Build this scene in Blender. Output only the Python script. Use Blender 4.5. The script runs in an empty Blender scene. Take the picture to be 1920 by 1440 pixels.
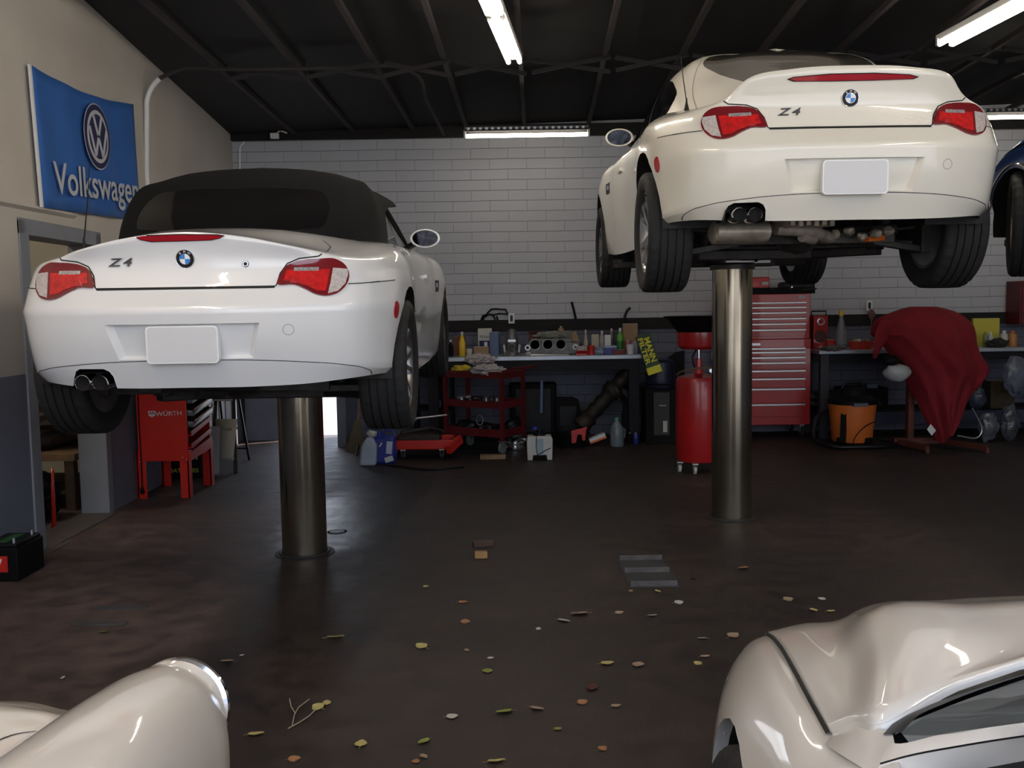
import bpy, bmesh, math, random
from mathutils import Vector, Matrix, Euler, noise
from mathutils.bvhtree import BVHTree
random.seed(7)
PI = math.pi
C = bpy.context.scene.collection
def R(d): return math.radians(d)

# ---------------------------------------------------------------- camera
FPX, PITCH, ROLL, CAMH = 1780.0, R(4.72), 0.0156, 1.49
Fw = Vector((0, math.cos(PITCH), -math.sin(PITCH)))
U0 = Vector((0, math.sin(PITCH), math.cos(PITCH)))
Rt = Vector((1, 0, 0)) * math.cos(ROLL) - U0 * math.sin(ROLL)
Up = Vector((1, 0, 0)) * math.sin(ROLL) + U0 * math.cos(ROLL)
CAM = Vector((0, 0, CAMH))
def ray(px, py): return Fw + Rt * ((px - 960) / FPX) + Up * ((720 - py) / FPX)
def D(px, py, y):                       # the point seen at px,py standing y metres into the garage
    r = ray(px, py); return CAM + r * (y / r.y)
def G(px, py, z=0.0):                   # the point seen at px,py lying at height z
    r = ray(px, py); return CAM + r * ((z - CAMH) / r.z)
cd = bpy.data.cameras.new('camera'); cam = bpy.data.objects.new('camera', cd); C.objects.link(cam)
cd.sensor_width = 36; cd.lens = 36 * FPX / 1920; cd.clip_start = 0.02; cd.clip_end = 300
cam.matrix_world = Matrix(((Rt.x, Up.x, -Fw.x, 0), (Rt.y, Up.y, -Fw.y, 0), (Rt.z, Up.z, -Fw.z, CAMH), (0, 0, 0, 1)))
bpy.context.scene.camera = cam

# ---------------------------------------------------------------- materials
MATS = {}
def M(name, col, rough=.5, metal=0.0, coat=0.0, nz=0.0, ns=8.0, bump=0.0, bs=60.0, emit=0.0, spec=.5, col2=None, trans=0.0, alpha=1.0):
    if name in MATS: return MATS[name]
    m = bpy.data.materials.new(name); m.use_nodes = True; MATS[name] = m
    nt = m.node_tree; b = nt.nodes['Principled BSDF']
    b.inputs['Base Color'].default_value = (*col, 1); b.inputs['Roughness'].default_value = rough
    b.inputs['Metallic'].default_value = metal; b.inputs['Coat Weight'].default_value = coat
    b.inputs['Coat Roughness'].default_value = .04; b.inputs['Specular IOR Level'].default_value = spec
    b.inputs['Transmission Weight'].default_value = trans; b.inputs['Alpha'].default_value = alpha
    tc = nt.nodes.new('ShaderNodeTexCoord')
    if nz > 0:
        n = nt.nodes.new('ShaderNodeTexNoise'); n.inputs['Scale'].default_value = ns; n.inputs['Detail'].default_value = 6
        nt.links.new(tc.outputs['Object'], n.inputs['Vector'])
        r = nt.nodes.new('ShaderNodeValToRGB'); r.color_ramp.elements[0].position = .3; r.color_ramp.elements[1].position = .7
        c2 = col2 or tuple(c * (1 - nz) for c in col)
        r.color_ramp.elements[0].color = (*c2, 1); r.color_ramp.elements[1].color = (*col, 1)
        nt.links.new(n.outputs['Fac'], r.inputs['Fac']); nt.links.new(r.outputs['Color'], b.inputs['Base Color'])
    if bump > 0:
        n2 = nt.nodes.new('ShaderNodeTexNoise'); n2.inputs['Scale'].default_value = bs; n2.inputs['Detail'].default_value = 4
        nt.links.new(tc.outputs['Object'], n2.inputs['Vector'])
        bp = nt.nodes.new('ShaderNodeBump'); bp.inputs['Strength'].default_value = bump; bp.inputs['Distance'].default_value = .01
        nt.links.new(n2.outputs['Fac'], bp.inputs['Height']); nt.links.new(bp.outputs['Normal'], b.inputs['Normal'])
    if emit > 0:
        b.inputs['Emission Color'].default_value = (*col, 1); b.inputs['Emission Strength'].default_value = emit
    return m
def glass(name, tint, rough=.03, ior=1.5):
    if name in MATS: return MATS[name]
    m = bpy.data.materials.new(name); m.use_nodes = True; MATS[name] = m
    nt = m.node_tree; nt.nodes.remove(nt.nodes['Principled BSDF']); out = nt.nodes['Material Output']
    t = nt.nodes.new('ShaderNodeBsdfTransparent'); t.inputs['Color'].default_value = (*tint, 1)
    g = nt.nodes.new('ShaderNodeBsdfGlossy'); g.inputs['Roughness'].default_value = rough
    f0 = nt.nodes.new('ShaderNodeLayerWeight'); f0.inputs['Blend'].default_value = .5
    f1 = nt.nodes.new('ShaderNodeMath'); f1.operation = 'POWER'; f1.inputs[1].default_value = 5; nt.links.new(f0.outputs['Facing'], f1.inputs[0])
    f = nt.nodes.new('ShaderNodeMath'); f.operation = 'MULTIPLY_ADD'; f.inputs[1].default_value = .8 * (ior - 1) * 2; f.inputs[2].default_value = .05 * (ior - 1) * 2; nt.links.new(f1.outputs[0], f.inputs[0])
    mx = nt.nodes.new('ShaderNodeMixShader')
    nt.links.new(f.outputs[0], mx.inputs[0]); nt.links.new(t.outputs[0], mx.inputs[1]); nt.links.new(g.outputs[0], mx.inputs[2])
    nt.links.new(mx.outputs[0], out.inputs['Surface']); return m
def nodes(name):
    m = bpy.data.materials.new(name); m.use_nodes = True; MATS[name] = m
    return m, m.node_tree, m.node_tree.nodes['Principled BSDF']

paintL = M('white_paint_cool', (.80, .80, .80), .32, 0, 1.0)
paintR = M('white_paint_tube_tinted', (.80, .765, .67), .32, 0, 1.0)  # coupe white with the warm light of the tubes mixed into it
paintF = M('cream_white_paint', (.80, .74, .66), .32, 0, 1.0)
paintG = M('grey_white_paint', (.79, .745, .69), .32, 0, 1.0)
paintB = M('blue_paint', (.008, .04, .16), .3, .2, 1.0)
black = M('black_plastic', (.005, .005, .0055), .6, nz=.3, spec=.14)
satin = M('satin_black', (.006, .006, .007), .42, spec=.25)
gapm = M('shut_line_black', (.006, .006, .006), .8)
rubber = M('tyre_rubber', (.014, .0135, .0135), .8, nz=.3, ns=25, bump=.15, bs=90)
alloy = M('alloy_rim', (.35, .35, .36), .3, .9, nz=.4, ns=10)
chrome = M('chrome', (.75, .75, .77), .1, 1.0)
dsteel = M('dark_steel', (.10, .095, .09), .45, .8, nz=.5, ns=12)
under = M('underbody_black', (.018, .016, .015), .7, nz=.5, ns=9, bump=.3, bs=30)
exh = M('exhaust_steel', (.5, .44, .37), .5, .35, nz=.45, ns=14, col2=(.26, .21, .16))
fabric = M('soft_top_fabric', (.0065, .0065, .0075), .95, nz=.3, ns=60, bump=.3, bs=400, spec=.2)
dglass = M('dark_tinted_glass', (.004, .004, .005), .06, 0, 0, spec=.35)
cglass = M('smoked_rear_glass', (.022, .02, .017), .18, 0, .5, spec=.5)
redlens = M('red_lens', (.70, .012, .014), .12, 0, 1.0, nz=.45, ns=40)
reddark = M('dark_red_lens', (.16, .004, .008), .12, 0, 1.0)
redstop = M('brake_lens', (.36, .01, .02), .15, 0, 1.0)
clear = M('clear_lens', (.62, .56, .54), .15, 0, 1.0, nz=.35, ns=90)
redflat = M('red_reflector', (.42, .02, .03), .25, 0, .6)
plate = M('plate_grey', (.66, .66, .67), .5)
platew = M('plate_white', (.85, .85, .85), .4)
toolred = M('tool_red', (.42, .012, .014), .3, 0, .5, nz=.12, ns=5)
brred = M('bright_red', (.55, .02, .012), .32, 0, .4, nz=.12, ns=5)
dkred = M('dull_red', (.13, .008, .010), .5, nz=.4, ns=7)
white = M('white_plastic', (.75, .75, .75), .4, nz=.1)
offw = M('offwhite_plastic', (.55, .54, .5), .45, nz=.2)
silver = M('silver_metal', (.55, .56, .58), .32, .85)
greym = M('grey_cast_metal', (.22, .22, .22), .5, .6, nz=.5, ns=20, bump=.3)
wood = M('brown_wood', (.28, .17, .09), .7, nz=.4, ns=14)
card = M('cardboard', (.36, .24, .14), .8, nz=.25, ns=10)
yellow = M('yellow_plastic', (.75, .5, .02), .4)
blue = M('blue_plastic', (.02, .035, .25), .35, nz=.2)
green = M('green_plastic', (.12, .4, .04), .4)
orange = M('orange_plastic', (.75, .16, .02), .45, nz=.1)
rag = M('white_rag', (.55, .5, .5), .9, nz=.3, ns=30, bump=.4, bs=50)
tanm = M('tan_rag', (.4, .33, .2), .9, nz=.4, ns=20)

# ---------------------------------------------------------------- mesh builder
class MB:
    def __init__(s): s.v = []; s.f = []; s.m = []; s.mi = 0
    def add(s, vs, fs):
        o = len(s.v); s.v += [tuple(v) for v in vs]
        for f in fs: s.f.append([i + o for i in f]); s.m.append(s.mi)
        return s
    def mat(s, i): s.mi = i; return s
    def box(s, c, d, rot=None):
        vs = [Vector((x * d[0] / 2, y * d[1] / 2, z * d[2] / 2)) for x in (-1, 1) for y in (-1, 1) for z in (-1, 1)]
        if rot: q = Euler(rot).to_matrix(); vs = [q @ v for v in vs]
        vs = [v + Vector(c) for v in vs]
        return s.add(vs, [(0, 1, 3, 2), (4, 6, 7, 5), (0, 4, 5, 1), (2, 3, 7, 6), (0, 2, 6, 4), (1, 5, 7, 3)])
    def bz(s, x, y, z, sx, sy, sz): return s.box((x, y, z + sz / 2), (sx, sy, sz))
    def beam(s, a, b, w, h, up=(0, 0, 1)):
        a = Vector(a); b = Vector(b); d = (b - a).normalized(); u = Vector(up)
        if abs(d.dot(u)) > .95: u = Vector((1, 0, 0))
        r = d.cross(u).normalized(); u = r.cross(d)
        vs = [p + r * (i * w / 2) + u * (j * h / 2) for p in (a, b) for i, j in ((-1, -1), (1, -1), (1, 1), (-1, 1))]
        return s.add(vs, [(0, 1, 2, 3), (7, 6, 5, 4), (0, 4, 5, 1), (1, 5, 6, 2), (2, 6, 7, 3), (3, 7, 4, 0)])
    def cyl(s, a, b, r0, r1=None, n=20, caps=True):
        r1 = r0 if r1 is None else r1; a = Vector(a); b = Vector(b); d = (b - a).normalized()
        u = Vector((0, 0, 1)) if abs(d.z) < .9 else Vector((1, 0, 0)); x = d.cross(u).normalized(); y = d.cross(x)
        vs = []
        for p, r in ((a, r0), (b, r1)):
            for i in range(n):
                t = 2 * PI * i / n; vs.append(p + x * (r * math.cos(t)) + y * (r * math.sin(t)))
        fs = [(i, (i + 1) % n, n + (i + 1) % n, n + i) for i in range(n)]
        if caps: fs += [tuple(range(n - 1, -1, -1)), tuple(range(n, 2 * n))]
        return s.add(vs, fs)
    def lathe(s, prof, c=(0, 0, 0), n=28, mtx=None, caps=True):
        vs = []; fs = []
        for r, z in prof:
            for i in range(n):
                t = 2 * PI * i / n; v = Vector((r * math.cos(t), r * math.sin(t), z))
                if mtx: v = mtx @ v
                vs.append(v + Vector(c))
        for k in range(len(prof) - 1):
            for i in range(n): fs.append((k * n + i, k * n + (i + 1) % n, (k + 1) * n + (i + 1) % n, (k + 1) * n + i))
        if caps and prof[0][0] > 1e-4: fs.append(tuple(range(n - 1, -1, -1)))
        if caps and prof[-1][0] > 1e-4: fs.append(tuple((len(prof) - 1) * n + i for i in range(n)))
        return s.add(vs, fs)
    def tube(s, pts, r, n=8, closed=False):
        pts = [Vector(p) for p in pts]; N = len(pts); vs = []; fs = []; px = None
        for i, p in enumerate(pts):
            a = pts[i - 1] if (i > 0 or closed) else p; b = pts[(i + 1) % N] if (i < N - 1 or closed) else p
            d = (b - a).normalized()
            if px is None:
                u = Vector((0, 0, 1)) if abs(d.z) < .9 else Vector((1, 0, 0)); px = d.cross(u).normalized()
            else:
                px = (px - d * px.dot(d)).normalized()
            y = d.cross(px); rr = r[i] if isinstance(r, (list, tuple)) else r
            for k in range(n):
                t = 2 * PI * k / n; vs.append(p + px * (rr * math.cos(t)) + y * (rr * math.sin(t)))
        for i in range(N if closed else N - 1):
            j = (i + 1) % N
            for k in range(n): fs.append((i * n + k, i * n + (k + 1) % n, j * n + (k + 1) % n, j * n + k))
        if not closed: fs += [tuple(range(n - 1, -1, -1)), tuple((N - 1) * n + k for k in range(n))]
        return s.add(vs, fs)
    def prism(s, poly, h0, h1, mtx=None):
        n = len(poly); vs = [Vector((p[0], p[1], h0)) for p in poly] + [Vector((p[0], p[1], h1)) for p in poly]
        if mtx: vs = [mtx @ v for v in vs]
        return s.add(vs, [tuple(range(n - 1, -1, -1)), tuple(range(n, 2 * n))] + [(i, (i + 1) % n, n + (i + 1) % n, n + i) for i in range(n)])
    def grid(s, rows, closeu=False):
        n = len(rows[0]); vs = [p for r in rows for p in r]; fs = []
        for i in range(len(rows) - 1):
            for j in range(n if closeu else n - 1):
                k = (j + 1) % n; fs.append((i * n + j, i * n + k, (i + 1) * n + k, (i + 1) * n + j))
        return s.add(vs, fs)
    def blob(s, c, d, amp=.25, fr=6, n=20, m=12, seed=0, flat=False):
        vs = []; fs = []
        for i in range(m + 1):
            ph = PI * i / m
            for j in range(n):
                t = 2 * PI * j / n; v = Vector((math.sin(ph) * math.cos(t), math.sin(ph) * math.sin(t), math.cos(ph)))
                k = 1 + amp * noise.noise(v * fr * .5 + Vector((seed, seed * 2, 0)))* 2
                p = Vector((v.x * d[0], v.y * d[1], v.z * d[2])) * k
                if flat: p.z = max(p.z, -.0)
                vs.append(p + Vector(c))
        for i in range(m):
            for j in range(n): fs.append((i * n + j, i * n + (j + 1) % n, (i + 1) * n + (j + 1) % n, (i + 1) * n + j))
        return s.add(vs, fs)
    def mesh(s, name, mats, smooth=True, ang=35):
        me = bpy.data.meshes.new(name); me.from_pydata(s.v, [], s.f)
        for m in (mats if isinstance(mats, (list, tuple)) else [mats]): me.materials.append(m)
        me.polygons.foreach_set('material_index', s.m)
        bm = bmesh.new(); bm.from_mesh(me); bmesh.ops.remove_doubles(bm, verts=bm.verts, dist=1e-6)
        bmesh.ops.recalc_face_normals(bm, faces=bm.faces); bm.to_mesh(me); bm.free()
        if smooth: me.shade_smooth(); me.set_sharp_from_angle(angle=R(ang))
        return me
    def build(s, name, mats, parent=None, smooth=True, ang=35, bevel=0, loc=None, rot=None, thick=0):
        o = bpy.data.objects.new(name, s.mesh(name, mats, smooth, ang)); C.objects.link(o)
        if parent: o.parent = parent
        if loc: o.location = loc
        if rot: o.rotation_euler = rot
        if thick:
            md = o.modifiers.new('thickness', 'SOLIDIFY'); md.thickness = thick; md.offset = 0
        if bevel:
            md = o.modifiers.new('bevel', 'BEVEL'); md.width = bevel; md.segments = 2; md.limit_method = 'ANGLE'; md.angle_limit = R(50)
            md.harden_normals = False
        return o
def thing(name, label, cat, loc=(0, 0, 0), rz=0, group=None, rot=None):
    o = bpy.data.objects.new(name, None); C.objects.link(o); o.location = loc; o.rotation_euler = rot or (0, 0, rz)
    o.empty_display_size = .1; return tag(o, label, cat, group)
def tag(o, label, cat, group=None):
    o['label'] = label; o['category'] = cat
    if group: o['group'] = group
    return o
def struct(o): o['kind'] = 'structure'; return o
def text(s, size, mat, name, parent, mtx, ext=.001, sx=1.0, bold=0.0, align='CENTER'):
    cu = bpy.data.curves.new(name, 'FONT'); cu.body = s; cu.size = size; cu.extrude = ext; cu.align_x = align; cu.align_y = 'CENTER'; cu.offset = bold
    o = bpy.data.objects.new(name, cu); me = bpy.data.meshes.new_from_object(o); bpy.data.objects.remove(o)
    me.materials.clear(); me.materials.append(mat)
    for v in me.vertices: v.co.x *= sx
    o = bpy.data.objects.new(name, me); C.objects.link(o)
    if parent: o.parent = parent
    o.matrix_local = mtx; return o
def frame(o, x, y):                     # 4x4 with local x, y axes and z = x cross y
    x = Vector(x).normalized(); y = Vector(y); z = x.cross(y).normalized(); y = z.cross(x)
    return Matrix(((x.x, y.x, z.x, o[0]), (x.y, y.y, z.y, o[1]), (x.z, y.z, z.z, o[2]), (0, 0, 0, 1)))

# ---------------------------------------------------------------- splines
def hermite(pts, n, m0=None, m1=None, crease=()):
    """chord-weighted cubic through pts; n = samples per gap; crease = indices with one-sided tangents"""
    P = [Vector(p) for p in pts]; k = len(P); d = [max((P[i + 1] - P[i]).length, 1e-6) for i in range(k - 1)]
    s = [(P[i + 1] - P[i]) / d[i] for i in range(k - 1)]
    def tan(i, side):
        if i == 0: return m0 if m0 is not None else s[0]
        if i == k - 1: return m1 if m1 is not None else s[-1]
        if i in crease: return s[i - 1] if side < 0 else s[i]
        return (s[i - 1] * d[i] + s[i] * d[i - 1]) / (d[i] + d[i - 1])
    out = [P[0]]
    for i in range(k - 1):
        nn = n[i] if isinstance(n, (list, tuple)) else n; a = tan(i, 1) * d[i]; b = tan(i + 1, -1) * d[i]
        for q in range(1, nn + 1):
            t = q / nn; t2 = t * t; t3 = t2 * t
            out.append(P[i] * (2 * t3 - 3 * t2 + 1) + a * (t3 - 2 * t2 + t) + P[i + 1] * (-2 * t3 + 3 * t2) + b * (t3 - t2))
    return out
def loft(rows, ns, nr, crease=(), wfun=None, m0=Vector((1, 0, 0)), m1=Vector((-1, 0, 0))):
    """rows of control points -> dense grid [row][station]; wfun(station fraction) mixes creased and smooth rows"""
    dense = [hermite(r, ns, m0, m1) for r in rows]; cols = []
    N = len(dense[0]); idx = [0]
    for j in range(N):
        c = [r[j] for r in dense]; sm = hermite(c, nr)
        if crease:
            cr = hermite(c, nr, crease=crease); w = wfun(j / (N - 1)); sm = [a * (1 - w) + b * w for a, b in zip(sm, cr)]
        cols.append(sm)
    return [[cols[j][i] for j in range(N)] for i in range(len(cols[0]))]
# ---------------------------------------------------------------- car body tools
def inpoly(p, poly):
    c = False; n = len(poly)
    for i in range(n):
        a = poly[i]; b = poly[i - 1]
        if (a[1] > p[1]) != (b[1] > p[1]) and p[0] < (b[0] - a[0]) * (p[1] - a[1]) / (b[1] - a[1]) + a[0]: c = not c
    return c
def cut_hole(bm, poly, ax, pred, margin=.03):
    """cut a convex polygon out of the shell; ax = indices of the two axes the polygon lives in"""
    n = len(poly); cx = sum(p[0] for p in poly) / n; cy = sum(p[1] for p in poly) / n
    for i in range(n):
        a = poly[i]; b = poly[(i + 1) % n]; e = (b[0] - a[0], b[1] - a[1]); L = math.hypot(*e)
        if L < 1e-6: continue
        nx, ny = e[1] / L, -e[0] / L
        no = [0, 0, 0]; no[ax[0]] = nx; no[ax[1]] = ny; co = [0, 0, 0]; co[ax[0]] = a[0]; co[ax[1]] = a[1]
        fs = []
        for f in bm.faces:
            c = f.calc_center_median()
            if not pred(c): continue
            t = ((c[ax[0]] - a[0]) * e[0] + (c[ax[1]] - a[1]) * e[1]) / L
            dd = abs((c[ax[0]] - a[0]) * nx + (c[ax[1]] - a[1]) * ny)
            if -margin < t < L + margin and dd < margin + .06: fs.append(f)
        g = set(fs)
        for f in fs: g.update(f.edges); g.update(f.verts)
        bmesh.ops.bisect_plane(bm, geom=list(g), dist=1e-6, plane_co=co, plane_no=no)
    kill = [f for f in bm.faces if pred(f.calc_center_median()) and inpoly((f.calc_center_median()[ax[0]], f.calc_center_median()[ax[1]]), poly)]
    bmesh.ops.delete(bm, geom=kill, context='FACES')
def densify(poly, step=.012, closed=True):
    out = []; n = len(poly)
    for i in range(n if closed else n - 1):
        a = poly[i]; b = poly[(i + 1) % n]; L = math.hypot(b[0] - a[0], b[1] - a[1]); k = max(1, int(L / step + .5))
        for q in range(k): out.append((a[0] + (b[0] - a[0]) * q / k, a[1] + (b[1] - a[1]) * q / k))
    if not closed: out.append(poly[-1])
    return out
def smooth2(pts, n=6, closed=False):
    P = [Vector((p[0], p[1], 0)) for p in pts]
    if closed:
        Q = P[-2:] + P + P[:3]; h = hermite(Q, n); return [(v.x, v.y) for v in h[2 * n:(2 + len(P)) * n]]
    return [(v.x, v.y) for v in hermite(P, n)]
REAR = (lambda u, v: Vector((u, -2, v)), Vector((0, 1, 0)))
TOP = (lambda u, v: Vector((u, v, 3)), Vector((0, 0, -1)))
RSIDE = (lambda u, v: Vector((3, u, v)), Vector((-1, 0, 0)))
LSIDE = (lambda u, v: Vector((-3, u, v)), Vector((1, 0, 0)))
def hit(bvh, proj, u, v, off):
    o = proj[0](u, v); loc, no, i, d = bvh.ray_cast(o, proj[1])
    if loc is None:
        loc, no, i, d = bvh.find_nearest(o + proj[1] * 2.0)
    if no.dot(proj[1]) > 0: no = -no
    return loc + no * off
def decal(poly, proj, bvh, mat, name, parent, off=.003, edge=.006, rings=None, step=.012, smooth=True, depth=None):
    poly = densify(poly, step); n = len(poly)
    cx = sum(p[0] for p in poly) / n; cy = sum(p[1] for p in poly) / n
    ext = max(math.hypot(p[0] - cx, p[1] - cy) for p in poly); K = max(3, int(ext / .03))
    rings = rings or [(1, -edge), (1, off)] + [(1 - k / K, off) for k in range(1, K)] + [(0, off)]
    rows = []
    for s, o in rings:
        rows.append([hit(bvh, proj, cx + (p[0] - cx) * max(s, .001), cy + (p[1] - cy) * max(s, .001), o) for p in poly])
    mb = MB(); mb.grid(rows, True); return mb.build(name, mat, parent, smooth, 40)
def strip(pts, w, proj, bvh, mat, name, parent, off=.0015, step=.012, closed=False):
    p = densify(pts, step, closed); n = len(p); rows = [[], [], []]
    for i in range(n):
        a = p[i - 1] if (i or closed) else p[i]; b = p[(i + 1) % n] if (i < n - 1 or closed) else p[i]
        e = (b[0] - a[0], b[1] - a[1]); L = math.hypot(*e) or 1; nx, ny = -e[1] / L * w / 2, e[0] / L * w / 2
        for k, s in enumerate((-1, 0, 1)): rows[k].append(hit(bvh, proj, p[i][0] + nx * s, p[i][1] + ny * s, off))
    if closed: [r.append(r[0]) for r in rows]
    mb = MB(); mb.grid(rows); return mb.build(name, mat, parent, True)
def grid_bm(G_, mirror=True, rowtag=None):
    bm = bmesh.new(); lay = bm.faces.layers.int.new('row'); full = [[Vector(v) for v in r] for r in G_]
    for sgn in ((1, -1) if mirror else (1,)):
        vs = [[bm.verts.new((v.x * sgn, v.y, v.z)) for v in r] for r in full]
        for i in range(len(vs) - 1):
            for j in range(len(vs[0]) - 1):
                q = [vs[i][j], vs[i][j + 1], vs[i + 1][j + 1], vs[i + 1][j]]
                if sgn < 0: q.reverse()
                try: f = bm.faces.new(q); f[lay] = i
                except ValueError: pass
    bmesh.ops.remove_doubles(bm, verts=bm.verts, dist=2e-5)
    bmesh.ops.recalc_face_normals(bm, faces=bm.faces); return bm
def bm_split(bm, regions, names, mats, parent, classify):
    """regions of one shell become separate parts that keep the shell's own normals"""
    bm.normal_update(); out = {}
    for r in regions:
        fs = [f for f in bm.faces if classify(f) == r]
        if not fs: continue
        ids = {}; vs = []; no = []; F = []
        for f in fs:
            q = []
            for v in f.verts:
                if v.index not in ids: ids[v.index] = len(vs); vs.append(v.co.copy()); no.append(v.normal.copy())
                q.append(ids[v.index])
            F.append(q)
        me = bpy.data.meshes.new(names[r]); me.from_pydata(vs, [], F); me.materials.append(mats.get(r, mats['*']))
        me.shade_smooth(); me.normals_split_custom_set_from_vertices(no)
        o = bpy.data.objects.new(names[r], me); C.objects.link(o); o.parent = parent; out[r] = o
    return out

# ---------------------------------------------------------------- the two-seater sports cars
def body_rows(kind):
    r0 = [(0,.05,.262),(.28,.06,.262),(.5,.10,.268),(.68,.20,.28),(.775,.36,.28),(.82,.76,.24),(.82,1.25,.19),(.82,1.9,.17),(.83,2.6,.17),(.83,3.25,.2),(.74,3.75,.2),(.45,4.0,.2),(0,4.05,.2)]
    r1 = [(0,-.005,.385),(.28,.01,.38),(.5,.05,.365),(.70,.16,.335),(.80,.34,.31),(.84,.76,.30),(.83,1.25,.28),(.83,1.9,.28),(.84,2.6,.28),(.86,3.25,.3),(.79,3.75,.3),(.5,4.02,.3),(0,4.08,.3)]
    r2 = [(0,-.027,.47),(.28,-.017,.47),(.5,.023,.46),(.71,.135,.45),(.81,.32,.44),(.86,.76,.44),(.845,1.25,.42),(.835,1.9,.42),(.85,2.6,.42),(.875,3.25,.44),(.81,3.75,.42),(.52,4.04,.42),(0,4.1,.42)]
    r3 = [(0,-.05,.60),(.28,-.04,.60),(.5,.0,.60),(.715,.11,.598),(.825,.31,.595),(.88,.76,.60),(.86,1.25,.56),(.845,1.9,.56),(.86,2.6,.57),(.885,3.25,.6),(.8,3.75,.55),(.5,4.02,.55),(0,4.08,.52)]
    r4 = [(0,.035,.688),(.28,.04,.688),(.5,.065,.69),(.69,.14,.695),(.80,.31,.70),(.875,.76,.72),(.85,1.25,.70),(.84,1.9,.70),(.855,2.6,.71),(.88,3.25,.72),(.77,3.75,.66),(.46,3.98,.63),(0,4.03,.6)]
    r5 = [(0,.065,.80),(.28,.075,.80),(.5,.105,.80),(.655,.17,.80),(.755,.33,.80),(.83,.76,.83),(.82,1.25,.83),(.81,1.9,.83),(.825,2.6,.83),(.83,3.25,.82),(.7,3.72,.73),(.4,3.9,.68),(0,3.94,.66)]
    r6 = [(0,.03,.923),(.28,.04,.895),(.45,.07,.858),(.58,.17,.832),(.67,.34,.835),(.73,.76,.885),(.74,1.25,.90),(.74,1.9,.90),(.74,2.6,.89),(.72,3.25,.86),(.6,3.65,.77),(.33,3.8,.72),(0,3.82,.7)]
    r7 = [(0,.14,.93),(.24,.15,.91),(.40,.19,.88),(.50,.28,.86),(.58,.44,.87),(.64,.80,.90),(.66,1.25,.915),(.66,1.9,.915),(.62,2.6,.90),(.55,3.2,.865),(.43,3.5,.8),(.22,3.6,.77),(0,3.62,.76)]
    r8 = [(0,.55,.965),(.18,.56,.962),(.30,.6,.955),(.38,.66,.945),(.45,.8,.94),(.5,1.0,.94),(.5,1.4,.94),(.5,1.9,.94),(.4,2.65,.93),(.33,3.0,.90),(.25,3.2,.87),(.12,3.3,.86),(0,3.32,.85)]
    r9 = [(0,.8,.97),(0,.82,.97),(0,.85,.97),(0,.9,.97),(0,.95,.97),(0,1.1,.96),(0,1.4,.95),(0,1.9,.95),(0,2.65,.95),(0,2.9,.93),(0,3.05,.91),(0,3.12,.905),(0,3.15,.9)]
    if kind == 'coupe':
        r6[:4] = [(0,.02,.965),(.28,.03,.955),(.46,.065,.93),(.575,.17,.845)]
        r7[:4] = [(0,.15,.972),(.25,.16,.962),(.42,.20,.935),(.51,.30,.875)]
    if kind == 'plain':
        for r in (r0, r1, r2, r3):
            for k in (10, 11, 12): x, y, z = r[k]; r[k] = (x, y, .42 + z * .42)
    return [r0, r1, r2, r3, r4, r5, r6, r7, r8, r9]
ROOF = {
 'soft': [
  [(0,.58,.94),(.32,.62,.93),(.575,.80,.915),(.67,1.05,.90),(.69,1.42,.90),(.655,1.62,1.09),(.585,2.12,1.165)],
  [(0,.66,1.005),(.33,.70,1.005),(.57,.85,1.005),(.655,1.06,1.015),(.67,1.42,1.04),(.632,1.64,1.14),(.578,2.12,1.185)],
  [(0,.82,1.12),(.32,.86,1.12),(.55,.95,1.115),(.638,1.11,1.13),(.635,1.42,1.155),(.605,1.7,1.19),(.55,2.12,1.215)],
  [(0,.97,1.225),(.32,1.0,1.22),(.52,1.07,1.205),(.60,1.16,1.21),(.58,1.42,1.235),(.56,1.75,1.24),(.48,2.12,1.25)],
  [(0,1.16,1.30),(.28,1.18,1.293),(.44,1.22,1.275),(.49,1.3,1.27),(.48,1.45,1.285),(.46,1.8,1.285),(.35,2.13,1.28)],
  [(0,1.42,1.345),(0,1.43,1.345),(0,1.45,1.345),(0,1.5,1.345),(0,1.6,1.345),(0,1.85,1.325),(0,2.14,1.295)]],
 'coupe': [
  [(0,.38,.93),(.30,.40,.92),(.50,.47,.87),(.63,.68,.85),(.71,1.1,.87),(.72,1.7,.905),(.715,2.15,.91),(.68,2.62,.93),(.35,2.8,.94),(0,2.85,.94)],
  [(0,.60,1.03),(.30,.62,1.02),(.50,.69,1.0),(.605,.88,1.0),(.67,1.2,1.04),(.68,1.7,1.06),(.67,2.1,1.06),(.63,2.45,1.04),(.33,2.62,1.05),(0,2.67,1.05)],
  [(0,.85,1.145),(.29,.86,1.135),(.47,.92,1.115),(.56,1.05,1.13),(.61,1.3,1.17),(.61,1.7,1.19),(.60,2.05,1.18),(.56,2.3,1.14),(.3,2.45,1.15),(0,2.5,1.155)],
  [(0,1.08,1.255),(.27,1.09,1.247),(.42,1.12,1.23),(.49,1.2,1.25),(.51,1.4,1.275),(.51,1.7,1.27),(.49,1.98,1.26),(.45,2.15,1.24),(.25,2.25,1.25),(0,2.28,1.255)],
  [(0,1.35,1.335),(0,1.36,1.35),(0,1.38,1.335),(0,1.42,1.34),(0,1.5,1.34),(0,1.7,1.335),(0,1.85,1.32),(0,1.95,1.30),(0,1.98,1.295),(0,2.0,1.29)]]}
TYRE = {}
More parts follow.
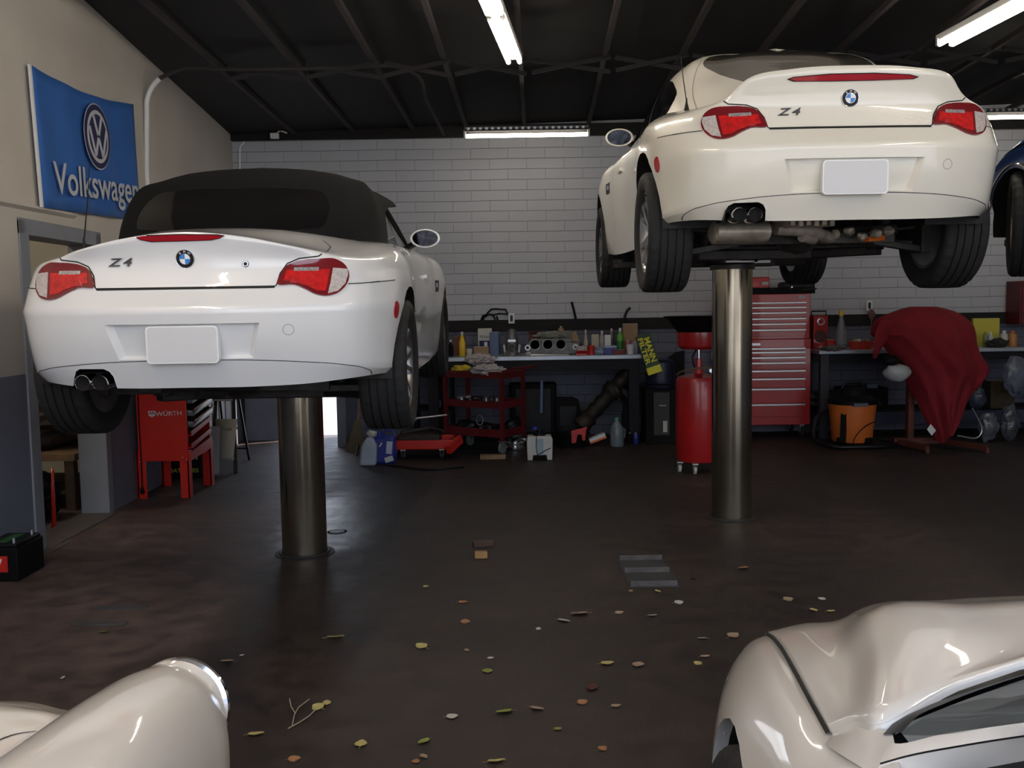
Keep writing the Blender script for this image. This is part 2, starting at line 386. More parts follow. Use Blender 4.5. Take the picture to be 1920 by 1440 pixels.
def wheel(car, x, y, z, side, label=None):
    if 'm' not in TYRE:
        w = .118; prof = [(.215, -.085), (.235, -.105), (.28, -w), (.305, -.114), (.318, -.104), (.3235, -.094)]
        for g in (-.060, -.022, .022, .060): prof += [(.325, g - .005), (.316, g - .004), (.316, g + .004), (.325, g + .005)]
        prof += [(.3235, .094), (.318, .104), (.305, .114), (.28, w), (.235, .105), (.215, .085)]
        n = 96; vs = []; fs = []
        for r, a in prof:
            for i in range(n):
                rr = r - (.006 if (abs(a) > .062 and r > .31 and i % 3 == 0) else 0)
                t = 2 * PI * i / n; vs.append((a, rr * math.cos(t), rr * math.sin(t)))
        K = len(prof)
        for k in range(K):
            for i in range(n): fs.append((k * n + i, k * n + (i + 1) % n, ((k + 1) % K) * n + (i + 1) % n, ((k + 1) % K) * n + i))
        mb = MB(); mb.add(vs, fs); TYRE['m'] = mb.mesh('tyre', rubber, True, 30)
        mx = Matrix(((0, 0, 1, 0), (1, 0, 0, 0), (0, 1, 0, 0), (0, 0, 0, 1)))
        mb = MB(); mb.lathe([(.200, -.09), (.217, -.092), (.217, -.08), (.2, -.06), (.2, .07), (.217, .085), (.222, .092), (.212, .095), (.205, .088), (.19, .06), (.185, -.06), (.2, -.09)], n=48, mtx=mx)
        for k in range(5):
            for s in (-1, 1):
                t = 2 * PI * k / 5 + s * .16; t2 = 2 * PI * k / 5 + s * .26
                mb.beam((.055, .03 * math.cos(t), .03 * math.sin(t)), (.078, .2 * math.cos(t2), .2 * math.sin(t2)), .026, .03, (1, 0, 0))
        mb.lathe([(0, .03), (.07, .03), (.07, .055), (.05, .066), (.03, .072), (0, .074)], n=24, mtx=mx)
        TYRE['r'] = mb.mesh('rim', alloy, True, 35)
        mb = MB(); mb.lathe([(0, -.01), (.155, -.01), (.155, .012), (.08, .012), (.08, .03), (0, .03)], n=32, mtx=mx)
        mb.box((0, .12, .03), (.09, .09, .13)); TYRE['b'] = mb.mesh('brake_disc', dsteel, True, 35)
    o = bpy.data.objects.new('tyre', TYRE['m']); C.objects.link(o); o.parent = car; o.location = (x, y, z)
    if side < 0: o.rotation_euler = (0, 0, PI)
    o['label'] = 'black ribbed tyre on a silver alloy wheel'
    for k, nm in (('r', 'rim'), ('b', 'brake_disc')):
        c = bpy.data.objects.new(nm, TYRE[k]); C.objects.link(c); c.parent = o
    return o
def arch_poly(cy, cz, r, n=26, low=.0):
    return [(cy + r * math.cos(t), cz + r * math.sin(t)) for t in [2 * PI * k / n for k in range(n)]]

def sports_car(kind, paint, loc, pitch, label, wz, exx, yaw=0.0):
    car = thing('sports_car', label, 'car', loc, rot=(pitch, 0, yaw)); soft = kind == 'soft'; plain = kind == 'plain'
    rows = body_rows(kind)
    ns = [10, 9, 9, 9, 14, 16, 12, 12, 14, 14, 8, 8]; nr = [5, 4, 6, 5, 5, 5, 4, 6, 3]
    def w(t): return max(0.0, min(1.0, (.42 - t) / .12))
    Gd = loft(rows, ns, nr, crease=(1, 3, 4, 6), wfun=w)
    bm = grid_bm(Gd); bvh = BVHTree.FromBMesh(bm); lay = bm.faces.layers.int['row']
    r4 = sum(nr[:4]); r5 = sum(nr[:5]); r6 = sum(nr[:6])
    for ay in (.76, 3.255):
        for s in (1, -1):
            cut_hole(bm, arch_poly(ay, .325, .33 if plain else .352), (1, 2), lambda c, s=s, ay=ay: c.x * s > .6 and abs(c.y - ay) < .42 and c.z < .78)
    rec = [(-.325, .540), (-.285, .390), (.285, .390), (.325, .540)]
    exo = [(exx - .10, .20), (exx + .10, .20), (exx + .091, .315), (exx + .078, .338), (exx + .055, .35), (exx - .055, .35), (exx - .078, .338), (exx - .091, .315)]
    if not plain:
        cut_hole(bm, rec, (0, 2), lambda c: c.y < .3 and abs(c.x) < .4 and .35 < c.z < .58)
        cut_hole(bm, exo, (0, 2), lambda c: c.y < .3 and abs(c.x - exx) < .16 and c.z < .4)
    lid = [(.385, .60), (.385, .695), (.402, .75), (.43, .788), (.476, .806), (.56, .815), (.585, .9), (.585, 1.1), (0, 1.1), (0, .6)]
    def cls(f):
        c = f.calc_center_median(); r = f[lay]; ax = abs(c.x)
        if r < r4 and c.y < .5: return 1
        if r < r4 and c.y > 3.62: return 3
        if r >= r4 and c.y < .54 and inpoly((ax, c.z), lid) and (c.y < .35 or ax < .56): return 2
        if ax > .68 and 1.28 < c.y < 2.4 and c.z < .9: return 5 if c.x > 0 else 6
        if c.y > 2.75 and r > r5 + 3: return 4
        return 0
    bm_split(bm, (0, 1, 2, 3, 4, 5, 6), {0: 'body_shell', 1: 'rear_bumper', 2: 'trunk_lid', 3: 'front_bumper', 4: 'hood', 5: 'door', 6: 'door'}, {'*': paint}, car, cls)
    # arch linings and inner lips
    for ay in (.76, 3.255):
        for s in (1, -1):
            mb = MB(); R_ = []
            for xx, rr in ((.90, .352), (.80, .356), (.52, .36)):
                R_.append([Vector((s * xx, ay + rr * math.cos(t), .325 + rr * math.sin(t))) for t in [R(-12) + (PI + R(24)) * k / 24 for k in range(25)]])
            hitx = []
            for p in R_[0]:
                l, n_, i, d = bvh.ray_cast(Vector((s * 3, p.y, p.z)), Vector((-s, 0, 0)))
                hitx.append(Vector(((l.x if l else s * .82) * 1.0, p.y, p.z)))
            mb.grid([hitx, R_[1] and [Vector((h.x - s * .03, q.y, q.z)) for h, q in zip(hitx, R_[1])], R_[2]])
            mb.add([(s * .52, ay + .36 * math.cos(t), .325 + .36 * math.sin(t)) for t in [R(-12) + (PI + R(24)) * k / 24 for k in range(25)]], [tuple(range(25))])
            mb.build('wheel_arch_liner', under, car)
    # wheels
    for ay in (.76, 3.255):
        for s in (1, -1):
            wo = wheel(car, s * .765, ay, wz, s)
            if plain and ay > 2: wo.rotation_euler.z -= R(24)
    # floor and running gear
    mb = MB(); mb.box((0, 2.35, .215), (1.5, 2.5, .05)); mb.box((0, .30, .32), (1.25, .35, .02)); mb.box((0, .82, .34), (1.0, .8, .03)); mb.box((0, 3.5, .24), (1.0, .9, .04))
    mb.box((0, 2.0, .235), (.34, 2.2, .11)); mb.build('floor_pan', under, car, bevel=.01)
    if kind == 'coupe' or soft:
        mb = MB(); mb.box((-.02, .33, .255), (.02, .02, .02))
        mb.v.clear(); mb.f.clear(); mb.m.clear()
        prof = [(.0, -.36), (.07, -.36), (.105, -.33), (.11, -.1), (.11, .2), (.105, .26), (.06, .3), (0, .3)]
        mx = Matrix(((0, 0, 0.44 if kind == 'coupe' else .78, 0), (1.25, 0, 0, 0), (0, .55, 0, 0), (0, 0, 0, 1)))
        mb.lathe(prof, (-.42, .38, .225 if kind == 'coupe' else .29), 28, mx)
        mb.tube([(-.25, .38, .24), (-.05, .44, .23), (.1, .6, .2), (.05, .9, .2), (.03, 1.6, .19), (.03, 2.6, .19)], .032, 12)
        mb.tube([(-.1, .42, .2), (-.02, .5, .19), (.04, .8, .2)], .028, 12)
        mb.build('muffler', exh if kind == 'coupe' else under, car)
        mb = MB()
        for k in range(6): mb.box((-.24 + .042 * k, .34 + .01 * k, .262 - .004 * (k % 2)), (.026, .26, .03), (0, .0, .25))
        mb.box((-.1, .36, .285), (.35, .3, .012)); mb.build('heat_shield', exh if kind == 'coupe' else under, car, bevel=.004)
        for k in (-1, 1):
            mb = MB(); q = exx + k * .037
            mb.lathe([(.030, .10), (.030, 0), (.032, -.004), (.0345, 0), (.0345, .12)], (q, .03, .292), 28, Matrix(((1, 0, 0, 0), (0, 0, 1, 0), (0, -1, 0, 0), (0, 0, 0, 1))), False)
            mb.mat(1).lathe([(0, .02), (.0302, .02)], (q, .03, .292), 20, Matrix(((1, 0, 0, 0), (0, 0, 1, 0), (0, -1, 0, 0), (0, 0, 0, 1))))
            mb.build('exhaust_tip', [chrome, gapm], car)
        mb = MB(); y0 = .055
        outer = [(p[0], y0, p[1]) for p in exo[1:] + exo[:1]]
        mb.add([(a, .045 + abs(a) * .06, max(c, .262)) for a, b, c in outer] + [(a, .25, max(c, .262)) for a, b, c in outer], [(i, i + 1, i + 9, i + 8) for i in range(7)] + [tuple(range(8, 16))])
        mb.build('exhaust_surround', satin, car, smooth=False)
        mb = MB(); mb.box((0, .70, .20), (.95, .07, .06)); mb.box((0, .98, .20), (.9, .06, .05)); mb.box((.38, .84, .2), (.07, .3, .06)); mb.box((-.38, .84, .2), (.07, .3, .06))
        mb.blob((0, .83, .22), (.12, .16, .10), .08, 4, 16, 10)
        mb.tube([(-.5, 1.0, .17), (0, .96, .16), (.5, 1.0, .17)], .011, 8)
        mb.build('rear_subframe', [MATS.get('susp') or M('susp', (.07, .065, .06), .55, .5, nz=.6, ns=12)], car, bevel=.004)
        for s in (1, -1):
            mb = MB(); mb.tube([(s * .10, .80, .23), (s * .62, .77, wz + .02)], .022, 10)
            mb.beam((s * .36, .70, .18), (s * .64, .74, wz - .11), .06, .035); mb.beam((s * .34, 1.02, .2), (s * .64, .82, wz - .08), .07, .035)
            mb.cyl((s * .50, .86, .14 + wz * .1), (s * .50, .86, .36), .05, .05, 14)
            mb.box((s * .66, .76, wz), (.06, .14, .26))
            mb.build('suspension_arm', MATS['susp'], car, bevel=.004)
            mb = MB(); mb.box((s * .62, 3.25, wz), (.06, .14, .26)); mb.beam((s * .3, 3.3, .17), (s * .62, 3.25, wz - .1), .07, .035); mb.build('front_arm', MATS['susp'], car, bevel=.004)
        if kind == 'coupe':
            mb = MB(); mb.beam((.30, .62, .19), (.46, .72, .20), .05, .03); mb.build('drop_link', orange, car, bevel=.004)['label'] = 'rusty orange suspension link'
            mb = MB()
            for k in range(6): mb.blob((.05 + .07 * k, .56 + .02 * (k % 2), .2 + .015 * (k % 3)), (.03, .03, .025), .2, 5, 10, 6, k)
            mb.build('brake_pipes', exh, car)
    # rear details
    if not plain:
        for s in (1, -1):
            mir = lambda P: [(s * a, b) for a, b in P]
            lampP = smooth2([(.388, .700), (.400, .738), (.428, .778), (.476, .798), (.56, .805), (.62, .800), (.655, .779), (.676, .735), (.668, .69), (.637, .656), (.597, .645), (.551, .652), (.505, .675), (.46, .694)], 4, True)
            lamp = decal(mir(lampP), REAR, bvh, reddark, 'tail_lamp', car, .009, .006)
            decal(mir([(.415, .712), (.425, .757), (.60, .757), (.588, .665), (.555, .666), (.51, .688), (.46, .706)]), REAR, bvh, redlens, 'red_lens', lamp, .0105, 0, smooth=True)
            cl = decal(mir([(.612, .762), (.668, .757), (.671, .735), (.663, .695), (.637, .663), (.597, .652), (.605, .70)]), REAR, bvh, clear, 'turn_lens', lamp, .0112, 0); cl['label'] = 'clear outer lens'
            decal(mir([(.455, .750), (.455, .766), (.555, .766), (.555, .750)]), REAR, bvh, M('lamp_chrome', (.8, .75, .75), .2, .6, nz=.6, ns=120), 'reverse_lens', lamp, .0118, 0)['label'] = 'silvery reversing lamp strip'
            decal(mir([(.440, .70), (.455, .725), (.47, .70)]), REAR, bvh, redflat, 'lens_block', lamp, .0118, 0)
            P = smooth2([(0.40 + .032 * math.cos(t), .572 + .040 * math.sin(t)) for t in [2 * PI * k / 12 for k in range(12)]], 2, True)
            decal(P, RSIDE if s > 0 else LSIDE, bvh, redflat, 'side_reflector', car, .004, .003)['label'] = 'red oval side reflector'
            # shut lines
            strip(mir([(0, .689), (.378, .689), (.386, .697), (.398, .745), (.426, .786), (.474, .807), (.555, .8165), (.575, .833)]), .0055, REAR, bvh, gapm, 'panel_gap', car)
            strip(mir([(0, .688), (.378, .688)]), .011, REAR, bvh, gapm, 'panel_gap', car, .002)
            strip(mir([(.675, .6955), (.72, .697), (.76, .70), (.79, .7035)]), .004, REAR, bvh, gapm, 'panel_gap', car)
            strip([(.22, .699), (.44, .7085)], .004, RSIDE if s > 0 else LSIDE, bvh, gapm, 'panel_gap', car)
            strip(mir(smooth2([(0, .3855), (.28, .381), (.5, .366), (.66, .343), (.725, .322), (.745, .30), (.742, .285)], 5)), .003, REAR, bvh, gapm, 'panel_gap', car, .001)
            strip([(1.28, .26), (1.30, .55), (1.26, .80), (1.27, .88)], .005, RSIDE if s > 0 else LSIDE, bvh, gapm, 'panel_gap', car)
            strip(smooth2([(2.38, .30), (2.43, .45), (2.45, .7), (2.42, .87)], 4), .005, RSIDE if s > 0 else LSIDE, bvh, gapm, 'panel_gap', car)
            decal([(2.60, .62), (2.62, .70), (2.78, .70), (2.74, .62)], RSIDE if s > 0 else LSIDE, bvh, satin, 'side_vent', car, .003, .003)
            decal([(2.66, .65), (2.66, .68), (2.70, .68), (2.70, .65)], RSIDE if s > 0 else LSIDE, bvh, chrome, 'side_badge', car, .006, .003)
            decal([(2.0, .715), (2.0, .735), (2.18, .735), (2.18, .715)], LSIDE if s < 0 else RSIDE, bvh, paint, 'door_handle', car, .018, .003)
            strip([(s * .575, .19), (s * .56, .38), (s * .50, .52)], .004, TOP, bvh, gapm, 'panel_gap', car)
        # recess with its plate
        rc = [(1, 0.0), (.985, -.006), (.93, -.028), (.7, -.028), (.4, -.028), (0.0, -.028)]
        decal(rec, REAR, bvh, paint, 'plate_recess', car, rings=rc, step=.02)
        mb = MB(); W, H, r = .152, .079, .018
        rr = [(sx * (W - r) + r * math.cos(t), sz * (H - r) + r * math.sin(t)) for sx, sz, a in ((1, 1, 0), (-1, 1, 90), (-1, -1, 180), (1, -1, 270)) for t in [R(a + 15 * k) for k in range(7)]]
        mxp = Matrix(((1, 0, 0, 0), (0, 0, 1, -.034), (0, 1, 0, .453), (0, 0, 0, 1)))
        px = .0 if soft else .002
        mxp[0][3] = px
        mb.prism(rr, -.002, .030, mxp); po = mb.build('licence_plate', platew, car); po['label'] = 'blank grey licence plate with white border'
        mb = MB(); mb.prism([(a * .955, b * .93) for a, b in rr], -.0035, -.001, mxp); mb.build('plate_face', plate, po)
        mb = MB()
        for k in (-1, 1): mb.box((px + k * .09, .005, .545), (.1, .03, .012))
        mb.build('plate_lamp', satin, car, bevel=.003)
        # brake light, roundel, lettering, tow cover
        if soft: bl = [(-.20, .908), (-.17, .913), (0, .916), (.15, .912), (.18, .907), (.16, .896), (.12, .888), (0, .886), (-.13, .885), (-.175, .893)]
        else: bl = [(-.30, .913), (-.27, .922), (-.1, .932), (.1, .933), (.27, .925), (.315, .915), (.29, .905), (.1, .900), (-.1, .899), (-.27, .902)]
        b_ = decal(bl, REAR, bvh, satin, 'high_brake_lamp', car, .004, .006)
        cxb = sum(p[0] for p in bl) / len(bl); czb = sum(p[1] for p in bl) / len(bl)
        decal([(cxb + (a - cxb) * .96, czb + (c - czb) * .8) for a, c in bl], REAR, bvh, redstop, 'red_lens', b_, .0055, 0)
        zb = .812 if soft else .825
        p0 = hit(bvh, REAR, px, zb, .0); nn = (hit(bvh, REAR, px, zb, 1.0) - p0).normalized()
        up = Vector((0, 0, 1)); up = (up - nn * up.dot(nn)).normalized(); xx = up.cross(nn)
        Mr = Matrix(((xx.x, up.x, nn.x, p0.x), (xx.y, up.y, nn.y, p0.y), (xx.z, up.z, nn.z, p0.z), (0, 0, 0, 1)))
        mb = MB(); mb.lathe([(.0, .001), (.041, .001), (.041, .006), (.039, .009), (.037, .008)], n=40, mtx=Mr); em = mb.build('roundel', chrome, car)
        def disc(r0, r1, a0, a1, h, m, nm):
            q = MB(); n = 24; ps = [(r1 * math.cos(a0 + (a1 - a0) * k / n), r1 * math.sin(a0 + (a1 - a0) * k / n)) for k in range(n + 1)] + [(r0 * math.cos(a0 + (a1 - a0) * k / n), r0 * math.sin(a0 + (a1 - a0) * k / n)) for k in range(n, -1, -1)]
            if r0 < 1e-6: ps = ps[:n + 2]
            vs = [Mr @ Vector((a, b, h)) for a, b in ps]
            if r0 < 1e-6: q.add(vs, [tuple(range(len(vs)))])
            else: q.add(vs, [(k, k + 1, 2 * n + 1 - k - 1, 2 * n + 1 - k) for k in range(n)])
            return q.build(nm, m, em, False)
        disc(.0235, .0375, 0, 2 * PI, .0085, satin, 'black_ring')
        for k in range(4): disc(0, .0225, k * PI / 2, (k + 1) * PI / 2, .009, M('roundel_blue', (.03, .22, .62), .3) if k % 2 else platew, 'blue_quarter' if k % 2 else 'white_quarter')
        disc(.0222, .0238, 0, 2 * PI, .0095, chrome, 'inner_ring')
        for ch, a in (('B', 128), ('M', 90), ('W', 52)):
            t = R(a); text(ch, .013, platew, 'ring_letter', em, Mr @ Matrix.Translation((.0305 * math.cos(t), .0305 * math.sin(t), .009)) @ Matrix.Rotation(t - PI / 2, 4, 'Z'), .0004)
        zz = .80 if soft else .765
        for k, (ch, xo) in enumerate((('Z', -.303), ('4', -.248))):
            t_ = text(ch, .05, M('badge_grey', (.12, .12, .12), .3, .6), 'model_badge', car, Matrix(), .002, 1.5, .0008)
            for v in t_.data.vertices: v.co = hit(bvh, REAR, xo + v.co.x + .42 * v.co.y, zz + v.co.y, .004 + v.co.z)
        P = [(.44 + .0225 * math.cos(t), .508 + .0225 * math.sin(t)) for t in [2 * PI * k / 24 for k in range(24)]]
        strip(P, .0022, REAR, bvh, M('seam_grey', (.25, .24, .23), .6), 'tow_eye_cover', car, .001, closed=True)
        if soft:
            P = [(.252 + .014 * math.cos(t), .787 + .014 * math.sin(t)) for t in [2 * PI * k / 20 for k in range(20)]]
            lk = decal(P, REAR, bvh, satin, 'boot_lock', car, .004, .002); strip([(.252 + .010 * math.cos(t), .787 + .010 * math.sin(t)) for t in [2 * PI * k / 20 for k in range(20)]], .003, REAR, bvh, chrome, 'lock_ring', lk, .005, closed=True)
        # antenna
        mb = MB(); pa = hit(bvh, TOP, -.665, .60, 0)
        mb.lathe([(.014, 0), (.012, .01), (.006, .035), (.0035, .06), (0, .06)], pa, 12)
        tip = pa + Vector((.0, .12 if soft else .35, .42 if soft else .40)) if soft else pa + Vector((.02, .30, .36))
        mb.tube([pa + Vector((0, 0, .04)), pa.lerp(tip, .5), tip], [.0035, .0028, .0015], 6); mb.build('antenna', satin, car)
    # greenhouse
    if soft:
        Gr = loft(ROOF['soft'], [8, 7, 7, 8, 6, 8], [4, 5, 5, 5, 6]); rb = grid_bm(Gr); rbv = BVHTree.FromBMesh(rb)
        bm_split(rb, (0,), {0: 'soft_top'}, {'*': fabric}, car, lambda f: 0)
        P = smooth2([(-.47, 1.01), (-.455, .978), (-.40, .968), (0, .958), (.40, .968), (.455, .978), (.47, 1.01), (.455, 1.12), (.42, 1.16), (.32, 1.175), (0, 1.18), (-.32, 1.175), (-.42, 1.16), (-.455, 1.12)], 4, True)
        rw = decal(P, REAR, rbv, dglass, 'rear_window', car, .003, .002)
        mb = MB()   # windscreen
        rws = []
        for k in range(7):
            u = k / 6; rws.append([Vector(((.585 + .09 * v) * math.sin((u * 2 - 1) * PI / 2 * .98), 2.20 + .62 * v - (.10 + .18 * v) * abs(u * 2 - 1) ** 2, (1.285 - .34 * v) - .10 * (1 - v) * abs(u * 2 - 1) ** 2)) for v in [q / 5 for q in range(6)]])
        mb.grid(rws); mb.build('windscreen', glass('clear_glass', (.75, .8, .78)), car)
        for s in (1, -1):
            mb = MB(); a = [(s * .58, 2.13, 1.17), (s * .622, 2.36, 1.06), (s * .665, 2.62, .93)]
            mb.tube(a, .02, 8); mb.build('windscreen_pillar', satin, car)
            mb = MB(); mb.add([(s * .685, 1.44, .905), (s * .655, 1.62, 1.09), (s * .586, 2.12, 1.16), (s * .626, 2.36, 1.05), (s * .67, 2.60, .94), (s * .70, 2.2, .905), (s * .705, 1.8, .905)], [tuple(range(7))])
            mb.build('side_window', glass('side_glass', (.62, .64, .62)), car, False)
        mb = MB()
        for s in (1, -1):
            mb.box((s * .33, 1.65, .62), (.46, .5, .2)); mb.box((s * .33, 1.42, .88), (.44, .14, .5), (-.25, 0, 0)); mb.box((s * .33, 1.33, 1.12), (.24, .09, .14), (-.2, 0, 0))
        mb.build('seats', black, car, bevel=.04)
        mb = MB(); mb.box((0, 2.55, .86), (1.3, .3, .14)); mb.box((0, 1.12, .93), (1.1, .1, .16)); mb.build('dashboard', black, car, bevel=.03)
    else:
        Gr = loft(ROOF['coupe'], [8, 7, 7, 8, 8, 8, 7, 8, 6], [5, 5, 5, 6], m0=Vector((1, 0, 0)), m1=Vector((-1, 0, 0))); rb = grid_bm(Gr); rbv = BVHTree.FromBMesh(rb)
        bm_split(rb, (0,), {0: 'roof'}, {'*': paint}, car, lambda f: 0)
        P = smooth2([(-.26, .52), (0, .49), (.26, .52), (.38, .70), (.45, .95), (.475, 1.12), (.42, 1.22), (.2, 1.28), (0, 1.29), (-.2, 1.28), (-.42, 1.22), (-.475, 1.12), (-.45, .95), (-.38, .70)], 4, True)
        decal(P, TOP, rbv, cglass, 'rear_window', car, .003, .002)
        P = smooth2([(-.60, 2.56), (-.52, 2.24), (-.3, 2.10), (0, 2.05), (.3, 2.10), (.52, 2.24), (.60, 2.56), (.33, 2.74), (0, 2.80), (-.33, 2.74)], 4, True)
        decal(P, TOP, rbv, dglass, 'windscreen', car, .003, .002)
        for s in (1, -1):
            P = smooth2([(1.06, .95), (1.03, 1.0), (1.18, 1.11), (1.5, 1.19), (1.85, 1.205), (2.08, 1.17), (2.35, 1.06), (2.52, .97), (2.1, .94), (1.6, .935)], 4, True)
            wd = decal(P, RSIDE if s > 0 else LSIDE, rbv, dglass, 'side_window', car, .003, .002)
            strip([(1.62, .94), (1.60, 1.19)], .03, RSIDE if s > 0 else LSIDE, rbv, satin, 'window_divider', wd, .006)
            strip(smooth2([(s * .60, .62), (s * .585, .85), (s * .52, 1.08), (s * .46, 1.2)], 5), .005, TOP, rbv, M('seam_grey', (.25, .24, .23), .6), 'panel_gap', car, .001)
    for s in (1, -1):   # door mirrors
        mb = MB(); mx = Matrix.Translation((s * .825, 2.28, .975)) @ Matrix.Rotation(R(90), 4, 'X')
        pr = [(.0, -.10), (.045, -.095), (.08, -.06), (.095, -.02), (.098, .0), (.086, .002), (.080, -.006), (0, -.006)]
        sc = Matrix(((1, 0, 0, 0), (0, .62, 0, 0), (0, 0, 1, 0), (0, 0, 0, 1)))
        mb.lathe(pr, (0, 0, 0), 32, mx @ sc); mo = mb.build('door_mirror', paint, car)
        mb = MB(); mb.lathe([(0, -.002), (.083, -.002)], (0, 0, 0), 32, mx @ sc); mb.build('mirror_glass', M('mirror_glass', (.03, .03, .035), .05, .9), mo)
        mb = MB(); mb.beam((s * .66, 2.40, .90), (s * .76, 2.30, .945), .05, .03); mb.build('mirror_arm', satin, mo, bevel=.008)
    for s in (1, -1):
        P = smooth2([(s * .42, .55), (s * .5, .64), (s * .68, .68), (s * .74, .60), (s * .62, .54)], 3, True)
        decal(P, (lambda u, v: Vector((u, 7, v)), Vector((0, -1, 0))), bvh, clear, 'headlamp', car, .004, .004)
    if plain:
        for s in (1, -1):
            strip([(.6, .78), (1.6, .80), (2.6, .80), (3.3, .78), (3.6, .74)], .018, RSIDE if s > 0 else LSIDE, bvh, chrome, 'chrome_strip', car, .004)
            mb = MB(); mb.tube([(s * (hit(bvh, RSIDE, 3.255 + .352 * math.cos(t), .325 + .352 * math.sin(t), .004).x), 3.255 + .352 * math.cos(t), .325 + .352 * math.sin(t)) for t in [PI * k / 24 for k in range(25)]], .006, 6); mb.build('arch_trim', chrome, car)
    return car, bvh
# ---------------------------------------------------------------- the building
YB = 10.85
def WX(y): return -2.83 - .025 * y          # inner face of the left wall
def wall_mat():
    m, nt, b = nodes('painted_block'); tc = nt.nodes.new('ShaderNodeTexCoord'); mp = nt.nodes.new('ShaderNodeMapping')
    mp.inputs['Rotation'].default_value = (R(90), 0, 0)
    sx = nt.nodes.new('ShaderNodeSeparateXYZ'); cx = nt.nodes.new('ShaderNodeCombineXYZ')
    nt.links.new(tc.outputs['Object'], sx.inputs[0]); nt.links.new(sx.outputs['X'], cx.inputs['X']); nt.links.new(sx.outputs['Z'], cx.inputs['Y'])
    nn = nt.nodes.new('ShaderNodeTexNoise'); nn.inputs['Scale'].default_value = 2.2; nn.inputs['Detail'].default_value = 3; nt.links.new(tc.outputs['Object'], nn.inputs['Vector'])
    ad = nt.nodes.new('ShaderNodeVectorMath'); ad.operation = 'MULTIPLY_ADD'; ad.inputs[1].default_value = (.012, .012, 0); nt.links.new(nn.outputs['Color'], ad.inputs[0]); nt.links.new(cx.outputs[0], ad.inputs[2])
    bk = nt.nodes.new('ShaderNodeTexBrick'); bk.inputs['Scale'].default_value = 1; bk.inputs['Brick Width'].default_value = .42; bk.inputs['Row Height'].default_value = .1165
    bk.inputs['Mortar Size'].default_value = .0045; bk.inputs['Mortar Smooth'].default_value = .5; bk.inputs['Color1'].default_value = (.46, .475, .515, 1); bk.inputs['Color2'].default_value = (.44, .455, .495, 1); bk.inputs['Mortar'].default_value = (.36, .37, .40, 1)
    nt.links.new(ad.outputs[0], bk.inputs['Vector'])
    bl = nt.nodes.new('ShaderNodeTexBrick')
    for k in ('Scale', 'Brick Width', 'Row Height', 'Mortar Size', 'Mortar Smooth'): bl.inputs[k].default_value = bk.inputs[k].default_value
    bl.inputs['Color1'].default_value = (.12, .13, .18, 1); bl.inputs['Color2'].default_value = (.10, .11, .16, 1); bl.inputs['Mortar'].default_value = (.06, .065, .085, 1)
    nt.links.new(ad.outputs[0], bl.inputs['Vector'])
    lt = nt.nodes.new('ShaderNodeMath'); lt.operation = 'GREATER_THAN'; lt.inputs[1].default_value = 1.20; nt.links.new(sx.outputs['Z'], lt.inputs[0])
    sy = nt.nodes.new('ShaderNodeSeparateXYZ'); nt.links.new(ad.outputs[0], sy.inputs[0])
    wr_ = nt.nodes.new('ShaderNodeMath'); wr_.operation = 'PINGPONG'; wr_.inputs[1].default_value = .1165 / 2; nt.links.new(sy.outputs['Y'], wr_.inputs[0])
    ln = nt.nodes.new('ShaderNodeMapRange'); ln.inputs['From Min'].default_value = 0; ln.inputs['From Max'].default_value = .0045; ln.inputs['To Min'].default_value = .42; ln.inputs['To Max'].default_value = 1.0; nt.links.new(wr_.outputs[0], ln.inputs['Value'])
    n3 = nt.nodes.new('ShaderNodeTexNoise'); n3.inputs['Scale'].default_value = 1.3; n3.inputs['Detail'].default_value = 5; nt.links.new(tc.outputs['Object'], n3.inputs['Vector'])
    r3 = nt.nodes.new('ShaderNodeValToRGB'); r3.color_ramp.elements[0].position = .35; r3.color_ramp.elements[0].color = (0, 0, 0, 1); r3.color_ramp.elements[1].position = .6; nt.links.new(n3.outputs['Fac'], r3.inputs['Fac'])
    lm = nt.nodes.new('ShaderNodeMix'); lm.data_type = 'FLOAT'; lm.inputs['A'].default_value = .86; nt.links.new(r3.outputs['Color'], lm.inputs['Factor']); nt.links.new(ln.outputs['Result'], lm.inputs['B'])
    mx0 = nt.nodes.new('ShaderNodeMath'); mx0.operation = 'MAXIMUM'; nt.links.new(ln.outputs['Result'], mx0.inputs[0]); nt.links.new(lm.outputs['Result'], mx0.inputs[1]); mx0.operation = 'ADD'
    hv = nt.nodes.new('ShaderNodeMath'); hv.operation = 'MULTIPLY'; hv.inputs[1].default_value = .5; nt.links.new(mx0.outputs[0], hv.inputs[0])
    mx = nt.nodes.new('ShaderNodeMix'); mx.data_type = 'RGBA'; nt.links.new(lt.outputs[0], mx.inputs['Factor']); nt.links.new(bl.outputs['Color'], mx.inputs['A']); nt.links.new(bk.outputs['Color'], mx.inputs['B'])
    mm = nt.nodes.new('ShaderNodeMix'); mm.data_type = 'RGBA'; mm.blend_type = 'MULTIPLY'; mm.inputs['Factor'].default_value = 1; nt.links.new(mx.outputs['Result'], mm.inputs['A']); nt.links.new(hv.outputs[0], mm.inputs['B'])
    nt.links.new(mm.outputs['Result'], b.inputs['Base Color']); b.inputs['Roughness'].default_value = .6
    bp = nt.nodes.new('ShaderNodeBump'); bp.inputs['Strength'].default_value = .6; bp.inputs['Distance'].default_value = .012; bp.invert = True
    nt.links.new(bk.outputs['Fac'], bp.inputs['Height']); nt.links.new(bp.outputs['Normal'], b.inputs['Normal']); return m
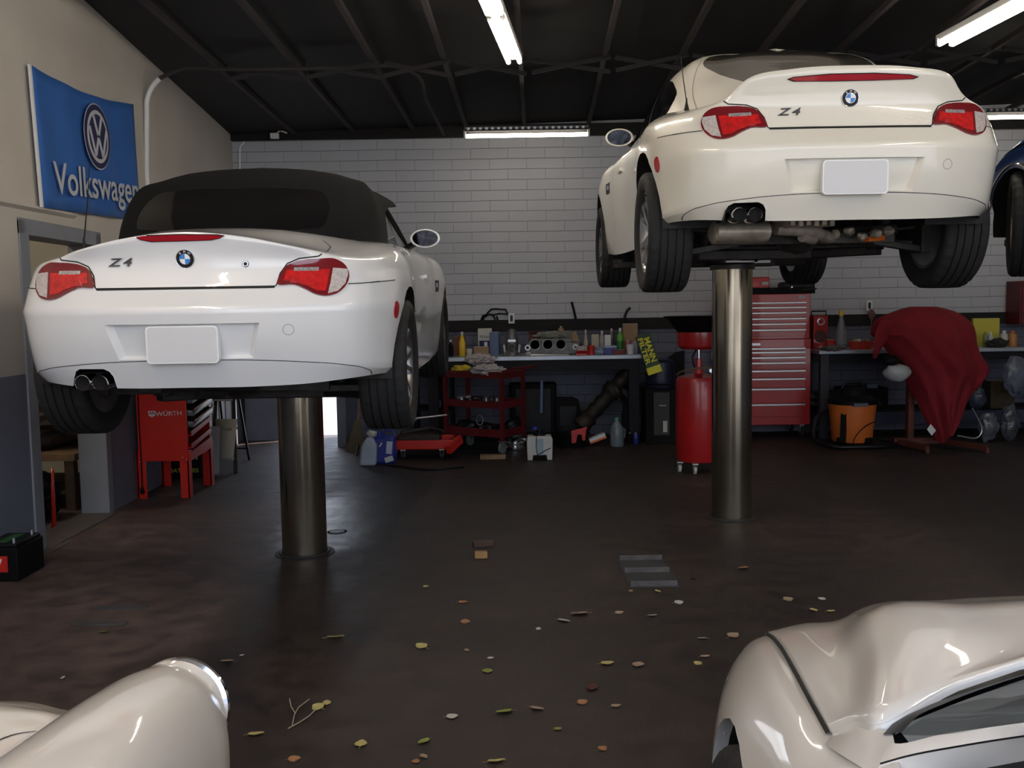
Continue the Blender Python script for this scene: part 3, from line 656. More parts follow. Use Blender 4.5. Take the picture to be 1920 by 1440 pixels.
def side_mat():
    m, nt, b = nodes('painted_stucco'); tc = nt.nodes.new('ShaderNodeTexCoord'); sx = nt.nodes.new('ShaderNodeSeparateXYZ'); nt.links.new(tc.outputs['Object'], sx.inputs[0])
    lt = nt.nodes.new('ShaderNodeMath'); lt.operation = 'GREATER_THAN'; lt.inputs[1].default_value = 1.12; nt.links.new(sx.outputs['Z'], lt.inputs[0])
    mx = nt.nodes.new('ShaderNodeMix'); mx.data_type = 'RGBA'; mx.inputs['A'].default_value = (.15, .16, .21, 1); nt.links.new(lt.outputs[0], mx.inputs['Factor'])
    n = nt.nodes.new('ShaderNodeTexNoise'); n.inputs['Scale'].default_value = 1.4; n.inputs['Detail'].default_value = 5; nt.links.new(tc.outputs['Object'], n.inputs['Vector'])
    r = nt.nodes.new('ShaderNodeValToRGB'); r.color_ramp.elements[0].position = .3; r.color_ramp.elements[1].position = .7
    r.color_ramp.elements[0].color = (.50, .455, .40, 1); r.color_ramp.elements[1].color = (.57, .53, .47, 1); nt.links.new(n.outputs['Fac'], r.inputs['Fac'])
    nt.links.new(r.outputs['Color'], mx.inputs['B']); nt.links.new(mx.outputs['Result'], b.inputs['Base Color']); b.inputs['Roughness'].default_value = .7
    n2 = nt.nodes.new('ShaderNodeTexNoise'); n2.inputs['Scale'].default_value = 40; nt.links.new(tc.outputs['Object'], n2.inputs['Vector'])
    bp = nt.nodes.new('ShaderNodeBump'); bp.inputs['Strength'].default_value = .15; bp.inputs['Distance'].default_value = .01; nt.links.new(n2.outputs['Fac'], bp.inputs['Height']); nt.links.new(bp.outputs['Normal'], b.inputs['Normal']); return m
def floor_mat():
    m, nt, b = nodes('oily_concrete'); tc = nt.nodes.new('ShaderNodeTexCoord')
    def noi(s, d=8, w=0.0):
        n = nt.nodes.new('ShaderNodeTexNoise'); n.inputs['Scale'].default_value = s; n.inputs['Detail'].default_value = d; n.inputs['Distortion'].default_value = w; nt.links.new(tc.outputs['Object'], n.inputs['Vector']); return n
    a = noi(.55, 8, .4); c = noi(7, 10); e = noi(120, 3)
    r = nt.nodes.new('ShaderNodeValToRGB'); el = r.color_ramp.elements; el[0].position = .34; el[0].color = (.016, .0115, .0105, 1); el[1].position = .72; el[1].color = (.046, .032, .029, 1)
    nt.links.new(a.outputs['Fac'], r.inputs['Fac'])
    r2 = nt.nodes.new('ShaderNodeValToRGB'); r2.color_ramp.elements[0].position = .35; r2.color_ramp.elements[0].color = (.55, .55, .55, 1); r2.color_ramp.elements[1].position = .7; r2.color_ramp.elements[1].color = (1.25, 1.2, 1.15, 1); nt.links.new(c.outputs['Fac'], r2.inputs['Fac'])
    mu = nt.nodes.new('ShaderNodeMix'); mu.data_type = 'RGBA'; mu.blend_type = 'MULTIPLY'; mu.inputs['Factor'].default_value = 1; nt.links.new(r.outputs['Color'], mu.inputs['A']); nt.links.new(r2.outputs['Color'], mu.inputs['B'])
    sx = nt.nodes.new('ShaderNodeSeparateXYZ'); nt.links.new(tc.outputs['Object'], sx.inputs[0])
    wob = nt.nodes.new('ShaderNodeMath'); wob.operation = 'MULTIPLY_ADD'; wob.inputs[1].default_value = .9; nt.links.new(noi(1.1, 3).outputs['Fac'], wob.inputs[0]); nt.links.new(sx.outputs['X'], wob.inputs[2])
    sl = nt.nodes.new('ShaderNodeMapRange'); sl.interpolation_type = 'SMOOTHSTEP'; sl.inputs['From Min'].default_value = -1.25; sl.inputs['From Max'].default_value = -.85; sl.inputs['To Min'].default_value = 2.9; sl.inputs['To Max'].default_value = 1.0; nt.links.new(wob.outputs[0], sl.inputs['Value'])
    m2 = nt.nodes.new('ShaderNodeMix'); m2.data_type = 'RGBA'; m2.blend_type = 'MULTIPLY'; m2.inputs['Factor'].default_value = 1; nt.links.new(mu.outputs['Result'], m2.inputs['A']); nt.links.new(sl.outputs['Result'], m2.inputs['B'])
    nt.links.new(m2.outputs['Result'], b.inputs['Base Color'])
    rr = nt.nodes.new('ShaderNodeMapRange'); rr.inputs['To Min'].default_value = .44; rr.inputs['To Max'].default_value = .74; nt.links.new(c.outputs['Fac'], rr.inputs['Value'])
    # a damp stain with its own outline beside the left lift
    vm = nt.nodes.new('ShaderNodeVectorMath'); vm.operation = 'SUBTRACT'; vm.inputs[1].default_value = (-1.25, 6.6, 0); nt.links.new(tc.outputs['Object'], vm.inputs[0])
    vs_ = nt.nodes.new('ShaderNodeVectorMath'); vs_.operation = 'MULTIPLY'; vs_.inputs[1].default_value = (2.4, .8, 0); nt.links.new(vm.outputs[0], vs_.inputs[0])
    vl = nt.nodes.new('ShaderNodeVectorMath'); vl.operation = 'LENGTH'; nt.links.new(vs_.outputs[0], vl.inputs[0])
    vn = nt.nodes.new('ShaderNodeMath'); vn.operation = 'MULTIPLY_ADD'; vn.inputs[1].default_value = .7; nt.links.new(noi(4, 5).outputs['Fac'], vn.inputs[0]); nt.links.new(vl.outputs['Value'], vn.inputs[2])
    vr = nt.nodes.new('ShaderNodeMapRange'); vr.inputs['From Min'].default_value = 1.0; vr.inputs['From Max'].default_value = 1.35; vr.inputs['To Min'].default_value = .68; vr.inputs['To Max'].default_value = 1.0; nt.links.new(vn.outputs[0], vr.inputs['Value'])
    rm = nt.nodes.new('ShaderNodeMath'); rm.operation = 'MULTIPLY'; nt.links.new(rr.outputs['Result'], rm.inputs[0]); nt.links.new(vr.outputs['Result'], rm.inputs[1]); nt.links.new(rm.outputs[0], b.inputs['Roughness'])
    b.inputs['Specular IOR Level'].default_value = .38
    ad = nt.nodes.new('ShaderNodeMath'); ad.operation = 'MULTIPLY_ADD'; ad.inputs[1].default_value = .25; nt.links.new(e.outputs['Fac'], ad.inputs[0]); nt.links.new(c.outputs['Fac'], ad.inputs[2])
    bp = nt.nodes.new('ShaderNodeBump'); bp.inputs['Strength'].default_value = .35; bp.inputs['Distance'].default_value = .012; nt.links.new(ad.outputs[0], bp.inputs['Height']); nt.links.new(bp.outputs['Normal'], b.inputs['Normal']); return m
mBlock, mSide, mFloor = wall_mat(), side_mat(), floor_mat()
mCeil = M('ceiling_black', (.0065, .005, .0055), .8, nz=.4, ns=3)
mJoist = M('joist_dark', (.034, .026, .027), .8, nz=.3, ns=5)
mCream = M('cream_wall', (.5, .47, .40), .7); mTrim = M('grey_trim_paint', (.22, .23, .26), .5, nz=.1); mGrey = M('blue_grey_paint', (.16, .18, .24), .55, nz=.15)
mBlackW = M('black_band_paint', (.007, .0065, .0075), .8, nz=.3); mPanel = M('pale_panel', (.33, .33, .34), .5, nz=.15, ns=3)
mOut = M('driveway_concrete', (.5, .47, .43), .9, nz=.15, ns=2)
XR = 7.6
# floor and grounds
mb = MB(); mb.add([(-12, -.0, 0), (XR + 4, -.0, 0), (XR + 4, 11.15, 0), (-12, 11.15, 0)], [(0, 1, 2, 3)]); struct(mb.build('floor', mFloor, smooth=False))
mb = MB(); mb.add([(-60, 11.15, -.0), (60, 11.15, -.0), (60, 70, 0), (-60, 70, 0)], [(0, 1, 2, 3)]); struct(mb.build('ground_back', mOut, smooth=False))
mb = MB(); mb.add([(-60, -70, 0), (60, -70, 0), (60, -.0, 0), (-60, -.0, 0)], [(0, 1, 2, 3)]); struct(mb.build('ground_front', mOut, smooth=False))
# back wall with its doorway
dx0, dx1, dz = -2.62, -1.87, 2.1
def zt(x): return 3.43 + .012 * (x + 3.1)
mb = MB()
for x0, x1, z0, z1 in ((-3.35, dx0, 0, 3.9), (dx0, dx1, dz, 3.9), (dx1, XR + .2, 0, 3.9)):
    mb.box(((x0 + x1) / 2, YB + .1, (z0 + z1) / 2), (x1 - x0, .2, z1 - z0))
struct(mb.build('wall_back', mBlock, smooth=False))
mb = MB(); mb.box(((dx1 - .02 + XR) / 2 , YB - .015, 1.265), (XR - dx1 + .02, .03, .13)); struct(mb.build('trim_1', mBlackW, smooth=False))
mb = MB()
mb.box((dx1 + .03, YB - .35, .95), (.10, .70, 1.95)); mb.box((-2.83, YB - .06, .95), (.42, .12, 1.9))
struct(mb.build('door_1', mGrey, bevel=.006))
# left wall, its opening and the room behind
def lw(y0, y1, z0, z1, mb, th=.19):
    a, b = WX(y0), WX(y1)
    vs = [(a, y0, z0), (b, y1, z0), (b, y1, z1), (a, y0, z1), (a - th, y0, z0), (b - th, y1, z0), (b - th, y1, z1), (a - th, y0, z1)]
    mb.add(vs, [(0, 1, 2, 3), (7, 6, 5, 4), (0, 4, 5, 1), (3, 2, 6, 7), (0, 3, 7, 4), (1, 5, 6, 2)])
mb = MB()
for a in ((-1.5, 5.90, 0, 4.3), (5.90, 6.95, 1.98, 4.3), (6.95, YB, 0, 4.3)): lw(*a, mb)
struct(mb.build('wall_left', mSide, smooth=False))
mb = MB()      # ledge of the wall coat
for y0, y1 in ((1.2, 6.6),):
    mb.add([(WX(y0), y0, 2.10), (WX(y1) , y1, 2.17), (WX(y1) + .028, y1, 2.165), (WX(y0) + .028, y0, 2.095), (WX(y1) + .028, y1, 2.15), (WX(y0) + .028, y0, 2.08), (WX(y0), y0, 2.06), (WX(y1), y1, 2.13)], [(0, 1, 2, 3), (3, 2, 4, 5), (5, 4, 7, 6)])
struct(mb.build('trim_2', mSide, smooth=False))
mb = MB()      # door casing
for y0, y1, z0, z1 in ((5.80, 5.92, 0, 2.06), (6.93, 7.02, 0, 2.06), (5.80, 7.02, 1.97, 2.07)): lw(y0, y1, z0, z1, mb, .21)
for v in range(len(mb.v)): mb.v[v] = (mb.v[v][0] + .012, mb.v[v][1], mb.v[v][2])
struct(mb.build('door_2', mTrim, bevel=.004))
mb = MB(); mb.box((-3.07, 6.42, .004), (.26, 1.05, .008)); mb.box((-2.93, 5.6, .003), (.1, .9, .006)); struct(mb.build('trim_3', M('threshold', (.10, .085, .075), .7, nz=.3, ns=6), smooth=False))
mb = MB(); mb.box((-5.3, 6.4, 1.5), (.1, 5, 3)); mb.box((-4.2, 8.6, 1.5), (2.2, .1, 3)); mb.box((-4.2, 4.2, 1.5), (2.2, .1, 3)); mb.box((-4.2, 6.4, 3.0), (2.3, 4.5, .1)); struct(mb.build('wall_side_room', mCream, smooth=False))
mb = MB()      # pale ribbed panels at the far end of the left wall
for k in range(5):
    y = 9.35 + .24 * k; lw(y, y + .19, .0, 2.25, mb, .03)
for v in range(len(mb.v)): mb.v[v] = (mb.v[v][0] + .03, mb.v[v][1], mb.v[v][2])
struct(mb.build('door_3', mPanel, bevel=.006))
# right wall, ceiling, beam, front head
mb = MB(); mb.box((XR + .1, 4.65, 2.1), (.2, 12.6, 4.2)); struct(mb.build('wall_right', mSide, smooth=False))
mb = MB(); yb0 = 6.35
mb.add([(-3.3, yb0, 3.74), (XR + .2, yb0, 3.80), (XR + .2, YB + .1, zt(XR) + .14), (-3.3, YB + .1, zt(-3.3) + .0),
        (-3.3, yb0, 3.95), (XR + .2, yb0, 3.95), (XR + .2, YB + .2, 3.95), (-3.3, YB + .2, 3.95)], [(0, 1, 2, 3), (7, 6, 5, 4), (0, 4, 5, 1), (2, 6, 7, 3), (0, 3, 7, 4), (1, 5, 6, 2)])
struct(mb.build('ceiling', mCeil, smooth=False))
mb = MB(); mb.add([(-3.3, -1.5, 4.2), (XR + .2, -1.5, 4.2), (XR + .2, 6.9, 4.2), (-3.3, 6.9, 4.2), (-3.3, -1.5, 4.35), (XR + .2, -1.5, 4.35), (XR + .2, 6.9, 4.35), (-3.3, 6.9, 4.35)], [(0, 1, 2, 3), (7, 6, 5, 4), (0, 4, 5, 1), (2, 6, 7, 3), (0, 3, 7, 4), (1, 5, 6, 2)])
struct(mb.build('ceiling_front', M('front_ceiling_paint', (.30, .27, .24), .7, nz=.2, ns=2), smooth=False))
mb = MB(); mb.add([(-3.2, 6.42, 3.585), (XR, 6.05, 3.66), (XR, 6.25, 3.66), (-3.2, 6.60, 3.585), (-3.2, 6.42, 4.25), (XR, 6.05, 4.25), (XR, 6.25, 4.25), (-3.2, 6.60, 4.25)], [(3, 2, 1, 0), (4, 5, 6, 7), (0, 1, 5, 4), (2, 3, 7, 6), (0, 4, 7, 3), (1, 2, 6, 5)])
struct(mb.build('beam_1', mSide, smooth=False))
def zc(x, y):      # underside of the roof deck
    t = (y - yb0) / (YB - yb0); return (3.74 + .006 * (x + 3)) * (1 - t) + (zt(x) + .02) * t
# joists
jt = [550, 661, 774, 875, 984, 1104]
js = [D(p, 258, YB - .1).x for p in jt]; st = (js[-1] - js[0]) / 5
xs = js + [js[-1] + st * k for k in range(1, 9)]
for k, x in enumerate(sorted(xs)):
    mb = MB(); xf = x - .12
    mb.beam((x, YB - .02, zt(x) + .02), (xf, yb0 + .1, 3.64), .04, .045)
    o = struct(mb.build('ceiling_joist', mJoist, smooth=False))
def brace(y, m):
    xx = sorted(xs); mb = MB()
    for a, b in zip(xx[:-1], xx[1:]):
        mb.beam((a + .02, y, zc(a, y) - .20 + .0), (b - .02, y + .02, zc(b, y) - .08), .012, .035); mb.beam((a + .02, y + .05, zc(a, y) - .08), (b - .02, y + .05, zc(b, y) - .20), .012, .035)
    struct(mb.build('ceiling_bracing', m, smooth=False))
brace(8.2, M('brace_dark', (.016, .013, .014), .8))
mb = MB(); mb.box((2.2, YB - .03, zt(2) - .05), (11, .06, .13)); struct(mb.build('trim_4', mCeil, smooth=False))
# conduit up the left wall and along the roof
c0 = D(305, 330, 8.05); xw = WX(8.05) + .03
pts = [(xw, 8.05, 1.2), (xw, 8.05, 3.10), (xw + .015, 8.05, 3.26), (xw + .07, 8.05, 3.36), (xw + .12, 8.05, 3.41)]
mb = MB(); mb.tube(hermite(pts, 4), .021, 10); mb.box((xw, 8.05, 2.3), (.03, .06, .03)); tag(mb.build('wall_conduit', white), 'white electrical conduit running up the beige left wall beside the blue banner', 'conduit')
pa = D(300, 140, 8.05); pb = D(330, 130, 8.05); pc = D(740, 124, 8.3); pd = D(770, 133, 8.5); pe = D(832, 252, 10.6)
mb = MB(); mb.tube(hermite([(xw + .12, 8.05, 3.41), (xw + .2, 8.06, 3.45), D(335, 131, 8.06), D(420, 130, 8.12), D(530, 129, 8.18), D(640, 127, 8.24), pc, pd, D(800, 190, 9.4), pe], 6), .018, 8); tag(mb.build('ceiling_conduit', mJoist), 'dark conduit crossing below the ceiling joists', 'conduit')
mb = MB(); q0 = D(449, 330, YB - .03); q1 = D(450, 275, YB - .03); q2 = D(458, 266, YB - .03)
mb.tube([q0 - Vector((0, 0, .6)), q0, q1, q2], .012, 8); tag(mb.build('corner_cable', white), 'thin white cable running down the far left corner', 'cable')
p = D(515, 255, YB - .12); mb = MB(); mb.box(p, (.09, .06, .06)); mb.tube([p, p + Vector((.06, 0, .06)), p + Vector((.14, 0, .03))], .01); tag(mb.build('junction_box', white, bevel=.006), 'small white junction box at the top of the back wall', 'junction box')

# ---------------------------------------------------------------- fluorescent lights
tubeM = M('lit_tube', (1.0, .90, .76), .5, emit=22.0)
enam = M('fixture_enamel', (.7, .7, .68), .4)
def strip_light(label, a, b, gap, segs, wd=.12, group='ceiling tube lights', tm=None):
    a = Vector(a); b = Vector(b); d = (b - a).normalized(); r = d.cross(Vector((0, 0, 1))).normalized(); mid = (a + b) / 2
    t = thing('strip_light', label, 'light fixture', mid, group=group); A = a - mid; B = b - mid; up = Vector((0, 0, 1))
    mb = MB(); mb.beam(A + up * .05, B + up * .05, wd, .05); mb.build('housing', enam, t, bevel=.006)
    for k in range(segs):
        for s in (-1, 1):
            p = A.lerp(B, k / segs) + d * .03 + r * s * gap / 2; q = A.lerp(B, (k + 1) / segs) - d * .03 + r * s * gap / 2
            mb = MB(); mb.cyl(p + d * .02, q - d * .02, .017, n=12); mb.build('tube', tm or tubeM, t)
            mb = MB(); mb.cyl(p, p + d * .02, .018, n=12); mb.cyl(q - d * .02, q, .018, n=12); mb.box(p + up * .02, (.03, .03, .05)); mb.box(q + up * .02, (.03, .03, .05)); mb.build('lamp_holder', enam, t)
    return t
e1 = D(965, 119, 7.45); s1 = D(935, 0, 6.45); dd = (s1 - e1); dd.z = 0; dd.normalize()
strip_light('twin-tube ceiling light running away from the camera, at the top middle of the view', e1 + dd * 2.44, e1, .085, 2)
e2 = D(1768, 86, 7.2); s2 = D(1905, 0, 6.3); dd = (s2 - e2); dd.z = 0; dd.normalize()
strip_light('twin-tube ceiling light in the top right corner, above the hardtop car', e2 + dd * 2.44, e2, .10, 2)
for k, x in enumerate((-2.2, 3.5)):
    strip_light('warm twin-tube light under the front ceiling, ' + ('nearest the left wall', 'towards the right')[k], (x, .5, 4.08), (x, 2.94, 4.08), .085, 2, group='front ceiling lights', tm=M('lit_tube_warm', (1.0, .86, .68), .5, emit=62.0))
def reflector_light(label, c, L, yaw=0.0):
    t = thing('reflector_light', label, 'light fixture', c, yaw, group='lights along the back wall')
    mb = MB(); mb.cyl((-L / 2, 0, 0), (L / 2, 0, 0), .019, n=12); mb.build('tube', tubeM, t)
    mb = MB(); n = 9; rows = [[(x, .10 * math.sin(a), .075 - .03 * math.cos(a) * 1.0 + .02 * (a * a)) for a in [R(-70 + 140 * k / n) for k in range(n + 1)]] for x in (-L / 2 - .01, L / 2 + .01)]
    mb = MB(); mb.grid([[(x, y, z * -.6 + .09) for x, y, z in r] for r in rows]); mb.box((0, 0, .072), (L + .02, .05, .025)); mb.build('reflector', M('reflector_grey', (.10, .10, .10), .5, .5), t, thick=.003)
    mb = MB()
    for k in range(int(L / .06)): mb.box((-L / 2 + .03 + k * .06, -.094, .055), (.026, .015, .022))
    mb.build('louvre', M('louvre', (.5, .5, .5), .35, .6), t)
    for s in (-1, 1): MB().box((s * (L / 2 + .01), 0, .02), (.02, .05, .07)).build('lamp_holder', enam, t)
    return t
rc = (D(875, 258, 9.7) + D(1100, 249, 9.7)) / 2
reflector_light('louvred tube light hanging over the bricks in the middle of the back wall', rc, 1.22)
rc2 = D(1935, 219, 9.7); reflector_light('tube light over the back wall, peeping out right of the hardtop car', rc2, 1.22)

# ---------------------------------------------------------------- the cars and their lifts
carL, _ = sports_car('soft', paintL, (-1.380, 4.03, .896), R(1.7), 'white two-seat convertible with black soft top raised on the left lift', .285, -.42)
pR = D(1602, 331, 4.45)
carR, _ = sports_car('coupe', paintR, (pR.x + .004, 4.50, pR.z - .453), R(1.7), 'white hardtop coupe raised higher on the right lift', .245, -.48)
carB, _ = sports_car('plain', paintB, (4.00, 2.70, 1.635), 0, 'dark blue car with chrome strip, raised at the right edge of the view', .31, -.45)
postM = M('polished_piston', (.34, .30, .235), .17, .95, nz=.3, ns=3)
carB.name = 'raised_car'
def lift(label, x, y, h, half, arm=True, top=1.6):
    t = thing('vehicle_lift', label, 'car lift', (x, y, 0))
    mb = MB(); mb.lathe([(.135, 0), (.135, h - .03)], n=48); mb.build('piston', postM, t)
    mb = MB(); mb.lathe([(.18, 0), (.18, .004), (.155, .006), (.15, .014), (.138, .014), (.138, 0)], n=40, caps=False); mb.build('floor_collar', M('collar', (.03, .028, .026), .6, .4, nz=.4), t)
    mb = MB(); mb.lathe([(0, h - .03), (.15, h - .03), (.15, h + .0), (.12, h + .01), (0, h + .01)], n=40); mb.build('top_plate', dsteel, t)
    for s in (-1, 1):
        mb = MB(); mb.box((0, s * .55, h + .04), (half * 2 * .55, .11, .06)); mb.box((0, s * .3, h + .04), (.14, .6, .06)); mb.build('cross_beam', MATS.get('lift_arm') or M('lift_arm', (.05, .045, .043), .5, .6, nz=.5, ns=10), t, bevel=.006)
        for q in (-1, 1):
            mb = MB(); mb.beam((q * half * .45, s * .55, h + .04), (q * half * .9, s * .78, h + .045), .10, .05); mb.lathe([(0, h + .05), (.06, h + .05), (.055, top), (0, top)], (q * half * .86, s * .76, 0), 16); mb.build('lift_arm', MATS['lift_arm'], t, bevel=.006)
    return t
lift('left hydraulic lift post with dull dark piston under the convertible', -1.285, 5.72, 1.0, .62, top=1.09)
lift('right hydraulic lift post with tall shiny piston under the hardtop car', 1.51, 6.5, 1.74, .78, top=1.83)
lift('third hydraulic lift post standing under the blue car', 4.06, 4.6, 1.68, .72, top=1.80)
mb = MB(); p = D(1390, 489, 6.05); mb.box(p, (.20, .03, .02)); mb.box(p + Vector((.13, 0, -.005)), (.1, .03, .02)); o = mb.build('paper_label', white, None); tag(o, 'small white label strip lying on the lift beam under the hardtop car', 'label')

# ---------------------------------------------------------------- light from outside
w = bpy.data.worlds.new('world'); bpy.context.scene.world = w; w.use_nodes = True; nt = w.node_tree
bg = nt.nodes['Background']; tc = nt.nodes.new('ShaderNodeTexCoord'); sp = nt.nodes.new('ShaderNodeSeparateXYZ'); nt.links.new(tc.outputs['Generated'], sp.inputs[0])
rp = nt.nodes.new('ShaderNodeValToRGB'); e = rp.color_ramp.elements; e[0].position = .5; e[0].color = (.84, .88, .95, 1); e[1].position = .8; e[1].color = (.60, .74, 1.0, 1)
mr = nt.nodes.new('ShaderNodeMapRange'); mr.inputs['From Min'].default_value = -1; nt.links.new(sp.outputs['Z'], mr.inputs['Value']); nt.links.new(mr.outputs['Result'], rp.inputs['Fac'])
nt.links.new(rp.outputs['Color'], bg.inputs['Color']); bg.inputs['Strength'].default_value = 2.45
sd = bpy.data.lights.new('sun', 'SUN'); sd.energy = 7.0; sd.angle = R(.6); sd.color = (1, .95, .88); so = bpy.data.objects.new('sun', sd); C.objects.link(so)
so.rotation_euler = Vector((-.62, -.35, -.9)).to_track_quat('-Z', 'Y').to_euler()
# buildings and trees across the yard, behind the camera: what the paint reflects
mb = MB(); mb.box((-14, -24, 2.2), (16, 6, 4.4)); mb.box((8, -26, 1.8), (18, 6, 3.6)); tag(mb.build('street_building', M('far_wall', (.45, .42, .38), .8), smooth=False), 'low beige buildings across the yard behind the viewer', 'building')
vs = bpy.context.scene.view_settings; vs.view_transform = 'Standard'; vs.look = 'None'; vs.exposure = 0.3; vs.gamma = 1.0; vs.use_curve_mapping = False
bpy.context.scene.cycles.max_bounces = 7; bpy.context.scene.cycles.use_denoising = True
bpy.context.scene.cycles.sample_clamp_indirect = 6
# ---------------------------------------------------------------- helpers for the clutter
def sp(x0, x1, yt, yb, Y, base=None):
    a = D((x0 + x1) / 2, yb, Y); b = D((x0 + x1) / 2, yt, Y); w_ = (D(x1, yb, Y) - D(x0, yb, Y)).length
    if base is not None: a.z = base
    return a, w_, b.z - a.z
def textfit(s, W, H, mat, name, parent, mtx, ext=.0008, bold=0.0):
    o = text(s, 1.0, mat, name, parent, Matrix(), 0, 1, bold); xs_ = [v.co.x for v in o.data.vertices]; ys_ = [v.co.y for v in o.data.vertices]
    kx = W / (max(xs_) - min(xs_)); ky = H / (max(ys_) - min(ys_)); cx = (max(xs_) + min(xs_)) / 2; cy = (max(ys_) + min(ys_)) / 2
    for v in o.data.vertices: v.co = mtx @ Vector(((v.co.x - cx) * kx, (v.co.y - cy) * ky, 0))
    return o
def bottle(name, label, loc, r, h, mb_, mc, neck=.35, cat='bottle', group=None, lab=None, rot=None):
    t = thing(name, label, cat, loc, 0, group, rot)
    MB().lathe([(0, 0), (r * .92, 0), (r, r * .15), (r, h * (1 - neck) - r * .3), (r * .8, h * (1 - neck) + r * .2), (r * .36, h * .86), (r * .34, h * .9), (0, h * .9)], n=20).build('bottle_body', mb_, t)
    MB().lathe([(r * .42, h * .87), (r * .42, h * .985), (r * .36, h), (0, h)], n=16).build('cap', mc, t)
    if lab: MB().lathe([(r * 1.012, h * .15), (r * 1.012, h * .5)], n=20, caps=False).build('bottle_label', lab, t)
    return t
def carton(name, label, loc, d, m, rz=0, cat='box', open_=False, group=None, tape=None, rot=None):
    t = thing(name, label, cat, loc, rz, group, rot); x, y, z = d
    mb = MB()
    if open_:
        for a in ((-x / 2 + .003, 0, .006, y), (x / 2 - .003, 0, .006, y)): mb.bz(a[0], a[1], 0, a[2], a[3], z)
        for a in ((0, -y / 2 + .003), (0, y / 2 - .003)): mb.bz(0, a[1], 0, x, .006, z)
        mb.bz(0, 0, 0, x, y, .006)
    else: mb.bz(0, 0, 0, x, y, z)
    mb.build('box_body', m, t, bevel=min(x, y, z) * .04)
    if open_: MB().box((0, -y / 2 - .02, z - .01), (x * .96, .05, .004), (R(-35), 0, 0)).build('flap', m, t)
    else: MB().box((0, 0, z + .001), (x * .98, y * .12, .003)).build('tape_strip', tape or offw, t)
    return t
def crumple(name, label, loc, d, m, seed, cat='rag', rz=0, amp=.28, fr=7):
    o = MB().blob((0, 0, 0), d, amp, fr, 28, 18, seed).build(name, m); o.location = loc; o.rotation_euler = (0, 0, rz); return tag(o, label, cat)
def caster(t, x, y, h, r=.03, m=None):
    mb = MB(); mb.box((x, y, h - .008), (.05, .05, .01)); mb.beam((x - .016, y, h - .01), (x - .016, y + .012, r), .004, .03, (0, 1, 0)); mb.beam((x + .016, y, h - .01), (x + .016, y + .012, r), .004, .03, (0, 1, 0))
    c = mb.build('caster', silver, t); MB().cyl((x - .012, y + .012, r), (x + .012, y + .012, r), r, n=18).build('caster_wheel', m or rubber, c); return c

# ---------------------------------------------------------------- left wall: banner, cart, ladder
bl_, br_, tl_, tr_ = Vector((WX(6.08) + .02, 6.08, 2.155)), Vector((WX(7.80) + .02, 7.80, 2.225)), Vector((WX(6.02) + .02, 6.02, 3.02)), Vector((WX(7.77) + .02, 7.77, 3.145))
bn = thing('banner', 'blue car-maker banner with round logo hanging on the left wall', 'banner', bl_)
rows = []
for i in range(13):
    v = i / 12; rows.append([(bl_.lerp(br_, u / 24).lerp(tl_.lerp(tr_, u / 24), v)) + Vector((.012 * math.sin(u * .9 + v * 2) * (1 - v * .5) + .01, 0, -.05 * math.sin(PI * u / 24) * v ** 3)) - bl_ for u in range(25)])
MB().grid(rows).build('cloth', M('banner_blue', (.022, .12, .42), .75, nz=.1, ns=5), bn, thick=.004)
mb = MB(); mb.beam((.012, -.012, 0), Vector(tl_ - bl_) + Vector((.012, -.012, 0)), .02, .016); mb.build('white_hem', white, bn)
ex = (br_ - bl_).normalized(); ez = (tl_ - bl_).normalized()
def BN(y, z): # matrix on the banner face
    return frame(Vector((WX(y) + .052, y, z)) - bl_, ex, Vector((0, 0, 1)))
lw_ = M('banner_white', (.5, .52, .55), .7)
navy = M('banner_navy', (.012, .012, .07), .7)
lc = BN(6.95, 2.745)
def flat(poly, m, nm, mt, h): return MB().prism(poly, h, h + .0015, mt).build(nm, m, bn, False)
def ringp(r, n=48): return [(r * math.cos(2 * PI * k / n), r * math.sin(2 * PI * k / n)) for k in range(n)]
flat(ringp(.232), lw_, 'logo_edge', lc, 0); flat(ringp(.224), navy, 'logo_disc', lc, .002)
flat(ringp(.185), lw_, 'logo_ring', lc, .004); flat(ringp(.157), navy, 'logo_field', lc, .006)
def bar(p, q, w_):
    d = Vector((q[0] - p[0], q[1] - p[1])).normalized(); nx, ny = -d.y * w_ / 2, d.x * w_ / 2
    return [(p[0] - nx, p[1] - ny), (q[0] - nx, q[1] - ny), (q[0] + nx, q[1] + ny), (p[0] + nx, p[1] + ny)]
for p_, q_ in (((-.072, .145), (-.008, .012)), ((.072, .145), (.008, .012)), ((-.148, .055), (-.062, -.138)), ((.148, .055), (.062, -.138)), ((-.062, -.138), (-.004, -.01)), ((.062, -.138), (.004, -.01))):
    flat(bar(p_, q_, .032), lw_, 'logo_stroke', lc, .008)
textfit('Volkswagen', 1.50, .27, lw_, 'banner_lettering', bn, BN(6.965, 2.375) @ Matrix(((1, 0, 0, 0), (.02, 1, 0, 0), (0, 0, 1, .001), (0, 0, 0, 1))), bold=.012)

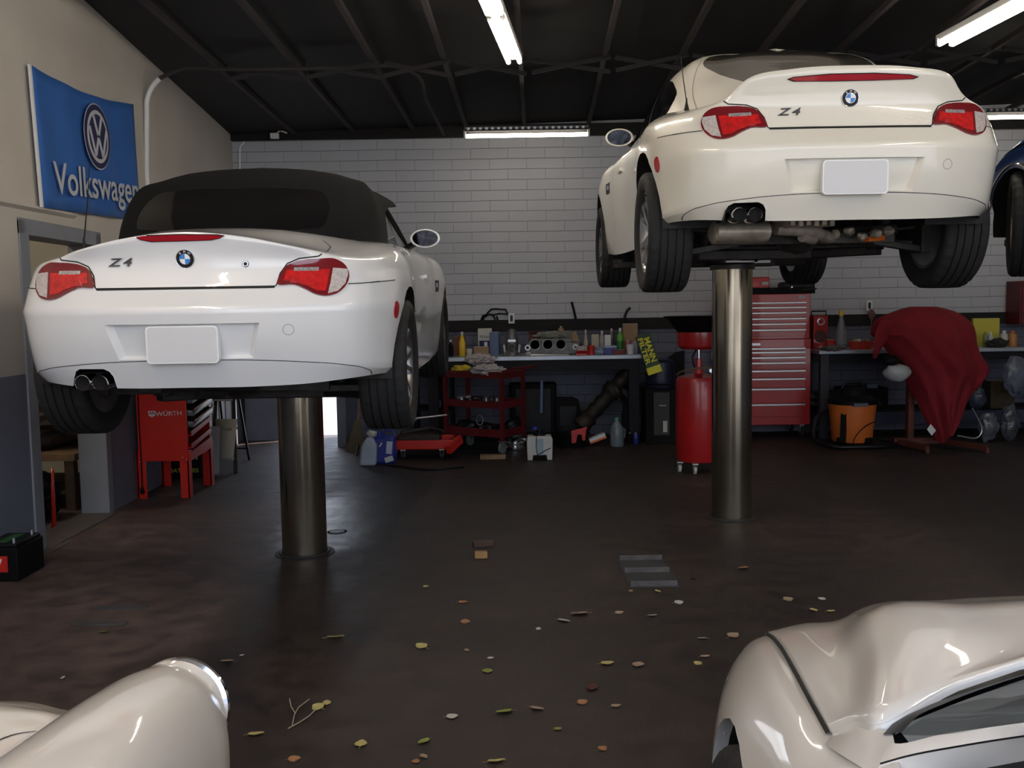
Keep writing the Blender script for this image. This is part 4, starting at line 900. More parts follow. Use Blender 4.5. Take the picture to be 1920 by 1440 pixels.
wc = thing('tool_trolley', 'red trolley with white lettering and sloping drawers beside the left wall', 'tool trolley', (-2.775, 7.47, 0))
mb = MB(); mb.add([(-.20, 0, .30), (.195, 0, .30), (.195, 0, .885), (-.20, 0, .845)] + [(-.20, .02, .30), (.195, .02, .30), (.195, .02, .885), (-.20, .02, .845)], [(0, 1, 2, 3), (7, 6, 5, 4), (0, 4, 5, 1), (1, 5, 6, 2), (2, 6, 7, 3), (3, 7, 4, 0)])
mb.build('front_panel', brred, wc, bevel=.004)
mb = MB(); mb.box((-.19, .28, .58), (.02, .54, .56)); mb.box((0, .55, .60), (.40, .02, .60)); mb.bz(0, .28, .30, .38, .54, .02); mb.bz(0, .28, .83, .38, .5, .015); mb.build('carcass', brred, wc, bevel=.003)
for x, y in ((-.185, .0145), (.16, .0145), (-.185, .55), (.165, .55)):
    MB().box((x, y, .19), (.075, .02, .38)).box((x + (.03 if x > 0 else -.03), y + .02, .19), (.02, .06, .38)).build('leg', brred, wc, bevel=.003)
bin_ = M('bin_grey', (.07, .075, .08), .35, nz=.3)
for k, z in enumerate((.80, .70, .61)):
    mb = MB(); mb.add([(.06, .03, z - .035), (.235, .03, z - .045), (.235, .53, z + .015), (.06, .53, z + .02), (.06, .03, z + .02), (.235, .03, z + .0), (.235, .53, z + .065), (.06, .53, z + .07)], [(0, 1, 2, 3), (0, 4, 5, 1), (1, 5, 6, 2), (2, 6, 7, 3), (3, 7, 4, 0)])
    d_ = mb.build('drawer', bin_, wc, bevel=.003, thick=.004); MB().beam((.245, .03, z + .008), (.245, .53, z + .073), .012, .012).build('drawer_rim', M('rim_red', (.28, .03, .03), .4), d_)
    for q in range(5): MB().cyl((.16, .08 + q * .1, z - .01 + q * .01), (.2, .1 + q * .1, z + .01 + q * .01), .02, n=10).build('tool', dsteel if q % 2 else black, d_)
for z in (.52, .42): MB().beam((.1, .03, z - .02), (.1, .53, z + .05), .24, .012).beam((.215, .03, z), (.215, .53, z + .065), .008, .03).build('shelf', toolred, wc)
MB().add([(.20, 0, .30), (.20, .55, .33), (.20, .55, .42), (.20, 0, .37), (.215, 0, .30), (.215, .55, .33), (.215, .55, .42), (.215, 0, .37)], [(0, 1, 2, 3), (7, 6, 5, 4), (0, 4, 5, 1), (2, 6, 7, 3), (0, 3, 7, 4), (1, 5, 6, 2)]).build('side_rail', brred, wc)
mb = MB()
for x, z in ((-.185, .33), (.15, .33), (-.19, .30), (.18, .31)): mb.lathe([(0, -.003), (.004, -.002), (.005, 0)], (x, -.001, z), 8, Matrix.Rotation(R(-90), 4, 'X'))
mb.build('screws', silver, wc)
fz = frame((.055, -.003, .685), (1, 0, .03), (0, 0, 1))
textfit('WÜRTH', .205, .042, lw_, 'trolley_lettering', wc, fz, bold=.01)
for P in ([(-.132, .004), (-.118, .004), (-.118, .02), (-.108, .02), (-.108, .004), (-.098, .004), (-.098, .02), (-.088, .02), (-.088, .004), (-.076, .004), (-.076, .024), (-.132, .024)],
          [(-.132, -.002), (-.076, -.002), (-.080, -.018), (-.092, -.018), (-.104, -.030), (-.116, -.018), (-.128, -.018)]):
    MB().prism([(a - .0, b_) for a, b_ in P], .000, .002, fz @ Matrix.Translation((-.028, 0, 0))).build('trolley_emblem', lw_, wc, False)
mb = MB(); mb.tube([(-.178, -.008, .84), (-.18, -.01, .6), (-.176, -.01, .35), (-.178, -.01, .09)], .0045, 6); mb.lathe([(.0, 0), (.014, .004), (.018, .03), (.012, .05), (.004, .065)], (-.178, -.012, .04), 12); mb.build('hanging_cord', black, wc)
crumple('dirty_rag', 'crumpled brown dirty rags on top of the red lettered trolley', (-2.80, 7.72, .885), (.15, .20, .035), tanm, 3)

ct = carton('battery_box', 'black box with yellow and white lettering on the floor behind the red trolley legs', D(352, 903, 8.45), (.30, .2, .24), black, cat='box', tape=black); ct.location.z = 0
textfit('INTERSTATE', .25, .035, white, 'box_lettering', ct, frame((.01, -.102, .19), (1, 0, 0), (0, 0, 1)), bold=.01); textfit('BATTERIES', .25, .035, M('letter_yellow', (.55, .6, .05), .5), 'box_lettering', ct, frame((.01, -.102, .075), (1, 0, 0), (0, 0, 1)), bold=.01)
# step ladder
b0 = G(400, 886); lad = thing('step_ladder', 'black framed step ladder standing behind the red trolley by the left wall', 'ladder', (b0.x, b0.y, 0))
mb = MB(); H = 1.05
A = [(0, 0, 0), (.22, -.05, 0)]; T = [(-.06, .45, H), (.10, .40, H)]
for a, t_ in zip(A, T): MB().beam(a, t_, .035, .02).build('rail', satin, lad, bevel=.003)
for k in range(4):
    f = .12 + .25 * k; p = Vector(A[0]).lerp(Vector(T[0]), f); q = Vector(A[1]).lerp(Vector(T[1]), f); MB().beam(p, q, .12, .02).build('step', M('step_grey', (.3, .3, .29), .5), lad)
MB().beam((-.1, .75, 0), (-.08, .46, H), .02, .02).beam((.14, .7, 0), (.08, .44, H), .02, .02).beam((-.1, .72, .12), (.13, .68, .12), .015, .015).build('rear_frame', satin, lad)
MB().add([(.02, .0, .12), (.20, -.04, .12), (.21, .1, .48), (.0, .14, .48)], [(0, 1, 2, 3)]).build('side_board', M('board_cream', (.45, .42, .33), .6), lad, thick=.012)
mb = MB(); mb.box((0, 0, .22), (.16, .015, .44), (R(-12), 0, 0)); o = mb.build('panel_board', M('panel_grey', (.33, .34, .35), .5), bevel=.004); o.location = D(396, 880, 8.55); o.location.z = 0; tag(o, 'small grey flat board leaning against the step ladder', 'board')
# side room contents
t = thing('wood_bench', 'brown wooden shelf bench inside the side room doorway', 'bench', (-3.74, 7.5, 0)); MB().bz(0, 0, .38, .9, .9, .05).build('bench_top', wood, t)
for x in (-.4, .4):
    for y in (-.4, .4): MB().bz(x, y, 0, .07, .07, .38).build('leg', M('wood_darker', (.08, .045, .025), .7, nz=.4), t)
MB().bz(0, 0, .12, .8, .8, .03).build('shelf', M('wood_darker', (.08, .045, .025), .7, nz=.4), t)
crumple('junk_pile', 'dark heap of boxes and cloths on the side room bench', (-3.76, 7.5, .60), (.34, .34, .20), M('junk_brown', (.06, .04, .03), .8, nz=.5), 12, 'pile')
crumple('dark_bag', 'black bin bag on the side room floor below the bench', (-3.5, 6.75, .17), (.2, .2, .17), black, 14, 'bag')
o = MB().add([(-.0, 0, 0), (.03, 0, .02), (.025, .02, .4), (.01, .02, .42)], [(0, 1, 2, 3)]).build('red_cloth', brred, thick=.01); o.location = (-3.165, 6.40, .02); tag(o, 'narrow strip of red cloth hanging just inside the side room doorway', 'cloth')
t = thing('added_bulb', 'bare light bulb added out of view on the side room ceiling', 'light bulb', (-4.2, 6.2, 2.95)); MB().lathe([(0, -.13), (.03, -.12), (.04, -.09), (.02, -.05), (.018, -.03)], n=16).build('added_bulb_glass', M('added_bulb_glow', (1, .9, .75), .5, emit=420), t); MB().lathe([(.02, -.04), (.02, 0), (0, 0)], n=12).build('socket', white, t)  # unseen bulb, added to brighten the side room
# battery at the left edge
bt = thing('car_battery', 'black car battery with red label on the floor at the left edge', 'battery', (G(20, 1088).x - .05, G(20, 1088).y + .12, 0), R(0))
MB().bz(0, 0, 0, .22, .30, .19).build('case', black, bt, bevel=.006); MB().bz(0, 0, .19, .20, .28, .02).build('lid', satin, bt, bevel=.004)
MB().box((0, 0, .212), (.06, .2, .002)).build('green_label', M('label_green', (.03, .12, .03), .5), bt)
for y in (-.1, .1): MB().lathe([(.009, .21), (.008, .235), (0, .235)], (.07, y, 0), 12).build('terminal', silver, bt)
MB().box((-.02, -.151, .10), (.15, .002, .09)).build('red_label', brred, bt); MB().prism(bar((-.0, .08), (.02, .13), .012), -.153, -.152, Matrix(((1, 0, 0, 0), (0, 0, 1, 0), (0, 1, 0, 0), (0, 0, 0, 1)))).build('label_stroke', white, bt, False)

# ---------------------------------------------------------------- left work bench
YF = 10.10; ZB = D(1000, 668, YF).z; XL, XRb = D(800, 670, YF).x, D(1203, 670, YF).x
wb = thing('work_bench', 'long workbench with bright metal top against the middle of the back wall', 'workbench', ((XL + XRb) / 2, 10.45, 0)); WB = XRb - XL
MB().box((0, 0, ZB - .022), (WB, .70, .044)).build('bench_top', M('bench_metal', (.45, .49, .56), .35, .6, nz=.2, ns=4), wb, bevel=.004)
MB().box((0, -.31, ZB - .10), (WB - .1, .04, .11)).box((0, .31, ZB - .10), (WB - .1, .04, .11)).build('apron', M('bench_dark', (.014, .014, .019), .6, nz=.3, spec=.2), wb)
for x in (-WB / 2 + .06, WB / 2 - .08):
    for y in (-.29, .29): MB().bz(x, y, 0, .11, .09, ZB - .045).build('leg', MATS['bench_dark'], wb, bevel=.004)
MB().box((WB * .25, .27, .33), (WB * .5 - .1, .03, .10)).build('rail', M('rail_grey', (.05, .055, .07), .6), wb)
def bn_(x0, x1, yt, Y=10.3): return sp(x0, x1, yt, 670, Y, ZB)
p, w_, h = bn_(861, 873, 622); bottle('spray_bottle', 'yellow bottle with white and red cap on the bench left end', p, w_ / 2, h, yellow, white, .4)
p, w_, h = bn_(850, 874, 624, 10.6); carton('brown_box', 'brown box behind the yellow bottle on the bench', p, (w_ * .9, .12, h * .85), M('box_brown', (.15, .06, .035), .8))
p, w_, h = bn_(841, 850, 627, 10.35); bottle('small_bottle', 'small black and white bottle at the far left end of the bench', p, w_ / 2, h * .75, black, white)
p, w_, h = bn_(874, 886, 648); o = MB().lathe([(0, 0), (w_ * .42, 0), (w_ * .5, h * .7), (w_ * .46, h * .7), (w_ * .4, .01), (0, .01)], n=18).build('paper_cup', offw); o.location = p; tag(o, 'pale cup between the yellow bottle and the cardboard boxes', 'cup')
p, w_, h = bn_(888, 916, 650, 10.35); carton('parts_box', 'flat cardboard parts box in front of the oil carton', p, (w_, .12, h), card, .1)
p, w_, h = bn_(897, 923, 616, 10.55); mo = carton('oil_carton', 'white and navy oil carton with a large number one', p, (w_, .12, h), offw, 0)
MB().box((0, -.0615, h * .30), (w_ * .8, .002, h * .5)).build('navy_panel', navy, mo); textfit('1', .035, h * .34, white, 'panel_number', mo, frame((.01, -.0635, h * .33), (1, 0, 0), (0, 0, 1)), bold=.02); textfit('Mobil', w_ * .7, .03, navy, 'carton_lettering', mo, frame((0, -.0615, h * .7), (1, 0, 0), (0, 0, 1)))
p, w_, h = bn_(920, 937, 618, 10.5); carton('blue_carton', 'small blue grey carton right of the oil carton', p, (w_, .1, h * .9), M('carton_blue', (.12, .17, .28), .6), -.2)
crumple('shop_rag', 'pile of white and pinkish shop rags hanging over the bench edge', D(900, 674, 10.07), (.15, .09, .06), rag, 5)
# gearbox
p, w_, h = bn_(944, 976, 616, 10.4); gb = thing('gearbox', 'grey metal gearbox standing upright on the bench', 'gearbox', p)
MB().lathe([(0, 0), (w_ * .5, 0), (w_ * .5, .03), (w_ * .36, .06), (w_ * .38, h * .55), (w_ * .30, h * .8), (w_ * .2, h * .97), (0, h)], n=22).build('housing', greym, gb)
MB().lathe([(.035, 0), (.035, .02), (.02, .022), (0, .01)], (0, -w_ * .38, h * .35), 16, Matrix.Rotation(R(90), 4, 'X')).build('output_flange', dsteel, gb); MB().box((0, -w_ * .37, h * .55), (w_ * .45, .02, .025)).build('pan_rib', silver, gb)
for s in (-1, 1): MB().box((s * w_ * .42, -.02, h * .2), (.02, .05, h * .4), (0, s * .12, 0)).build('mount_ear', offw, gb)
# gasket and outlet on the wall
mb = MB(); g0 = D(928, 592, YB - .02)
def gp(x, y): return D(x, y, YB - .02)
mb.tube([gp(*q) for q in ((911, 595), (914, 587), (921, 580), (930, 579), (938, 580), (948, 580), (951, 587), (953, 589), (948, 589), (936, 588), (928, 590), (916, 590))], .011, 6, True)
mb.tube([gp(917 + 11 * math.cos(t), 600 - 11 * math.sin(t)) for t in [PI * k / 10 for k in range(11)]], .011, 6); mb.tube([gp(902, 601), gp(905, 593), gp(912, 590)], .012, 6); mb.tube([gp(934, 601), gp(931, 593)], .012, 6)
tag(mb.build('gasket', satin), 'black engine gasket hanging on the white wall left of the socket', 'gasket')
def outlet(px, py, label, w_=.07, h_=.115):
    p = D(px, py, YB - .035); t = thing('wall_socket', label, 'socket', p); MB().box((0, 0, 0), (w_, .012, h_)).build('cover_plate', white, t, bevel=.003); MB().box((0, -.007, 0), (w_ * .4, .006, h_ * .6)).build('socket_face', satin, t); return t
outlet(959, 597, 'white wall socket with dark centre above the gearbox'); outlet(1630, 573, 'white wall socket above the right bench, left of the red cloth')
# cylinder head
p, w_, h = bn_(1040, 1086, 638, 10.35); eng = thing('cylinder_head', 'grey cast cylinder head with round ports on the bench', 'engine part', D(1037, 668, 10.42)); eng.location.z = ZB; W_ = .58; h = .185
MB().bz(0, 0, .0, W_, .2, h * .75).bz(-.02, .02, h * .7, W_ * .8, .14, h * .25).build('casting', greym, eng, bevel=.012)
for k, x in enumerate((-.20, -.06, .08)): MB().lathe([(.050, 0), (.062, -.004), (.062, .02)], (x, -.105, h * .62), 24, Matrix.Rotation(R(90), 4, 'X'), False).mat(1).lathe([(0, .0), (.05, .0)], (x, -.102, h * .62), 24, Matrix.Rotation(R(90), 4, 'X')).build('port_ring', [silver, gapm], eng)
for x in (-.28, .24): MB().lathe([(.018, .004), (.02, 0), (.03, 0), (.03, .02)], (x, -.115, h * .45), 16, Matrix.Rotation(R(90), 4, 'X'), False).build('hose_stub', silver, eng)
mb = MB(); a = D(985, 664, 10.13); b_ = D(1066, 664, 10.13); mb.tube([a + Vector((.05, 0, .012)), b_ + Vector((0, 0, .012))], .011, 8); mb.lathe([(.02, -.01), (.026, 0), (.02, .01)], a + Vector((.02, 0, .015)), 14); tag(mb.build('torque_wrench', silver), 'long shiny torque wrench lying along the front edge of the bench', 'wrench').location.z = ZB - a.z - .001
p, w_, h = bn_(985, 996, 658, 10.12); crumple('paper_wad', 'small pale paper wad at the handle of the torque wrench', p + Vector((0, 0, .022)), (w_ / 2, .03, .022), offw, 4, 'paper')
p, w_, h = bn_(992, 1014, 612, 10.65); carton('wood_tray', 'open wooden box at the back of the bench behind the engine part', p, (w_, .12, h * .8), M('wood_red', (.16, .05, .03), .7), 0, open_=True)
crumple('plastic_bag', 'crumpled clear plastic bag on top of the cylinder head', (eng.location.x - .02, 10.45, ZB + .215), (.17, .07, .035), M('bag_plastic', (.28, .29, .25), .25, nz=.4), 9, 'bag')
p, w_, h = bn_(1024, 1034, 619, 10.6); bottle('glass_jar', 'small amber jar behind the cylinder head', p, w_ / 2, h * .9, M('amber', (.3, .14, .05), .3), white, .2, 'jar')
p, w_, h = bn_(1036, 1045, 617, 10.62); bottle('cream_jar', 'cream jar with pink lid at the back of the bench', p, w_ / 2, h * .95, offw, M('pink', (.5, .2, .18), .5), .2, 'jar')
p, w_, h = bn_(1047, 1058, 611, 10.62); bottle('tan_tin', 'tan tin behind the grey cardboard box on the bench', p, w_ / 2, h, card, tanm, .1, 'tin')
p, w_, h = bn_(1050, 1072, 621, 10.5); carton('grey_box', 'grey cardboard box leaning by the cylinder head', p, (w_, .09, h), M('card_grey', (.17, .15, .14), .8), .15)
p, w_, h = bn_(1073, 1087, 617, 10.5); carton('tilted_box', 'light brown box tilted against the grey cardboard box', p + Vector((0, 0, .12)), (w_, .07, h * .45), card, 0, rot=(0, R(-18), 0)); 
p, w_, h = bn_(1070, 1090, 630, 10.52); carton('support_box', 'dark box beneath the tilted light brown box', p, (w_, .09, .115), M('box_dark', (.05, .05, .055), .7))
p, w_, h = bn_(1094, 1103, 618, 10.45); bottle('beige_bottle', 'slim beige squeeze bottle in the middle of the bench', p, w_ / 2, h, M('beige', (.4, .37, .28), .5), offw, .5)
p, w_, h = bn_(1109, 1123, 627, 10.5); carton('beige_carton', 'beige carton between the squeeze bottle and the white carton', p, (w_, .08, h), M('beige', (.4, .37, .28), .5))
p, w_, h = bn_(1134, 1145, 628, 10.4); carton('white_carton', 'tall white carton left of the green bottle', p, (w_, .07, h), white)
p, w_, h = bn_(1124, 1134, 620, 10.6); bottle('white_bottle', 'white bottle at the back behind the white carton', p, w_ / 2, h, offw, white, .3)
p, w_, h = bn_(1142, 1152, 616, 10.62); bottle('grey_can', 'grey can at the back of the bench left of the green bottle', p, w_ / 2, h, greym, offw, .12, 'can')
p, w_, h = bn_(1157, 1169, 615, 10.4); bottle('green_bottle', 'bright green bottle with white cap on the bench', p, w_ / 2, h, green, white, .3, lab=M('label_dkgreen', (.03, .15, .03), .5))
p, w_, h = bn_(1168, 1195, 607, 10.6); carton('cardboard_box', 'square cardboard box at the right end of the bench against the wall', p, (w_, .14, h), card, -.05)
p, w_, h = bn_(1174, 1190, 646, 10.25); cu = MB().lathe([(0, 0), (w_ * .34, 0), (w_ * .48, h), (w_ * .51, h + .003), (w_ * .44, h), (w_ * .3, .01), (0, .01)], n=24).build('foam_cup', white); cu.location = p; tag(cu, 'white foam cup near the right end of the bench', 'cup')
p, w_, h = bn_(1082, 1098, 652, 10.2); t = carton('red_tray', 'low red parts tray in front of the bottles, with a white rag in it', p, (w_ * 1.3, .12, .045), brred, open_=True)
crumple('white_cloth', 'small crumpled white cloth lying in the red tray', p + Vector((-.0, 0, .06)), (.05, .045, .035), rag, 8)
p, w_, h = bn_(1101, 1116, 648, 10.25); o = MB().lathe([(0, 0), (w_ * .4, 0), (w_ * .5, h), (w_ * .46, h), (w_ * .35, .01), (0, .01)], n=20).build('red_bowl', brred); o.location = p; tag(o, 'round red bowl in the middle of the bench', 'bowl')
crumple('blue_cloth', 'light blue crumpled cloth right of the red bowl on the bench', bn_(1117, 1132, 655, 10.25)[0] + Vector((0, 0, .04)), (.05, .04, .04), M('cloth_lblue', (.25, .32, .45), .8, nz=.3), 11)
p, w_, h = bn_(1133, 1155, 643, 10.25); t = carton('blue_tray', 'blue plastic box with white lid in front of the green bottle', p, (w_, .11, h * .6), blue); MB().bz(0, 0, h * .6, w_ * 1.04, .115, .02).build('lid', M('lid_lblue', (.35, .42, .5), .4), t)
p, w_, h = bn_(1147, 1170, 655, 10.22); t = carton('flat_red_case', 'flat dark red case lying before the green bottle', p, (w_, .1, .05), dkred)
for k, (x, y) in enumerate(((1178, 636), (1190, 640))):
    p, w_, h = bn_(x - 6, x + 6, y, 10.45); bottle('paint_can', ('small pink can under the cardboard box' if k == 0 else 'pale blue can right of the foam cup'), p, w_ / 2, h, (M('pinkcan', (.35, .12, .12), .5) if k == 0 else M('palecan', (.3, .32, .42), .5)), offw, .15, 'can')
for (a, b_, lab) in (((1072, 566), (1080, 600), 'black rubber hose hanging on the wall above the bench middle'),):
    o = MB().tube([D(a[0], a[1], YB - .03), D(1076, 582, YB - .03), D(b_[0], b_[1], YB - .04)], .014, 8).build('hanging_hose', satin); tag(o, lab, 'hose')
o = MB().tube([D(1182, 577, YB - .05), D(1176, 582, YB - .05), D(1172, 592, YB - .05), D(1170, 602, YB - .05)], .015, 8).build('hose_hook', satin); tag(o, 'short curved black hook on the wall above the cardboard box', 'hook')
# box with filter lettering
fa, fb = D(1205, 628, 10.0), D(1229, 700, 10.0); L = (fb - fa).length
mf = thing('filter_box', 'long green and yellow filter box leaning against the bench right end', 'box', fb, rot=(R(-3), 0, 0)); vx = (fa - fb).normalized(); vx = Vector((vx.x, 0, vx.z)).normalized(); vz = Vector((0, -1, 0)); vy = vz.cross(vx)
FM = lambda u, v, d=0: Vector((0, 0, 0)) + vx * u + vy * v + vz * d
def slab(u0, u1, v0, v1, d0, d1, m, nm, par): 
    vs = [FM(u, v, d) for d in (d0, d1) for u, v in ((u0, v0), (u1, v0), (u1, v1), (u0, v1))]; return MB().add(vs, [(0, 3, 2, 1), (4, 5, 6, 7), (0, 1, 5, 4), (1, 2, 6, 5), (2, 3, 7, 6), (3, 0, 4, 7)]).build(nm, m, par, bevel=.002)
ym = M('box_yellow', (.75, .68, .03), .5); gm = M('box_green', (.012, .06, .02), .5)
slab(.075, L, -.075, .075, -.07, 0, gm, 'green_body', mf); slab(0.0, .078, -.076, .076, -.072, .001, ym, 'yellow_end', mf)
q = textfit('MANN', L * .62, .065, ym, 'box_lettering', mf, frame(FM(.08 + L * .41, -.030, .003), -vx, -vy), bold=.03); q = textfit('FILTER', L * .68, .052, ym, 'box_lettering', mf, frame(FM(.08 + L * .41, .038, .003), -vx, -vy), bold=.03)

# ---------------------------------------------------------------- below the left bench
cp = D(925, 846, 9.75); tr = thing('service_cart', 'dark red three-tier service cart standing in front of the bench', 'cart', (-.29, 9.80, 0), R(-34))
for z, hgt in ((.76, .07), (.46, .07), (.17, .08)):
    mb = MB(); mb.bz(0, 0, z, .72, .40, .012)
    for s in (-1, 1): mb.bz(0, s * .2, z, .72, .012, hgt); mb.bz(s * .36, 0, z, .012, .40, hgt)
    mb.build('tray', dkred, tr, bevel=.002)
for x in (-.355, .355):
    for y in (-.195, .195): MB().bz(x, y, .135, .035, .035, .685).build('upright', dkred, tr)
for x in (-.32, .32):
    for y in (-.16, .16): caster(tr, x, y, .135, .058, M('caster_grey', (.16, .19, .19), .4))
MB().beam((.36, -.19, .83), (.50, -.19, .87), .02, .02).beam((.36, .19, .83), (.50, .19, .87), .02, .02).beam((.50, -.2, .87), (.50, .2, .87), .02, .02).build('push_handle', dkred, tr)
def cartpt(x, y, z): return Matrix.Translation(tr.location) @ Matrix.Rotation(R(-34), 4, 'Z') @ Vector((x, y, z))
crumple('yellow_cloth', 'bright yellow cloth on the top tray of the red cart', cartpt(-.20, -.10, .83), (.11, .09, .05), M('cloth_yellow', (.65, .5, .04), .85, nz=.3, bump=.3), 21)
crumple('white_towel', 'crumpled white towel on the right part of the red cart top', cartpt(.16, -.15, .845), (.15, .09, .055), rag, 22)
crumple('grey_towel', 'grey rag between the yellow cloth and the white towel on the cart', cartpt(-.04, -.05, .83), (.09, .08, .05), M('rag_grey', (.08, .08, .085), .9), 23)
for k in range(16):
    x = -.28 + .56 * random.random(); y = -.15 + .2 * random.random(); p = cartpt(x, y, .50 + .03 * (k % 2)); mb = MB(); a = random.random() * PI
    if k % 2: mb.cyl((0, 0, .014), (.05 * math.cos(a), .05 * math.sin(a), .014), .018, n=10)
    else: mb.lathe([(.016, 0), (.025, 0), (.025, .045), (.016, .05), (.012, .03)], n=12)
    o = mb.build('socket_bit', silver if k % 3 else dsteel); o.location = p; tag(o, 'small metal socket lying in the middle tray of the red cart', 'socket', 'loose sockets on the cart')
for k, (x, s) in enumerate(((-.22, .09), (.0, .08), (.2, .07))):
    o = MB().blob((0, 0, 0), (s * 1.1, s, s * .8), .2, 5, 18, 12, 30 + k).build('engine_part', M('oily_metal', (.04, .04, .04), .4, .7, nz=.6, ns=20)); o.location = cartpt(x, -.02, .172 + s * .75); tag(o, ['dark oily engine part at the left of the cart bottom tray', 'dark lump of engine metal mid-way along the cart bottom tray', 'smaller dark metal part at the right of the cart bottom tray'][k], 'engine part')
o = MB().tube([cartpt(.06 + .04 * math.cos(t), -.17, .33 + .05 * math.sin(t)) for t in [2 * PI * k / 16 for k in range(16)]], .006, 6, True).build('metal_ring', silver); tag(o, 'thin silver ring gasket leaning in the cart bottom tray', 'gasket')
# black cases
p = D(1010, 800, 10.45); o = thing('black_case', 'tall black plastic case under the bench behind the red cart', 'case', (D(1000, 800, 10.6).x, 10.6, 0)); MB().bz(0, 0, 0, .52, .16, .63).build('case_body', black, o, bevel=.02); MB().box((0, -.085, .32), (.4, .012, .5)).build('case_lid', satin, o, bevel=.008)
o = thing('leaning_board', 'lower black panel leaning right of the tall black case', 'panel', (D(1068, 800, 10.5).x, 10.5, 0)); MB().prism([(-.16, 0), (.16, 0), (.10, .44), (.03, .47), (-.16, .47)], -.03, .03, Matrix(((1, 0, 0, 0), (0, 0, 1, 0), (0, 1, 0, 0), (0, 0, 0, 1)))).build('panel_body', black, o, bevel=.01); MB().box((-.02, -.035, .22), (.18, .01, .3)).build('panel_rib', satin, o)
o = MB().tube([D(1016, 737, 10.2), D(1015, 797, 10.2)], .016, 10).build('blue_tube', M('tube_lblue', (.12, .2, .3), .4)); tag(o, 'pale blue tube standing upright before the tall black case', 'tube'); o.location.z = -D(1015, 797, 10.2).z + .33
# wheel rims / covers
for k, (px, py, r, tl, lab) in enumerate(((966, 838, .145, 0, 'shiny silver wheel rim lying flat on the floor by the cart'), (965, 822, .14, .12, 'dark chrome wheel cover resting tilted on the silver rim'), (962, 800, .13, .5, 'black wheel cover leaning on top of the rim stack'))):
    t = thing('wheel_cover', lab, 'wheel rim', D(px, py, 9.85), rot=(R(-10) if k else 0, -tl, 0), group='wheel covers stacked by the cart'); t.location.z = (.0, .10, .20)[k]
    MB().lathe([(r * .95, 0), (r, .01), (r, .03), (r * .9, .04), (r * .9, .075), (r, .09), (r * .97, .10), (r * .6, .085), (r * .3, .11), (0, .11)], n=36).build('rim_shell', [chrome, dsteel, satin][k], t)
    for q in range(5): a = 2 * PI * q / 5; MB().box((r * .5 * math.cos(a), r * .5 * math.sin(a), .10), (r * .5, .03, .012), (0, 0, a)).build('spoke', [silver, silver, dsteel][k], t)
# white jug
p = G(1012, 861); jg = thing('sprayer_tank', 'white plastic tank with blue cap and black strap on the floor before the bench', 'jug', (p.x, p.y, 0))
MB().prism([(-.12, 0), (-.07, 0), (-.065, .05), (.065, .05), (.07, 0), (.12, 0), (.125, .2), (.11, .235), (-.11, .235), (-.125, .2)], -.07, .07, Matrix(((1, 0, 0, 0), (0, 0, 1, 0), (0, 1, 0, 0), (0, 0, 0, 1)))).build('tank', offw, jg, bevel=.008)
MB().box((0, -.073, .13), (.07, .004, .16)).build('level_window', M('window_lblue', (.25, .33, .38), .4), jg); MB().lathe([(.0, .235), (.06, .235), (.055, .25), (.03, .27), (.03, .30), (0, .30)], (.0, 0, 0), 20).build('neck', satin, jg); MB().lathe([(.035, .29), (.035, .32), (0, .32)], (-.045, 0, 0), 16).build('cap', blue, jg)
MB().tube([(-.03, -.078, .24), (-.035, -.08, .12), (-.02, -.08, .05)], .003).tube([(-.03, -.08, .05), (.06, -.08, .10), (.13, -.06, .13)], .004).build('strap', satin, jg)
# black tub with red bracket
p = D(1072, 850, 9.95); tb = thing('drain_tub', 'round black tub on the floor under the bench', 'tub', (p.x, 10.0, 0)); MB().lathe([(0, 0), (.17, 0), (.20, .13), (.205, .13), (.19, .13), (.165, .012), (0, .012)], n=28).build('tub_body', black, tb); MB().tube([(-.19, 0, .12), (-.1, -.1, .22), (.1, -.1, .22), (.19, 0, .12)], .006).build('tub_handle', satin, tb)
a = D(1072, 831, 9.75); Pp = [(1071, 808), (1101, 800), (1099, 809), (1097, 826), (1092, 826), (1090, 815), (1083, 815), (1080, 830), (1072, 831)]
o = MB().add([D(x, y, 9.80) - a for x, y in Pp] + [D(x, y, 9.83) - a for x, y in Pp], [tuple(range(9)), tuple(range(17, 8, -1))] + [(i, (i + 1) % 9, 9 + (i + 1) % 9, 9 + i) for i in range(9)]).build('red_bracket', brred, smooth=False, bevel=.002); o.location = a; tag(o, 'red angled bracket propped on the rim of the black tub', 'bracket')
p = G(1120, 834); t = thing('filter_carton', 'white carton with orange edge lying tilted on the floor beside the black tub', 'box', (p.x, p.y, .075), rot=(0, R(-20), 0)); MB().box((0, 0, 0), (.18, .1, .055)).build('box_body', white, t, bevel=.003); MB().box((0, -.0515, -.018), (.18, .002, .02)).build('orange_edge', orange, t)
p = G(1157, 836); wj = thing('water_jug', 'clear plastic gallon jug with green cap under the bench right end', 'jug', (p.x, p.y, 0)); MB().lathe([(0, 0), (.068, 0), (.072, .02), (.072, .16), (.06, .21), (.025, .26), (.02, .28), (0, .28)], n=22).build('jug_body', M('jug_plastic', (.22, .27, .30), .2, trans=.3), wj); MB().lathe([(.022, .275), (.022, .30), (0, .30)], n=12).build('cap', M('cap_green', (.1, .4, .2), .4), wj); MB().tube([(.05, 0, .2), (.085, 0, .17), (.08, 0, .10), (.068, 0, .08)], .008).build('jug_handle', MATS['jug_plastic'], wj)
for k, px in enumerate((1181, 1192)): p = G(px, 832); bottle('small_can', ['small dark can right of the clear gallon jug', 'small blue and white can beside the bench leg'][k], (p.x, p.y, 0), .03, .12, [black, blue][k], silver, .12, 'can')
